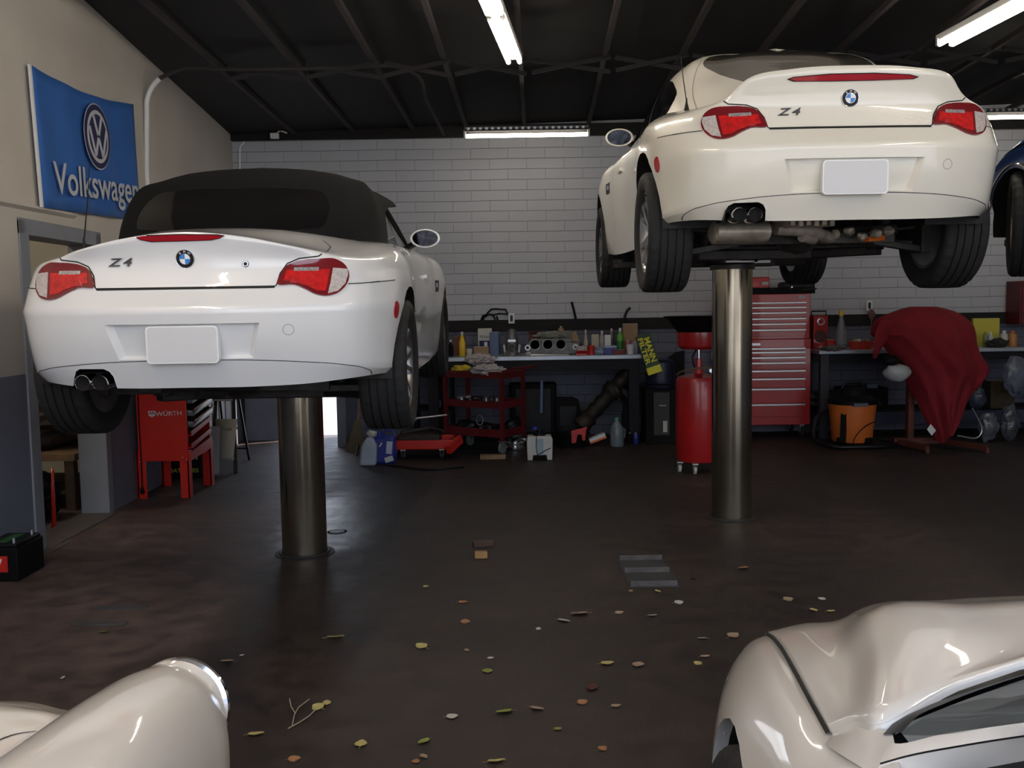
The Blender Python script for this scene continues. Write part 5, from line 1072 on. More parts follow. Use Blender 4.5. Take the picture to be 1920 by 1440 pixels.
# drive shaft
a, b_ = D(1088, 800, 10.25), D(1186, 690, 10.35); b_ = a.lerp(b_, 1.0); t = thing('axle_shaft', 'rusty dark axle shaft leaning diagonally under the bench', 'axle', a); d = b_ - a
oily = M('oily_rust', (.035, .026, .02), .6, .3, nz=.5, ns=14)
mb = MB(); n = 26; mb.tube([d * (k / n) for k in range(n + 1)], [.082 + .008 * math.sin(k * 1.9) + .02 * (k < 5) + (.03 if 14 < k < 18 else 0) for k in range(n + 1)], 14); mb.build('shaft', oily, t)
MB().lathe([(.0, 0), (.10, .0), (.10, .03), (.05, .05), (0, .05)], d * .62 + Vector((.02, -.03, 0)), 20, Matrix.Rotation(R(60), 4, 'Y')).build('flange', oily, t); MB().beam(d * .7, d * .7 + Vector((.14, -.02, -.12)), .05, .05).build('control_arm', oily, t)
# drum and tower
p = D(1237, 835, 10.15); t = thing('plastic_drum', 'dark blue drum standing on a black cabinet beside the bench', 'drum', (p.x + .01, 10.2, .58)); MB().lathe([(0, 0), (.15, 0), (.16, .02), (.155, .1), (.16, .18), (.155, .28), (.13, .31), (0, .31)], n=28).build('drum_body', M('drum_navy', (.01, .012, .035), .35), t); MB().lathe([(.162, .04), (.168, .05), (.162, .06)], n=28, caps=False).build('drum_hoop', satin, t)
t = thing('black_cabinet', 'black computer-like cabinet on the floor under the dark blue drum', 'cabinet', (p.x, 10.2, 0)); MB().bz(0, 0, 0, .34, .36, .58).build('case', black, t, bevel=.008); MB().box((.0, -.183, .32), (.17, .01, .46)).build('front_panel', M('panel_dark', (.02, .019, .018), .5), t, bevel=.003); MB().box((.01, -.19, .41), (.07, .004, .006)).build('handle', silver, t)
p = D(1250, 802, 9.9); o = MB().box((0, 0, 0), (.045, .004, .12)).build('paper_tag', offw); o.location = (p.x, 10.0, p.z); tag(o, 'narrow white paper tag on the black cabinet side', 'tag')
mb = MB(); mb.prism([(0, 0), (.36, 0), (.36, .34), (.26, .32), (0, .12)], -.02, .02, Matrix(((1, 0, 0, 0), (0, 0, 1, 0), (0, 1, 0, 0), (0, 0, 0, 1)))); o = mb.build('dark_sheet', black); p = D(1235, 720, 10.45); o.location = (p.x - .05, 10.6, .62); tag(o, 'dark sheet leaning on the wall behind the oil drain', 'panel')
MB().bz(0, 0, 0, .3, .2, .62).build('tmp', black).name = 'dark_box'; o = bpy.data.objects['dark_box']; o.location = (p.x + .12, 10.62, 0); tag(o, 'dark box against the wall behind the red oil drain', 'box')
md = o.modifiers.new('bevel', 'BEVEL'); md.width = .02
# floor things at left of the bench
p = G(722, 868); t = thing('oil_jug', 'dark blue oil jug with white label beside the red dolly', 'jug', (p.x, p.y, 0)); MB().bz(0, 0, 0, .22, .17, .27).build('jug_body', blue, t, bevel=.03); MB().lathe([(.03, .26), (.03, .31), (0, .31)], (-.05, 0, 0), 14).build('cap', blue, t); MB().tube([(-.02, 0, .26), (.0, 0, .32), (.09, 0, .31), (.10, 0, .25)], .012).build('jug_handle', blue, t)
MB().box((.055, -.087, .16), (.055, .002, .12), (0, .1, 0)).build('jug_label', M('label_pale', (.45, .45, .6), .5), t); MB().box((.05, -.087, .05), (.08, .002, .05), (0, -.3, 0)).build('lower_label', offw, t); MB().box((-.025, -.087, .19), (.012, .002, .045), (0, .6, 0)).build('label_stroke', white, t)
p = G(693, 871); t = thing('antifreeze_jug', 'translucent pale jug with tied neck left of the blue oil jug', 'jug', (p.x - .005, p.y - .02, 0)); MB().prism([(-.085, 0), (.075, 0), (.085, .19), (.05, .26), (.02, .27), (-.02, .25), (-.06, .19)], -.06, .06, Matrix(((1, 0, 0, 0), (0, 0, 1, 0), (0, 1, 0, 0), (0, 0, 0, 1)))).build('jug_body', M('jug_pale', (.38, .44, .52), .4, nz=.2), t, bevel=.02); MB().blob((.035, 0, .30), (.05, .03, .03), .3, 6, 14, 8, 2).build('bag_knot', offw, t)
p = G(668, 850); t = thing('broom', 'old straw broom leaning by the rear door jamb', 'broom', (p.x - .02, p.y + .1, 0)); MB().tube([(.02, .08, .30), (.06, .3, 1.25)], .012, 8).build('handle', wood, t); MB().add([(-.11, 0, 0), (.11, -.02, 0), (.03, .06, .33), (-.01, .07, .33), (-.11, .05, 0), (.11, .04, 0), (.03, .1, .33), (-.01, .1, .33)], [(0, 1, 2, 3), (7, 6, 5, 4), (0, 3, 7, 4), (1, 5, 6, 2), (2, 6, 7, 3), (0, 4, 5, 1)]).build('bristles', M('straw', (.16, .13, .08), .9, nz=.5, ns=60), t)
o = MB().tube(hermite([D(672, 835, 9.6), D(668, 870, 9.4), D(690, 876, 9.1), G(740, 873, .012), G(800, 880, .012), G(870, 875, .012)], 5), .010, 6).build('air_hose', satin); tag(o, 'thin black hose curling on the floor around the jugs', 'hose')
p = G(790, 868); t = thing('red_dolly', 'low red dolly on silver casters left of the service cart', 'dolly', (p.x - .02, 9.35, 0), R(0))
mb = MB(); mb.bz(0, -.13, .10, .62, .02, .09); mb.bz(0, .25, .10, .62, .02, .09); mb.bz(-.31, .06, .10, .02, .4, .09); mb.bz(.31, .06, .10, .02, .4, .09); mb.bz(0, .06, .10, .62, .4, .01); mb.build('tray_frame', brred, t, bevel=.003)
for x, y in ((-.18, -.10), (.20, -.10), (-.26, .22), (.28, .22)): caster(t, x, y, .10, .028)
MB().beam((.27, -.2, .10), (.38, .0, .18), .05, .08).build('corner_bracket', brred, t)
o = MB().box((0, 0, .06), (.42, .3, .12)).tube([(-.2, 0, .12), (.1, .1, .16), (.25, .0, .13)], .02).build('subframe_part', oily, bevel=.02); o.location = (t.location.x - .03, 9.43, .112); tag(o, 'dark oily part lying in the red dolly', 'engine part')
a, b_ = D(777, 785, 9.5), D(838, 778, 9.6); o = MB().tube([a, b_], .010, 8).lathe([(.02, -.008), (.026, 0), (.02, .008)], a, 14, Matrix.Rotation(R(90), 4, 'X')).build('breaker_bar', silver); tag(o, 'long metal bar with a shiny ring end lying across the parts, left of the cart', 'bar')
p = D(808, 700, 10.1); t = thing('parts_shelf', 'low dark shelf unit behind the convertible rear wheel', 'shelf', (p.x, 10.5, 0))
for z in (.36, .76): MB().bz(0, 0, z, .42, .4, .03).build('shelf_board', black, t)
for x in (-.2, .2):
    for y in (-.18, .18): MB().bz(x, y, 0, .03, .03, .79).build('post', black, t)
crumple('rusty_rags', 'rust-coloured rags on the dark shelf left of the bench', (p.x - .04, 10.4, .85), (.14, .1, .06), M('rust_cloth', (.22, .07, .03), .9, nz=.6, ns=20), 41)
o = MB().lathe([(0, 0), (.05, 0), (.055, .07), (.05, .07), (.045, .01), (0, .01)], n=18).build('plastic_tub', M('tub_lblue', (.2, .3, .45), .4)); o.location = (p.x + .03, 10.36, .39); tag(o, 'small pale blue tub on the lower dark shelf', 'tub')
o = MB().box((0, 0, .02), (.25, .09, .04)).build('wood_block', wood, bevel=.004); p = G(924, 860); o.location = (p.x, p.y, 0); o.rotation_euler = (0, 0, .05); tag(o, 'flat brown wooden block on the floor before the service cart', 'wood block')

# ---------------------------------------------------------------- oil drain
p = D(1312, 885, 8.3); od = thing('oil_drain', 'red wheeled oil drain tank with raised funnel beside the tall lift post', 'oil drain', (p.x, 8.35, 0)); r = .20
MB().lathe([(0, .10), (r * .96, .10), (r, .115), (r, .80), (r * .93, .84), (.05, .87), (0, .87)], n=40).build('tank', M('tank_red', (.40, .010, .012), .35, 0, .3, nz=.1, ns=5), od)
MB().lathe([(.05, .86), (.035, .93), (.03, 1.0), (.035, 1.0)], n=16, caps=False).build('neck', toolred, od)
MB().cyl((0, 0, .86), (0, 0, .98), .03, n=14).build('brass_fitting', M('brass', (.25, .18, .08), .4, .8), od); MB().cyl((0, 0, .97), (0, 0, 1.11), .013, n=12).build('stem', chrome, od)
MB().lathe([(0, 1.085), (.15, 1.085), (.185, 1.11), (.195, 1.16), (.195, 1.235), (.185, 1.235), (.18, 1.14), (0, 1.11)], n=36).build('drain_bowl', toolred, od)
MB().lathe([(.185, 1.235), (.27, 1.345), (.30, 1.36), (.31, 1.375), (.26, 1.36), (.17, 1.235)], n=36, caps=False).build('funnel', satin, od)
MB().tube([(.20 * math.cos(t), -.06 + .19 * math.sin(t), .87 + .03 * math.cos(t) - .07 * math.sin(t + .4)) for t in [2 * PI * k / 30 for k in range(30)]], .008, 8, True).build('hose', M('hose_brown', (.16, .10, .05), .5), od)
MB().tube([(-.02, .0, 1.08), (-.06, -.02, 1.02), (-.05, -.02, .95), (-.02, 0, .9)], .008).build('valve_lever', satin, od)
for a in (200, 250, 20, 90): caster(od, .19 * math.cos(R(a)), .19 * math.sin(R(a)), .10, .035, offw)
p = D(1333, 695, 10.0); o = MB().lathe([(0, -.01), (.02, -.01), (.025, .0), (.02, .01), (0, .01)], n=16, mtx=Matrix.Rotation(R(90), 4, 'X')).tube([(0, 0, -.02), (.0, .02, -.5)], .008).tube([(0, .02, -.5), (0, .02, -p.z)], .01).build('hose_nozzle', chrome); o.location = p; tag(o, 'small shiny nozzle on a thin stand behind the oil drain', 'nozzle')

# ---------------------------------------------------------------- tool chest
x0, x1 = D(1362, 700, 10.3).x, D(1520.5, 700, 10.3).x; W = x1 - x0; tc_ = thing('tool_chest', 'large red rolling tool cabinet behind the right lift post', 'tool chest', ((x0 + x1) / 2, 10.3, 0))
zz = lambda py: D(1465, py, 10.3).z
MB().box((0, .24, (zz(636) + zz(797)) / 2), (W, .46, zz(636) - zz(797))).build('lower_cabinet', toolred, tc_, bevel=.006)
for (a, b_) in zip((655, 662, 672, 682, 697, 712, 731, 760), (661, 671, 681, 696, 711, 730, 759, 785)):
    zt_, zb = zz(a - 3.5), zz(b_ - 3.5); d_ = MB().box((-.015, -.004, (zt_ + zb) / 2), (W - .10, .02, zt_ - zb - .006)).build('drawer', toolred, tc_, bevel=.003)
    MB().box((-.015, -.02, zt_ - .012), (W - .10, .02, .02)).build('drawer_pull', silver, d_, bevel=.003)
MB().box((-.15, -.012, zz(645)), (.11, .006, .03)).build('name_plate', silver, tc_, bevel=.002)
for x in (-W / 2 + .08, W / 2 - .08):
    for y in (.05, .42): caster(tc_, x, y, zz(797), .05)
t2 = thing('top_chest', 'red top box with thin drawers standing on the rolling cabinet', 'tool chest', ((x0 + x1) / 2 - .0, 10.33, zz(636)))
hz = zz(551) - zz(636); MB().box((0, .2, hz / 2), (W - .02, .42, hz)).build('chest_body', toolred, t2, bevel=.006)
for (a, b_) in zip((569, 578, 588, 599, 609, 620), (577, 587, 598, 608, 619, 634)):
    zt_, zb = zz(a - 3) - zz(636), zz(b_ - 3) - zz(636); d_ = MB().box((-.01, -.012, (zt_ + zb) / 2), (W - .09, .02, zt_ - zb - .005)).build('drawer', toolred, t2, bevel=.003); MB().box((-.01, -.026, zt_ - .011), (W - .09, .018, .018)).build('drawer_pull', silver, d_, bevel=.003)
MB().box((W / 2 - .1, -.012, zz(557) - zz(636)), (.07, .004, .035)).build('sticker', M('sticker', (.45, .42, .55), .5), t2)
top = zz(551)
t = thing('tool_mat_tray', 'black tray with loose tools on top of the red top chest', 'tray', ((x0 + x1) / 2 + .05, 10.55, top)); mb = MB(); mb.bz(0, 0, 0, W, .40, .02); mb.bz(0, -.2, 0, W, .02, .07); mb.build('tray', black, t, bevel=.004); mb = MB(); mb.box((.3, -.05, .08), (.36, .2, .1)); mb.build('tool_roll', satin, t, bevel=.02)
for k in range(7):
    o = MB().tube([(0, 0, 0), (.12 + .02 * k, .02, .02)], .008, 8).lathe([(.012, -.006), (.018, 0), (.012, .006)], (0, 0, 0), 12).build('hand_tool', silver if k % 2 else dsteel); o.location = ((x0 + x1) / 2 - .1 + .07 * k, 10.40 + .02 * (k % 3), top + .03 + .02 * (k % 2)); o.rotation_euler = (0, 0, k * .9); tag(o, 'loose hand tool in the black tray on the top chest', 'tool', 'hand tools on the top chest')
p = D(1428, 540, 10.5); t = thing('red_case', 'small red case with pale label on the top chest', 'case', (p.x, 10.62, top + .02)); MB().bz(0, 0, 0, .20, .16, .17).build('case_body', brred, t, bevel=.012); MB().box((.05, -.082, .10), (.07, .003, .035)).build('case_label', offw, t)

# ---------------------------------------------------------------- right bench and what stands round it
YR = 10.15; ZR = D(1560, 657, YR).z; xa, xb = D(1536, 660, YR).x, D(2300, 650, YR).x
wr = thing('work_bench', 'workbench with pale top along the right part of the back wall', 'workbench', ((xa + xb) / 2, 10.48, 0)); WR = xb - xa
MB().box((0, 0, ZR - .02), (WR, .66, .04)).build('bench_top', MATS['bench_metal'], wr, bevel=.004)
for x in (-WR / 2 + .07, WR * .1, WR / 2 - .08):
    for y in (-.27, .27): MB().bz(x, y, 0, .09, .08, ZR - .04).build('leg', M('leg_grey', (.035, .037, .045), .6, nz=.2), wr, bevel=.004)
MB().box((0, -.28, ZR - .08), (WR - .05, .03, .08)).build('apron', MATS['bench_dark'], wr); MB().box((0, .1, .28), (WR - .1, .45, .03)).build('lower_shelf', MATS['bench_dark'], wr); MB().box((0, -.14, .20), (WR - .1, .03, .14)).build('shelf_edge', M('edge_navy', (.03, .035, .07), .6), wr)
def br__(x0, x1, yt, Y=10.35): return sp(x0, x1, yt, 655, Y, ZR)
p, w_, h = br__(1521, 1548, 592, 10.55); t = thing('red_radio', 'red shop radio with round speaker beside the tool chest', 'radio', p); MB().bz(0, 0, 0, w_, .14, h).build('radio_case', toolred, t, bevel=.008); MB().lathe([(.028, 0), (.042, -.004), (.042, .01)], (0.0, -.075, h * .83), 22, Matrix.Rotation(R(90), 4, 'X'), False).build('tweeter_ring', silver, t); MB().lathe([(0, .01), (.03, 0), (.062, -.004), (.068, .005)], (0, -.074, h * .38), 26, Matrix.Rotation(R(90), 4, 'X')).build('speaker_cone', M('cone', (.06, .01, .01), .6), t); MB().tube([(-w_ / 2, 0, h), (-w_ / 2, 0, h + .05), (w_ / 2, 0, h + .05), (w_ / 2, 0, h)], .008).build('carry_handle', satin, t)
p, w_, h = br__(1567, 1586, 583, 10.35); t = bottle('spray_bottle', 'clear bottle with yellow nozzle on the right bench', p, w_ / 2, h, M('bottle_clear', (.17, .19, .22), .25), yellow, .45, lab=M('label_grey', (.2, .2, .22), .5)); MB().lathe([(.012, h * .8), (.014, h * .95), (.006, h * 1.02), (0, h * 1.02)], n=12).build('nozzle', yellow, t)
p, w_, h = br__(1590, 1638, 640, 10.3); t = thing('red_tray', 'wide red plastic tray of parts on the right bench', 'tray', p); MB().lathe([(0, 0), (w_ * .42, 0), (w_ * .5, h), (w_ * .48, h), (w_ * .40, .01), (0, .01)], n=30, mtx=Matrix.Diagonal((1, .6, 1, 1))).build('tray_body', M('tray_red', (.45, .03, .015), .4), t)
for k in range(4): o = MB().blob((0, 0, 0), (.03, .025, .02), .25, 6, 12, 8, 50 + k).build('small_part', [tanm, offw, greym, card][k]); o.location = p + Vector((-.07 + .045 * k, 0, h + .008)); tag(o, ['tan lump in the red tray, the leftmost', 'pale lump in the red tray, second from left', 'grey metal lump in the red tray, third from left', 'brown lump in the red tray, the rightmost'][k], 'part')
crumple('grey_rag', 'dirty grey rag hanging over the front edge of the right bench', D(1560, 653, 10.1), (.12, .05, .03), M('rag_dirty', (.16, .13, .12), .9, nz=.4), 61)
p, w_, h = br__(1548, 1566, 637, 10.45); carton('small_red_box', 'small red box between the radio and the clear bottle', p, (w_, .1, h), brred)
p, w_, h = br__(1822, 1871, 597, 10.65); carton('yellow_box', 'yellow rectangular box behind the jars on the right bench', p, (w_, .05, h), M('yellow_card', (.55, .5, .06), .6))
for k, (x, w2, yt, mm, mc, lab, nm) in enumerate(((1847, 9, 619, M('green_dull', (.2, .25, .1), .4), yellow, 'dull green bottle before the yellow box', 'bottle'), (1857, 9, 622, M('whiteblue', (.5, .55, .65), .4), white, 'white and blue bottle before the yellow box', 'bottle'), (1882, 14, 620, offw, white, 'fat white jar on the right bench', 'jar'), (1898, 15, 620, M('ochre', (.45, .2, .06), .4), orange, 'orange-brown jar right of the fat white jar', 'jar'))):
    p, w_, h = br__(x - w2 / 2, x + w2 / 2, yt, 10.4); bottle('storage_' + nm, lab, p, w_ / 2, h, mm, mc, .25, nm)
crumple('dark_cloth', 'dark green heap of cloth on the right bench below the jars', br__(1850, 1890, 630, 10.28)[0] + Vector((0, 0, .04)), (.11, .06, .05), M('cloth_dkgreen', (.02, .025, .018), .9), 62)
p = D(1636, 590, 10.75); o = MB().blob((0, 0, 0), (.04, .02, .06), .2, 5, 12, 8, 3).tube([(0, 0, -.05), (0, 0, -.12)], .01).build('plug_adapter', M('plug_brown', (.12, .05, .04), .6)); o.location = (p.x, YB - .06, p.z); tag(o, 'brown plug hanging from the right wall socket', 'plug')
# red cabinet at right end
p = D(1906, 570, 10.6); o = thing('wall_cabinet', 'dark red cabinet on the back wall at the right edge', 'cabinet', (p.x + .3, 10.68, D(1906, 608, 10.6).z)); MB().bz(0, 0, 0, .6, .3, .48).build('cabinet_body', dkred, o, bevel=.005); MB().box((.0, -.155, .24), (.56, .012, .44)).build('cabinet_door', dkred, o, bevel=.003)
# shop vacuum
p = G(1608, 838); vc = thing('shop_vacuum', 'orange shop vacuum with black lid on the floor before the right bench', 'vacuum cleaner', (p.x, 9.75, 0))
MB().lathe([(0, .04), (.19, .04), (.20, .06), (.235, .42), (.235, .44), (0, .44)], n=36).build('drum', M('vac_orange', (.62, .15, .025), .45, nz=.1), vc)
MB().lathe([(.245, .43), (.245, .47), (.2, .50), (.15, .52), (.13, .58), (.07, .60), (0, .60)], n=32).build('motor_head', black, vc); MB().tube([(-.12, 0, .56), (-.08, 0, .64), (.08, 0, .64), (.12, 0, .56)], .015).build('carry_handle', satin, vc)
MB().box((.0, -.23, .44), (.14, .04, .035), (R(10), 0, 0)).build('lid_latch', M('latch_grey', (.12, .13, .15), .5), vc); MB().box((-.145, -.165, .24), (.055, .03, .36), (R(-5), 0, R(-40))).build('side_clip', satin, vc)
for a in (220, 300, 30, 140): mb = MB(); mb.box((.2 * math.cos(R(a)), .2 * math.sin(R(a)), .06), (.08, .08, .07), (0, 0, R(a))); mb.build('foot', black, vc, bevel=.01); 
MB().tube(hermite([(-.25, .05, .35), (-.36, -.02, .30), (-.42, -.1, .08), (-.30, -.28, .03), (0, -.36, .03), (.3, -.30, .03), (.42, -.1, .04), (.3, .0, .05)], 6), .022, 10).build('hose', satin, vc); MB().tube(hermite([(.17, -.18, .26), (.05, -.24, .22), (-.08, -.27, .08), (-.1, -.3, .02)], 5), .005, 6).build('power_cord', black, vc)
crumple('junk_heap', 'dark heap of oily parts under the right bench behind the vacuum', (D(1590, 740, 10.4).x, 10.45, .40), (.38, .14, .10), oily, 71, 'pile')
o = MB().bz(0, 0, 0, .12, .1, .05).build('blue_box', M('box_grblue', (.10, .12, .2), .6), bevel=.004); o.location = (D(1636, 730, 10.3).x, 10.35, .53); tag(o, 'small blue-grey box on the parts heap under the right bench', 'box')
o = MB().bz(0, 0, 0, .5, .3, .24).build('crate', black, bevel=.01); o.location = (D(1620, 730, 10.4).x, 10.5, .295); tag(o, 'black crate on the low shelf of the right bench', 'crate')

# ---------------------------------------------------------------- engine stand under red cloth
p = G(1706, 838); es = thing('engine_stand', 'rusty red engine stand hidden under a red cloth', 'engine stand', (p.x, 9.55, 0)); rs = M('stand_red', (.13, .03, .015), .6, nz=.5, ns=10)
MB().beam((0, 0, .05), (0, .0, 1.0), .08, .06).build('post', rs, es, bevel=.004)
MB().beam((-.16, 0, .06), (.36, 0, .06), .06, .06).build('base_bar', rs, es, bevel=.004)
MB().beam((-.12, .0, .06), (.0, -.42, .05), .05, .05).beam((-.0, -.42, .0), (0, -.42, .05), .03, .03).build('leg', rs, es); MB().beam((.30, 0, .06), (.55, -.48, .05), .05, .05).beam((.55, -.48, 0), (.55, -.48, .05), .03, .03).build('leg', rs, es)
MB().beam((0, -.02, .92), (0.0, -.22, .92), .10, .10).build('head', rs, es)
mx_ = D(1750, 640, 9.2); o = thing('engine', 'engine block wrapped under the red cloth', 'engine', (mx_.x, 9.30, .70)); MB().blob((.0, .06, .27), (.27, .10, .22), .05, 3, 24, 16, 2).build('block', oily, o)
MB().blob((-.33, -.06, .08), (.13, .10, .09), .1, 3, 18, 12, 5).build('white_canister', M('canister_white', (.40, .43, .44), .4), o); MB().blob((-.40, -.08, .20), (.08, .06, .05), .15, 3, 14, 10, 6).build('intake', black, o)
rowsP = [(575, 1716, 1768), (579, 1700, 1785), (584, 1686, 1802), (591, 1668, 1815), (600, 1650, 1828), (612, 1643, 1838), (628, 1641, 1842), (645, 1662, 1843), (660, 1674, 1846), (672, 1682, 1852), (685, 1692, 1860), (697, 1700, 1862), (708, 1706, 1855), (720, 1711, 1846), (735, 1718, 1833), (755, 1727, 1822), (778, 1736, 1811), (800, 1746, 1799), (815, 1753, 1790), (828, 1758, 1766)]
def cloth_rows(back):
    out = []
    for py, a, b_ in rowsP:
        n = 34; r_ = []
        for k in range(n + 1):
            u = k / n; px = a + (b_ - a) * u; v = (py - 575) / 253; e = math.sin(PI * u)
            dep = .30 * (e ** .6) * min(1, .25 + v * 3) * (1 - .35 * v); fold = .04 * math.sin(u * 15 + v * 5) * min(1, v * 2.5) * (1 - .4 * v) + .018 * math.sin(u * 29 - v * 9) * min(1, v * 2)
            Y = (9.42 - dep + fold) if not back else (9.43 + .22 * e * (1 - v) - fold)
            r_.append(D(px, py, 9.3) + Vector((0, Y - 9.3, 0)))
        out.append(r_)
    return out
fr = cloth_rows(False); bk_ = cloth_rows(True)
clm = M('cloth_red', (.25, .007, .016), .85, nz=.25, ns=6, bump=.3, bs=120)
mb = MB(); mb.grid(fr); mb.grid([[p for p in r] for r in bk_[:9]]); mb.grid([fr[0], bk_[0]])
rc_ = tag(mb.build('red_cloth', clm), 'large red cloth draped over the engine stand, hanging to a point', 'cloth')
mb = MB(); mb.grid([[D(x, y, 9.22 + .01 * k) for k, x in enumerate(xs__)] for y, xs__ in ((600, (1650, 1662, 1675)), (620, (1642, 1654, 1668)), (640, (1638, 1648, 1662)), (655, (1637, 1644, 1652)), (672, (1637, 1640, 1643)))]); mb.build('hanging_corner', clm, rc_, thick=.006)
tg = MB().add([D(x, y, 9.19) for x, y in ((1745, 795), (1738, 805), (1747, 817), (1755, 807))], [(0, 1, 2, 3)]).build('care_label', white, rc_, False, thick=.002); tg['label'] = 'white square care label'
# right lower corner: bags, lamps, pipe
crumple('plastic_bag', 'grey plastic-wrapped part hanging off the right bench at the right edge', D(1906, 705, 9.9), (.14, .08, .20), M('bag_grey', (.16, .18, .24), .25, nz=.4, bump=.5, bs=14), 81, 'bag', amp=.12, fr=5)
p = D(1862, 790, 9.7); crumple('wrapped_headlamp', 'headlamp wrapped in shiny clear plastic on the floor at right', (p.x, 9.8, .155), (.10, .07, .15), M('bag_shiny', (.14, .15, .17), .15, nz=.6, ns=14, bump=.8, bs=22), 82, 'headlamp', amp=.14, fr=5)
p = D(1908, 790, 9.7); crumple('wrapped_lamp', 'second plastic-wrapped lamp on the floor at the right edge', (p.x, 9.85, .19), (.09, .07, .19), M('bag_shiny2', (.09, .10, .12), .15, nz=.6, ns=14, bump=.8, bs=22), 83, 'headlamp', amp=.14, fr=5)
o = MB().tube(hermite([D(1823, 765, 9.7), D(1832, 782, 9.7), D(1841, 808, 9.7), D(1836, 818, 9.7), D(1795, 817, 9.7)], 5), .008, 8).build('metal_pipe', silver); tag(o, 'bent thin chrome pipe on the floor right of the red cloth', 'pipe')
o = MB().blob((0, 0, 0), (.10, .08, .12), .15, 4, 18, 12, 84).build('round_canister', M('can_navy', (.05, .06, .09), .35)); p = D(1835, 748, 10.2); o.location = (p.x, 10.25, .415); tag(o, 'dark round canister on the low shelf behind the red cloth', 'canister')
t = carton('wicker_box', 'dark wicker box beneath the right bench near the right edge', (D(1872, 720, 10.3).x, 10.3, .296), (.26, .2, .30), M('wicker', (.06, .04, .02), .8, nz=.5, ns=40)); 

# ---------------------------------------------------------------- floor: plates, blocks, leaves
def floorplate(label, x0, x1, y0, y1, m, ridges):
    a, b_ = G((x0 + x1) / 2, y1), G((x0 + x1) / 2, y0); W_ = (G(x1, y1) - G(x0, y1)).length; Ly = b_.y - a.y
    t = thing('floor_plate', label, 'floor plate', ((a.x + b_.x) / 2, (a.y + b_.y) / 2, .0)); MB().bz(0, 0, 0, W_, Ly, .006).build('plate', m, t)
    for k in range(ridges):
        y = -Ly / 2 + .02 + (Ly - .04) * k / (ridges - 1); MB().prism([(-.02, .005), (.02, .005), (.008, .026), (-.004, .03)], -W_ * .47, W_ * .47, Matrix(((0, 0, 1, 0), (1, 0, 0, y), (0, 1, 0, 0), (0, 0, 0, 1)))).build('ridge', M('ridge_steel', (.07, .068, .072), .6, .3, nz=.5, ns=20), t)
floorplate('dark ribbed steel plate in the floor in front of the tall lift post', 1166, 1260, 1048, 1101, M('plate_dark', (.045, .045, .05), .65, .2, nz=.3), 3)
for k, (a, b_, c_) in enumerate(((178, 276, 1140), (138, 236, 1170))):
    p = G((a + b_) / 2, c_); W_ = (G(b_, c_) - G(a, c_)).length; t = thing('floor_slot', ['grey steel slot cover in the floor, the one farther from the viewer', 'grey steel slot cover in the floor, the one nearer the viewer'][k], 'floor plate', (p.x, p.y, 0), group='slot covers at the left'); MB().bz(0, 0, 0, W_, .055, .005).build('cover', M('slot_grey', (.07, .072, .075), .65, .2, nz=.3, ns=20), t, bevel=.003)
o = MB().lathe([(0, .004), (.05, .004), (.055, 0), (.062, 0), (.062, .003), (.068, 0)], n=28).build('drain_cover', M('cap_steel', (.07, .065, .07), .5, .4, nz=.3)); p = G(632, 997); o.location = (p.x, p.y, 0); tag(o, 'round metal cap set in the floor right of the left lift post', 'floor cap')
for px, py, d, m, lab, rz in ((902, 1046, (.075, .045, .04), M('wood_light', (.42, .24, .09), .7, nz=.3), 'light wooden block on the floor between the lift posts', .05), (906, 1024, (.13, .05, .035), M('wood_dark', (.09, .05, .035), .8, nz=.4), 'dark wooden block behind the light wooden block', .25)):
    p = G(px, py); o = MB().bz(0, 0, 0, *d).build('wood_block', m, bevel=.004); o.location = (p.x, p.y, 0); o.rotation_euler = (0, 0, rz); tag(o, lab, 'wood block')
LC = {'y': (.44, .38, .14), 'g': (.21, .24, .04), 'o': (.32, .15, .06), 't': (.32, .23, .15), 'w': (.46, .44, .40), 'r': (.08, .015, .012)}
LM = {}
def leafmesh(c, s):
    if (c, s) in LM: return LM[(c, s)]
    random.seed(s * 7 + ord(c)); n = 18; rows_ = []
    for k in range(n):
        t = k / (n - 1); wd = .5 * math.sin(PI * t ** .8) ** .75 * (1 + .12 * math.sin(k * 2.1 + s)) * .72
        rows_.append([(t - .5, wd * q, .10 * abs(q) + .12 * (t - .5) ** 2 + .03 * noise.noise(Vector((t * 3, q, s)))) for q in (-1, -.5, 0, .5, 1)])
    m = MB(); m.grid(rows_); m.mi = 0; m.tube([(-.5, 0, .03), (-.62, .03, .05), (-.75, .02, .03)], .015, 5); LM[(c, s)] = m.mesh('leaf', M('leaf_' + c, LC[c], .65, nz=.35, ns=30)); return LM[(c, s)]
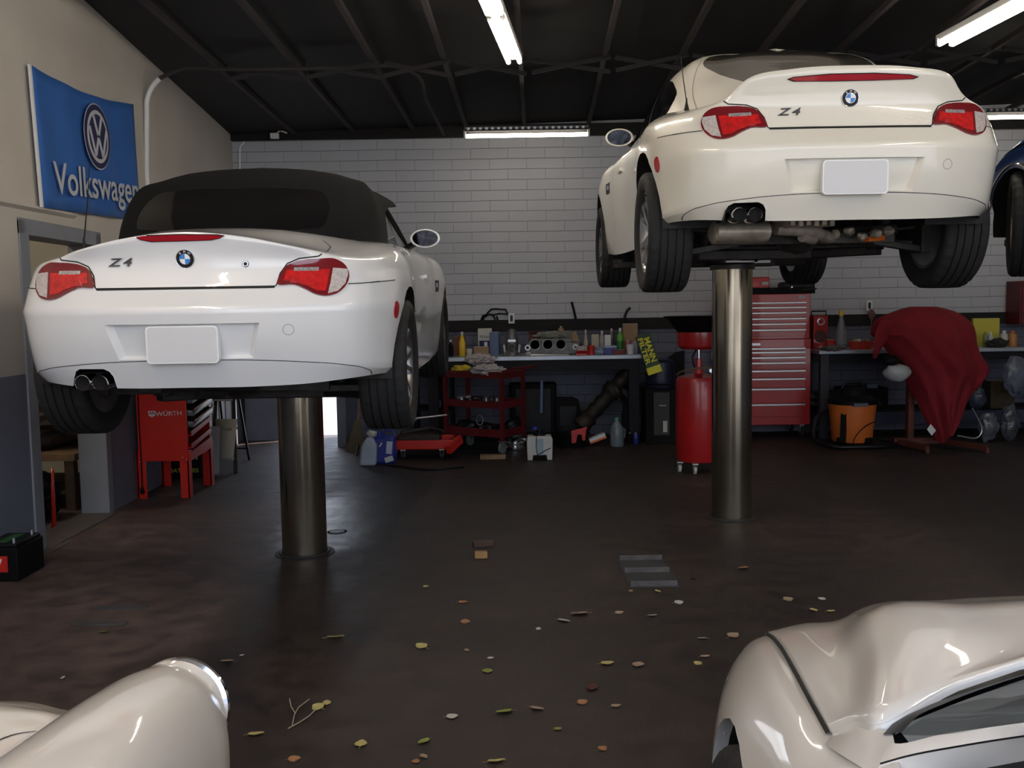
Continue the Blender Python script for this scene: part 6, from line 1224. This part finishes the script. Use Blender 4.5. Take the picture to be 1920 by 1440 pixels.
leaves = [(629,1196,40,'y','long yellow-green leaf on the floor below the left lift post'),(790,1213,34,'y','yellow leaf lying alone in the middle of the floor'),(914,1260,26,'g','green leaf below the centre of the floor'),(920,1235,16,'w','small white leaf just above the green one'),(1086,1152,40,'t','tan leaf beside the bright white leaf'),(1058,1165,30,'w','bright white leaf in the middle of the floor'),(1139,1245,32,'y','yellow leaf, left one of the pair near the white car'),(1196,1248,30,'t','pale leaf, right one of the pair near the white car'),(1161,1150,22,'t','small tan leaf right of the long tan leaf'),(1224,1155,20,'w','thin grey leaf below the ribbed floor plate'),(1234,1110,20,'y','little leaf just below the ribbed floor plate'),(1183,1109,14,'t','tiny leaf by the left corner of the ribbed floor plate'),(1273,1131,22,'w','thin white leaf right of the ribbed floor plate'),(1300,1085,18,'o','little brown leaf right of the ribbed floor plate'),(1308,1245,22,'y','small yellow leaf close to the white car nose'),(1322,1232,24,'t','brown leaf close to the white car nose'),(1375,1193,34,'t','tan leaf just above the white car fender'),(1316,1198,22,'w','thin leaf above the brown one near the car nose'),(480,1378,38,'y','broad yellow-green leaf at the lower left beside the cream fender'),(677,1396,34,'y','pale green leaf at the bottom, left of the bright green one'),(794,1392,36,'g','bright green leaf at the bottom middle'),(552,1425,30,'o','orange-brown leaf at the bottom edge'),(596,1327,32,'y','leaf at the tip of the dry twig, the nearer one'),(613,1320,28,'y','leaf at the tip of the dry twig, the farther one'),(848,1345,28,'w','whitish curled leaf in the lower middle'),(945,1336,40,'g','long green leaf in the lower middle'),(1007,1330,34,'t','brown-grey leaf right of the long green leaf'),(1046,1368,20,'g','small green leaf in the lower right middle'),(1110,1291,40,'r','dark red-brown leaf in the lower right middle'),(1092,1318,26,'o','brown leaf below the dark red one'),(931,1429,44,'y','pale leaf at the bottom edge right of centre'),(795,1420,24,'t','brown leaf below the bright green one'),(780,1429,20,'o','tiny brown leaf at the bottom edge'),(868,1130,20,'o','small orange leaf in front of the wooden blocks'),(873,1167,22,'o','orange leaf below the small orange one'),(875,1220,16,'t','small grey leaf in the mid floor'),(1155,1325,24,'t','pale thin leaf in the lower right'),(1130,1405,24,'o','orange leaf scrap in the bottom right'),(425,1241,30,'t','tan leaf above the cream fender headlamp'),(195,1186,22,'g','green leaf below the slot covers'),(118,1272,18,'w','white leaf scrap on the floor at lower left'),(453,1230,12,'w','small white leaf scrap above the cream fender'),(1478,1125,24,'t','tan leaf above the white car hood, the leftmost of four'),(1541,1124,18,'w','white leaf above the white car hood'),(1526,1145,22,'y','pale leaf just behind the hood edge, the left of two'),(1558,1147,20,'y','pale leaf just behind the hood edge, the right of two'),(1393,1066,26,'o','brown leaf on the floor in front of the tall lift post'),(1010,1180,12,'w','white speck of leaf below the bright white leaf'),(1205,1050,16,'o','leaf scrap on the far edge of the ribbed floor plate'),(798,1101,16,'y','small yellow leaf left of the wooden blocks')]
for k, (px, py, w_, c_, lab) in enumerate(leaves):
    p = G(px, py); s_ = w_ / (FPX / p.y) * .84; o = bpy.data.objects.new('fallen_leaf', leafmesh(c_, k % 3)); C.objects.link(o); o.location = (p.x, p.y, .002); o.scale = (s_, s_ * (.8 + .5 * ((k * 7) % 5) / 4), s_ * .8); o.rotation_euler = (R(((k * 37) % 30) - 15), 0, (k * 2.399) % (2 * PI) if k % 3 else .2); tag(o, lab, 'leaf', 'fallen leaves on the floor')
mb = MB()
for q in ([(540, 1366), (562, 1354), (580, 1342), (592, 1330)], [(548, 1360), (552, 1340), (560, 1326), (580, 1311)], [(554, 1338), (546, 1325), (543, 1310)]): mb.tube([G(x, y, .006) for x, y in q], .0022, 5)
tag(mb.build('dry_twig', M('twig', (.35, .3, .22), .8)), 'thin dry twig with small branches on the floor near the cream fender', 'twig')
# ---------------------------------------------------------------- near white car, lower right
fc = thing('parked_car', 'white car parked at the lower right with its hood and windscreen edge in view', 'car', (1.35, 1.0, 0)); O = Vector(fc.location)
def W(p):          # control points were laid out on a level-camera estimate; this sets them where they really stand
    p = Vector(p); y = max(p.y, .9); px = 960 + FPX * p.x / y; py = 589 - .0156 * px + FPX * (CAMH - p.z) / y
    q = G(px, py, p.z); return Vector((q.x, q.y if p.y > .9 else p.y + (q.y - y), p.z))
def L(p): return W(p) - O
# hood: rows run from windscreen to nose, columns from the left shut line to the far side
ys = (1.47, 1.62, 1.80, 2.0, 2.2, 2.36, 2.5, 2.62, 2.7)
xsh = (.496, .515, .542, .575, .608, .637, .70, .79, .88)
zsh = (.820, .808, .788, .757, .715, .668, .60, .52, .44)
xcr = (.535, .575, .625, .685, .755, .815, .90, 1.0, 1.08)
zcr = (.865, .862, .846, .808, .765, .712, .645, .565, .47)
zbu = (.905, .918, .905, .850, .792, .733, .66, .578, .48)
rowsH = []
for i, y in enumerate(ys):
    a = Vector((xsh[i], y, zsh[i])); c = Vector((xcr[i], y, zcr[i] - .02)); d = Vector((xcr[i] + .055, y, zbu[i] - .018))
    e = Vector((1.35, y + .02, zbu[i] + .0))
    pts = [a, a.lerp(c, .5) + Vector((0, 0, .006)), c, d, d.lerp(e, .35) + Vector((0, 0, .008)), e]
    if i == 0: pts = [Vector(q) for q in ((.496, 1.472, .82), (.502, 1.438, .843), (.508, 1.405, .865), (.515, 1.345, .888), (.66, 1.407, .921), (1.35, 1.515, .943))]
    mir = [Vector((2.7 - p.x, p.y, p.z)) for p in pts[:-1]][::-1]
    rowsH.append(hermite(pts + mir, 6))
cols = [[r[j] for r in rowsH] for j in range(len(rowsH[0]))]; cols = [hermite(c, 5) for c in cols]
hoodG = [[cols[j][i] for j in range(len(cols))] for i in range(len(cols[0]))]
hm = MB().grid([[L(p) for p in r] for r in hoodG]).build('hood', paintG, fc, ang=60, thick=.006)
# lip turned under at the rear edge of the hood
edge = hoodG[0]
MB().grid([[L(p) for p in edge], [L(p + Vector((0, -.003, -.003))) for p in edge], [L(p + Vector((0, -.002, -.022))) for p in edge]]).build('hood_lip', paintG, fc, ang=60)
# fender
F = {0.95: [(.53, .88), (.48, .87), (.43, .84), (.40, .74), (.39, .55), (.40, .30), (.41, .2)],
     1.25: [(.505, .868), (.472, .855), (.425, .81), (.395, .70), (.385, .52), (.395, .30), (.41, .2)],
     1.40: [(.496, .828), (.466, .822), (.42, .785), (.395, .69), (.385, .52), (.395, .30), (.41, .2)],
     1.60: [(.508, .806), (.475, .80), (.43, .755), (.40, .675), (.39, .52), (.395, .32), (.41, .2)],
     1.80: [(.535, .784), (.50, .778), (.45, .735), (.413, .665), (.40, .52), (.40, .32), (.41, .2)],
     2.00: [(.568, .752), (.53, .744), (.48, .700), (.445, .635), (.425, .52), (.425, .34), (.43, .2)],
     2.20: [(.600, .710), (.565, .700), (.52, .655), (.49, .595), (.47, .50), (.47, .34), (.48, .2)],
     2.36: [(.630, .662), (.60, .650), (.56, .605), (.535, .55), (.52, .47), (.52, .33), (.53, .2)],
     2.52: [(.70, .59), (.665, .575), (.635, .54), (.62, .49), (.61, .43), (.61, .32), (.62, .2)],
     2.64: [(.80, .49), (.775, .475), (.755, .45), (.74, .42), (.735, .38), (.735, .3), (.74, .2)],
     2.74: [(.98, .40), (.96, .39), (.95, .38), (.94, .36), (.94, .34), (.94, .28), (.95, .2)]}
fk = sorted(F); rw_ = [hermite([Vector((x, y, z)) for x, z in F[y]], 6) for y in fk]
cl_ = [hermite([r[j] for r in rw_], 7) for j in range(len(rw_[0]))]
fg = [[cl_[j][i] for j in range(len(cl_))] for i in range(len(cl_[0]))]
for sgn in (0, 1):
    gg = [[Vector((2.7 - p.x, p.y, p.z)) if sgn else p.copy() for p in r] for r in fg]
    bm = grid_bm(gg, False); fb_ = BVHTree.FromBMesh(bm)
    cut_hole(bm, arch_poly(1.76, .345, .345, 30), (1, 2), lambda c: True, .03)
    me = bpy.data.meshes.new('fender'); bm.to_mesh(me); bm.free(); me.materials.append(paintG); me.shade_smooth()
    for v in me.vertices: v.co = L(v.co)
    o = bpy.data.objects.new('fender', me); C.objects.link(o); o.parent = fc
    s = -1 if sgn else 1; xo = 2.7 if sgn else 0
    mb = MB(); R1 = [Vector((xo + s * .40, 1.76 + .345 * math.cos(t), .345 + .345 * math.sin(t))) for t in [R(-10) + R(200) * k / 24 for k in range(25)]]
    fix = []
    for p in R1:
        l, n_, i_, d_ = fb_.ray_cast(Vector((xo - s * 1, p.y, p.z)), Vector((s, 0, 0))); fix.append(Vector(((l.x if l else p.x), p.y, p.z)))
    mb.grid([[L(p) for p in fix], [L(p + Vector((s * .03, 0, 0))) for p in fix]]); mb.build('arch_lip', paintG, fc)
    MB().grid([[L(p + Vector((s * .03, 0, 0))) for p in fix], [L(Vector((xo + s * .72, p.y, p.z))) for p in fix]]).build('wheel_arch_liner', under, fc)
    for yw in (1.76, -.72):
        w_ = bpy.data.objects.new('tyre', TYRE['m']); C.objects.link(w_); w_.parent = fc; w_.location = L(Vector((xo + s * .53, yw, .325))); w_.rotation_euler = (0, 0, PI if not sgn else 0)
        for k_, nm in (('r', 'rim'), ('b', 'brake_disc')): c_ = bpy.data.objects.new(nm, TYRE[k_]); C.objects.link(c_); c_.parent = w_
# dark shut line between fender and hood, then white seam to the windscreen corner
sl = [Vector((a - .004, y, z + .000)) for a, y, z in zip(xsh, ys, zsh)][:8]
sl = hermite(sl, 6)
MB().grid([[L(p + Vector((-.006, 0, .000))) for p in sl], [L(p + Vector((-.002, 0, .003))) for p in sl], [L(p + Vector((.0015, 0, .0015))) for p in sl]]).build('shut_gap', gapm, fc)
# windscreen base curve
bc = [(.519, 1.305, .893), (.555, 1.336, .902), (.596, 1.355, .908), (.684, 1.394, .917), (.771, 1.425, .925), (.95, 1.465, .933), (1.35, 1.50, .938)]
bc = [Vector(p) for p in bc] + [Vector((2.7 - p[0], p[1], p[2])) for p in bc[:-1]][::-1]; bcd = hermite(bc, 5)
tp = [(.76, .70, 1.17), (.79, .71, 1.185), (.82, .72, 1.20), (.88, .74, 1.215), (.97, .76, 1.235), (1.12, .78, 1.25), (1.35, .79, 1.26)]
tp = [Vector(p) for p in tp] + [Vector((2.7 - p[0], p[1], p[2])) for p in tp[:-1]][::-1]; tpd = hermite(tp, 5)
E0 = [(1664, 1392, .888), (1690, 1394, .902), (1760, 1378, .932), (1860, 1363, .974), (1920, 1355, .998)]
Wb, Wt = [W(p) for p in bcd], [W(p) for p in tpd]; e0 = [Wb[0]] + [G(*q) for q in E0[2:]]; e0 += [e0[-1].lerp(Vector((.80, .66, 1.21)), .4), Vector((.80, .66, 1.21))]
ed = hermite(e0, 4); XS = Wb[0].x + Wb[-1].x; ws = []
for k, l_ in enumerate(ed):
    v = k / (len(ed) - 1); r_ = Vector((XS - l_.x, l_.y, l_.z)); row = []
    for p, q in zip(Wb, Wt):
        u = (p.x - Wb[0].x) / (Wb[-1].x - Wb[0].x); ob = p - Wb[0].lerp(Wb[-1], u); ot = q - Wt[0].lerp(Wt[-1], (q.x - Wt[0].x) / (Wt[-1].x - Wt[0].x)); o_ = ob.lerp(ot, v); row.append(l_.lerp(r_, u) + Vector((0, o_.y, o_.z)))
    ws.append(row)
MB().grid([[p - O for p in r] for r in ws]).build('windscreen', glass('windscreen_glass', (.5, .53, .52), .03, 1.18), fc)
MB().grid([[L(a.lerp(b_, -.02)) for a, b_ in zip(bcd, tpd)], [L(a.lerp(b_, .035) + Vector((0, 0, .003))) for a, b_ in zip(bcd, tpd)]]).build('windscreen_frit', satin, fc)
# cowl panel between hood edge and glass
h0 = hoodG[0][18:len(hoodG[0]) - 18]; hed = [h0[int(j * (len(h0) - 1) / (len(bcd) - 1))] for j in range(len(bcd))]
MB().grid([[L(p + Vector((0, -.004, -.010))) for p in hed], [L(a.lerp(b_, -.004) + Vector((0, 0, -.010))) for a, b_ in zip(bcd, tpd)]]).build('cowl', satin, fc)
for s_ in (0, 1):
    mm = (lambda p: L(Vector((2.7 - p[0], p[1], p[2])))) if s_ else (lambda p: L(Vector(p)))
    MB().grid([[mm(p) for p in ((.496, 1.474, .817), (.503, 1.437, .840), (.509, 1.404, .862), (.516, 1.344, .885), (.525, 1.310, .893))], [mm(p) for p in ((.476, 1.465, .812), (.473, 1.41, .826), (.474, 1.36, .838), (.480, 1.28, .855), (.495, 1.20, .875))]]).build('cowl_corner', paintG, fc, ang=70)
# dash under the glass
MB().add([L(Vector(p)) for p in ((.56, 1.30, .88), (2.14, 1.30, .88), (2.10, .95, .93), (.60, .95, .93), (.60, .88, .70), (2.10, .88, .70))], [(0, 1, 2, 3), (3, 2, 5, 4)]).build('dashboard', M('dash_dark', (.007, .007, .008), .7, nz=.2), fc)
MB().box(L(Vector((.92, 1.12, .945))), (.30, .12, .05)).box(L(Vector((1.7, 1.10, .94))), (.4, .1, .03)).build('instrument_hood', MATS['dash_dark'], fc, bevel=.015)
MB().add([L(Vector(p)) for p in ((.45, -1.2, .25), (2.25, -1.2, .25), (2.25, 1.6, .25), (.45, 1.6, .25))], [(0, 1, 2, 3)]).build('floor_pan', under, fc)
# pillar, window seal, door and side glass (left side, mirrored on the right)
def side(sgn):
    f = (lambda p: L(Vector((2.7 - p[0], p[1], p[2])))) if sgn else (lambda p: L(Vector(p)))
    def ex3(P, q):
        a_, b_ = P[-2], P[-1]; return P + [P[-1].lerp(q, .4), q]
    E = [ex3([G(*q) for q in Q], Vector(z)) for Q, z in (
        (((1664, 1392, .888), (1690, 1394, .902), (1760, 1378, .932), (1860, 1363, .974), (1920, 1355, .998)), (.80, .66, 1.21)),
        (((1656, 1410, .880), (1700, 1404, .902), (1780, 1388, .935), (1870, 1374, .970), (1930, 1366, .994)), (.775, .65, 1.215)),
        (((1650, 1430, .872), (1700, 1416, .896), (1800, 1397, .936), (1880, 1384, .966), (1930, 1377, .984)), (.75, .64, 1.20)),
        (((1650, 1434, .869), (1700, 1420, .893), (1800, 1401, .932), (1880, 1388, .962), (1930, 1381, .980)), (.745, .64, 1.195)),
        (((1640, 1452, .858), (1700, 1437, .880), (1800, 1417, .918), (1880, 1403, .946), (1930, 1395, .963)), (.725, .63, 1.18)),
        (((1630, 1500, .835), (1700, 1478, .855), (1800, 1450, .885), (1880, 1434, .915), (1930, 1425, .932)), (.70, .62, 1.15)))]
    fr3 = (lambda p: Vector((XS - p.x, p.y, p.z)) - O) if sgn else (lambda p: p - O)
    Ed = [hermite(q, 5) for q in E]
    MB().grid([[fr3(p) for p in Ed[k]] for k in (0, 1, 2)]).build('windscreen_pillar', paintG, fc)
    MB().grid([[fr3(p) for p in Ed[k]] for k in (2, 3)]).build('pillar_seal', gapm, fc)
    MB().grid([[fr3(p) for p in Ed[k]] for k in (3, 4, 5)]).build('door_frame', paintG, fc)
    B = [Vector(p) for p in ((.53, .95, .90), (.50, .4, .92), (.50, -.3, .93), (.52, -.9, .93))]; Bd = hermite(B, 6)
    MB().grid([[f(p) for p in Bd]] + [[f(p + Vector(q)) for p in Bd] for q in ((-.05, 0, -.015), (-.10, 0, -.06), (-.13, 0, -.16), (-.14, 0, -.35), (-.13, 0, -.60), (-.12, 0, -.70))]).build('door', paintG, fc)
    sw = [fr3(p) for p in Ed[5][12:]] + [f(p) for p in ((.66, -.25, 1.15), (.50, -.3, .93), (.50, .4, .92), (.515, .8, .895))]
    MB().add(sw, [tuple(range(len(sw)))]).build('side_window', glass('side_glass2', (.3, .32, .34)), fc, False)
side(0); side(1)
# front bumper
fr_ = [fg[-1][0]] 
nose = hermite([Vector((.62, 2.52, .44)), Vector((.74, 2.66, .42)), Vector((.95, 2.76, .41)), Vector((1.35, 2.80, .41)), Vector((1.75, 2.76, .41)), Vector((1.96, 2.66, .42)), Vector((2.08, 2.52, .44))], 6)
MB().grid([[L(p + Vector((0, -.10, .06))) for p in nose], [L(p) for p in nose], [L(p + Vector((0, .02, -.10))) for p in nose], [L(p + Vector((0, -.02, -.24))) for p in nose]]).build('front_bumper', paintG, fc)
mb = MB(); mb.blob(L(Vector((.452, 2.04, .58))), (.010, .03, .012), .0, 1, 12, 8); mb.build('side_marker', clear, fc)

# ---------------------------------------------------------------- near cream car, lower left
gc = thing('vintage_car', 'cream white rounded fender with chrome headlamp ring at the lower left', 'car', (-1.35, 1.0, 0)); O2 = Vector(gc.location)
def L2(p): return W(p) - O2
X = [-1.35, -1.15, -1.02, -.95, -.885, -.845, -.80, -.75, -.70, -.655, -.615, -.588, -.572, -.566, -.572, -.575]
def sec(y, c, top, val, hood, side_, dx=0.0, k=1.0):
    """one cross-section: hood centre, valley beside the fender, round fender crest, flank"""
    z = [hood + .012, hood + .006, hood, val + .008, val, val + (top - val) * .28, val + (top - val) * .66, val + (top - val) * .93, top, top - .012, top - .040, top - .080, top - .130, top - .20, top - .38, top - .55]
    out = []
    for x, zz in zip(X, z):
        w2 = max(0, min(1, (x + .885) / .3)); xx = x + dx * w2 + (side_ * max(0, (x + .70) / .13) if x > -.70 else 0)
        out.append(Vector((xx, y, zz)))
    return out
S = [sec(.55, 0, .90, .84, .90, .03, .02), sec(1.0, 0, .875, .80, .86, .02, .02), sec(1.35, 0, .85, .755, .81, .012, .015), sec(1.6, 0, .822, .722, .765, .006, .008), sec(1.8, 0, .793, .70, .727, .002, .0), sec(1.90, 0, .775, .688, .705, -.002, -.003), sec(1.945, 0, .765, .665, .69, -.006, -.006)]
ro = [hermite(r, 5) for r in S]; co = [hermite([r[j] for r in ro], 7) for j in range(len(ro[0]))]
gg = [[co[j][i] for j in range(len(co))] for i in range(len(co[0]))]
nf = 8 * 5     # column where the crest lies
# nose: hood and valley bend down in front
def dropped(j, p):
    f = max(0.0, min(1.0, (p.x + .80) / .12)); return f
for sg in (0, 1):
    fl = (lambda p: L2(Vector((-2.7 - p.x, p.y, p.z)))) if sg else (lambda p: L2(p))
    jc = 4 * 5
    MB().grid([[fl(p) for p in r[jc:]] for r in gg]).build('fender', paintF, gc, ang=70)
    lastr = gg[-1]; hr = [r[:jc + 1] for r in gg]
    ext_ = [[Vector((p.x, p.y + dy, p.z - dz)) for p in lastr[:jc + 1]] for dy, dz in ((.08, .03), (.16, .08), (.22, .16), (.25, .28), (.24, .45))]
    MB().grid([[fl(p) for p in r] for r in hr + ext_]).build('hood', paintF, gc, ang=70)
    # fender front: closes round the headlamp
    hc = Vector((-.692, 1.945, .662)); rim = [p for p in lastr[jc:]]
    ring0 = rim; ringR = []
    for p in rim:
        d = Vector((p.x - hc.x, 0, p.z - hc.z)); d = d.normalized() if d.length > 1e-5 else Vector((0, 0, 1)); ringR.append(hc + Vector((d.x * .098, .035, d.z * .100)))
    MB().grid([[fl(p) for p in ring0], [fl(a.lerp(b_, .6) + Vector((0, .012, .0))) for a, b_ in zip(ring0, ringR)], [fl(p) for p in ringR]]).build('fender_nose', paintF, gc, ang=70)
    tl = R(-12); my = Matrix.Rotation(R(-90) + tl, 4, 'X')
    mxh = Matrix.Translation(fl(hc + Vector((0, .012, .004)))) @ my
    hl = MB().lathe([(.096, .004), (.1045, .008), (.107, .014), (.104, .021), (.097, .024), (.092, .018)], n=56, mtx=mxh, caps=False).build('headlamp_ring', chrome, gc); hl['label'] = 'polished chrome headlamp ring'
    MB().lathe([(.097, .02), (.08, .036), (.045, .048), (0, .052)], n=40, mtx=mxh).build('headlamp_lens', clear, gc)
    w_ = bpy.data.objects.new('tyre', TYRE['m']); C.objects.link(w_); w_.parent = gc; w_.location = fl(Vector((-.69, 1.30, .325))); w_.rotation_euler = (0, 0, PI if sg else 0)
    w_ = bpy.data.objects.new('tyre', TYRE['m']); C.objects.link(w_); w_.parent = gc; w_.location = fl(Vector((-.69, -1.0, .325))); w_.rotation_euler = (0, 0, PI if sg else 0)
    b2 = [Vector(q) for q in ((-.95, 2.22, .42), (-.75, 2.16, .42), (-.62, 2.0, .42), (-.585, 1.7, .42))]; bd2 = hermite(b2, 6)
    MB().grid([[fl(p + Vector((0, 0, .07))) for p in bd2], [fl(p + Vector((.02, .02, .0))) for p in bd2], [fl(p + Vector((0, 0, -.09))) for p in bd2]]).build('front_bumper', chrome, gc)
    # hood shut line
    q = [G(112, 1346.5, .700), G(97, 1347, .702), G(75, 1352, .704), (G(50, 1363, .706)), G(25, 1378, .709), G(0, 1395, .712)]
    bvg = BVHTree.FromPolygons([p for r in gg for p in r], [(i * len(gg[0]) + j, i * len(gg[0]) + j + 1, (i + 1) * len(gg[0]) + j + 1, (i + 1) * len(gg[0]) + j) for i in range(len(gg) - 1) for j in range(len(gg[0]) - 1)])
    q2 = [(p.x, p.y) for p in q] + [(-1.02, 1.45), (-1.05, 1.2)]
    pts2 = densify(smooth2(q2, 4), .01, False); rw2 = [[], []]
    for i in range(len(pts2)):
        a = pts2[max(i - 1, 0)]; b_ = pts2[min(i + 1, len(pts2) - 1)]; e = Vector((b_[0] - a[0], b_[1] - a[1])).normalized()
        for k_, s_ in enumerate((-1, 1)):
            l, n_, i_, d_ = bvg.ray_cast(Vector((pts2[i][0] - e.y * s_ * .0016, pts2[i][1] + e.x * s_ * .0016, 3)), Vector((0, 0, -1))); l = l or Vector((pts2[i][0], pts2[i][1], .7)); rw2[k_].append(fl(l + Vector((0, 0, .0012))))
    MB().grid(rw2).build('hood_gap', gapm, gc)
MB().grid([[L2(Vector((x, y, z))) for x in (-2.02, -1.35, -.68)] for y, z in ((.55, .88), (.2, .93), (-.1, .95))]).build('cowl', paintF, gc)
MB().box(L2(Vector((-1.35, .4, .3))), (1.1, 2.8, .08)).build('floor_pan', under, gc)
mb = MB(); mb.grid([[L2(Vector((sx * .70 - 1.35, y, z))) for y in (.55, -.4, -1.6)] for sx, z in ((1.0, .90),)] + [[L2(Vector((sx * .74 - 1.35, y, z))) for y in (.55, -.4, -1.6)] for sx, z in ((1.0, .6), (1.0, .25))]); mb.build('door', paintF, gc)
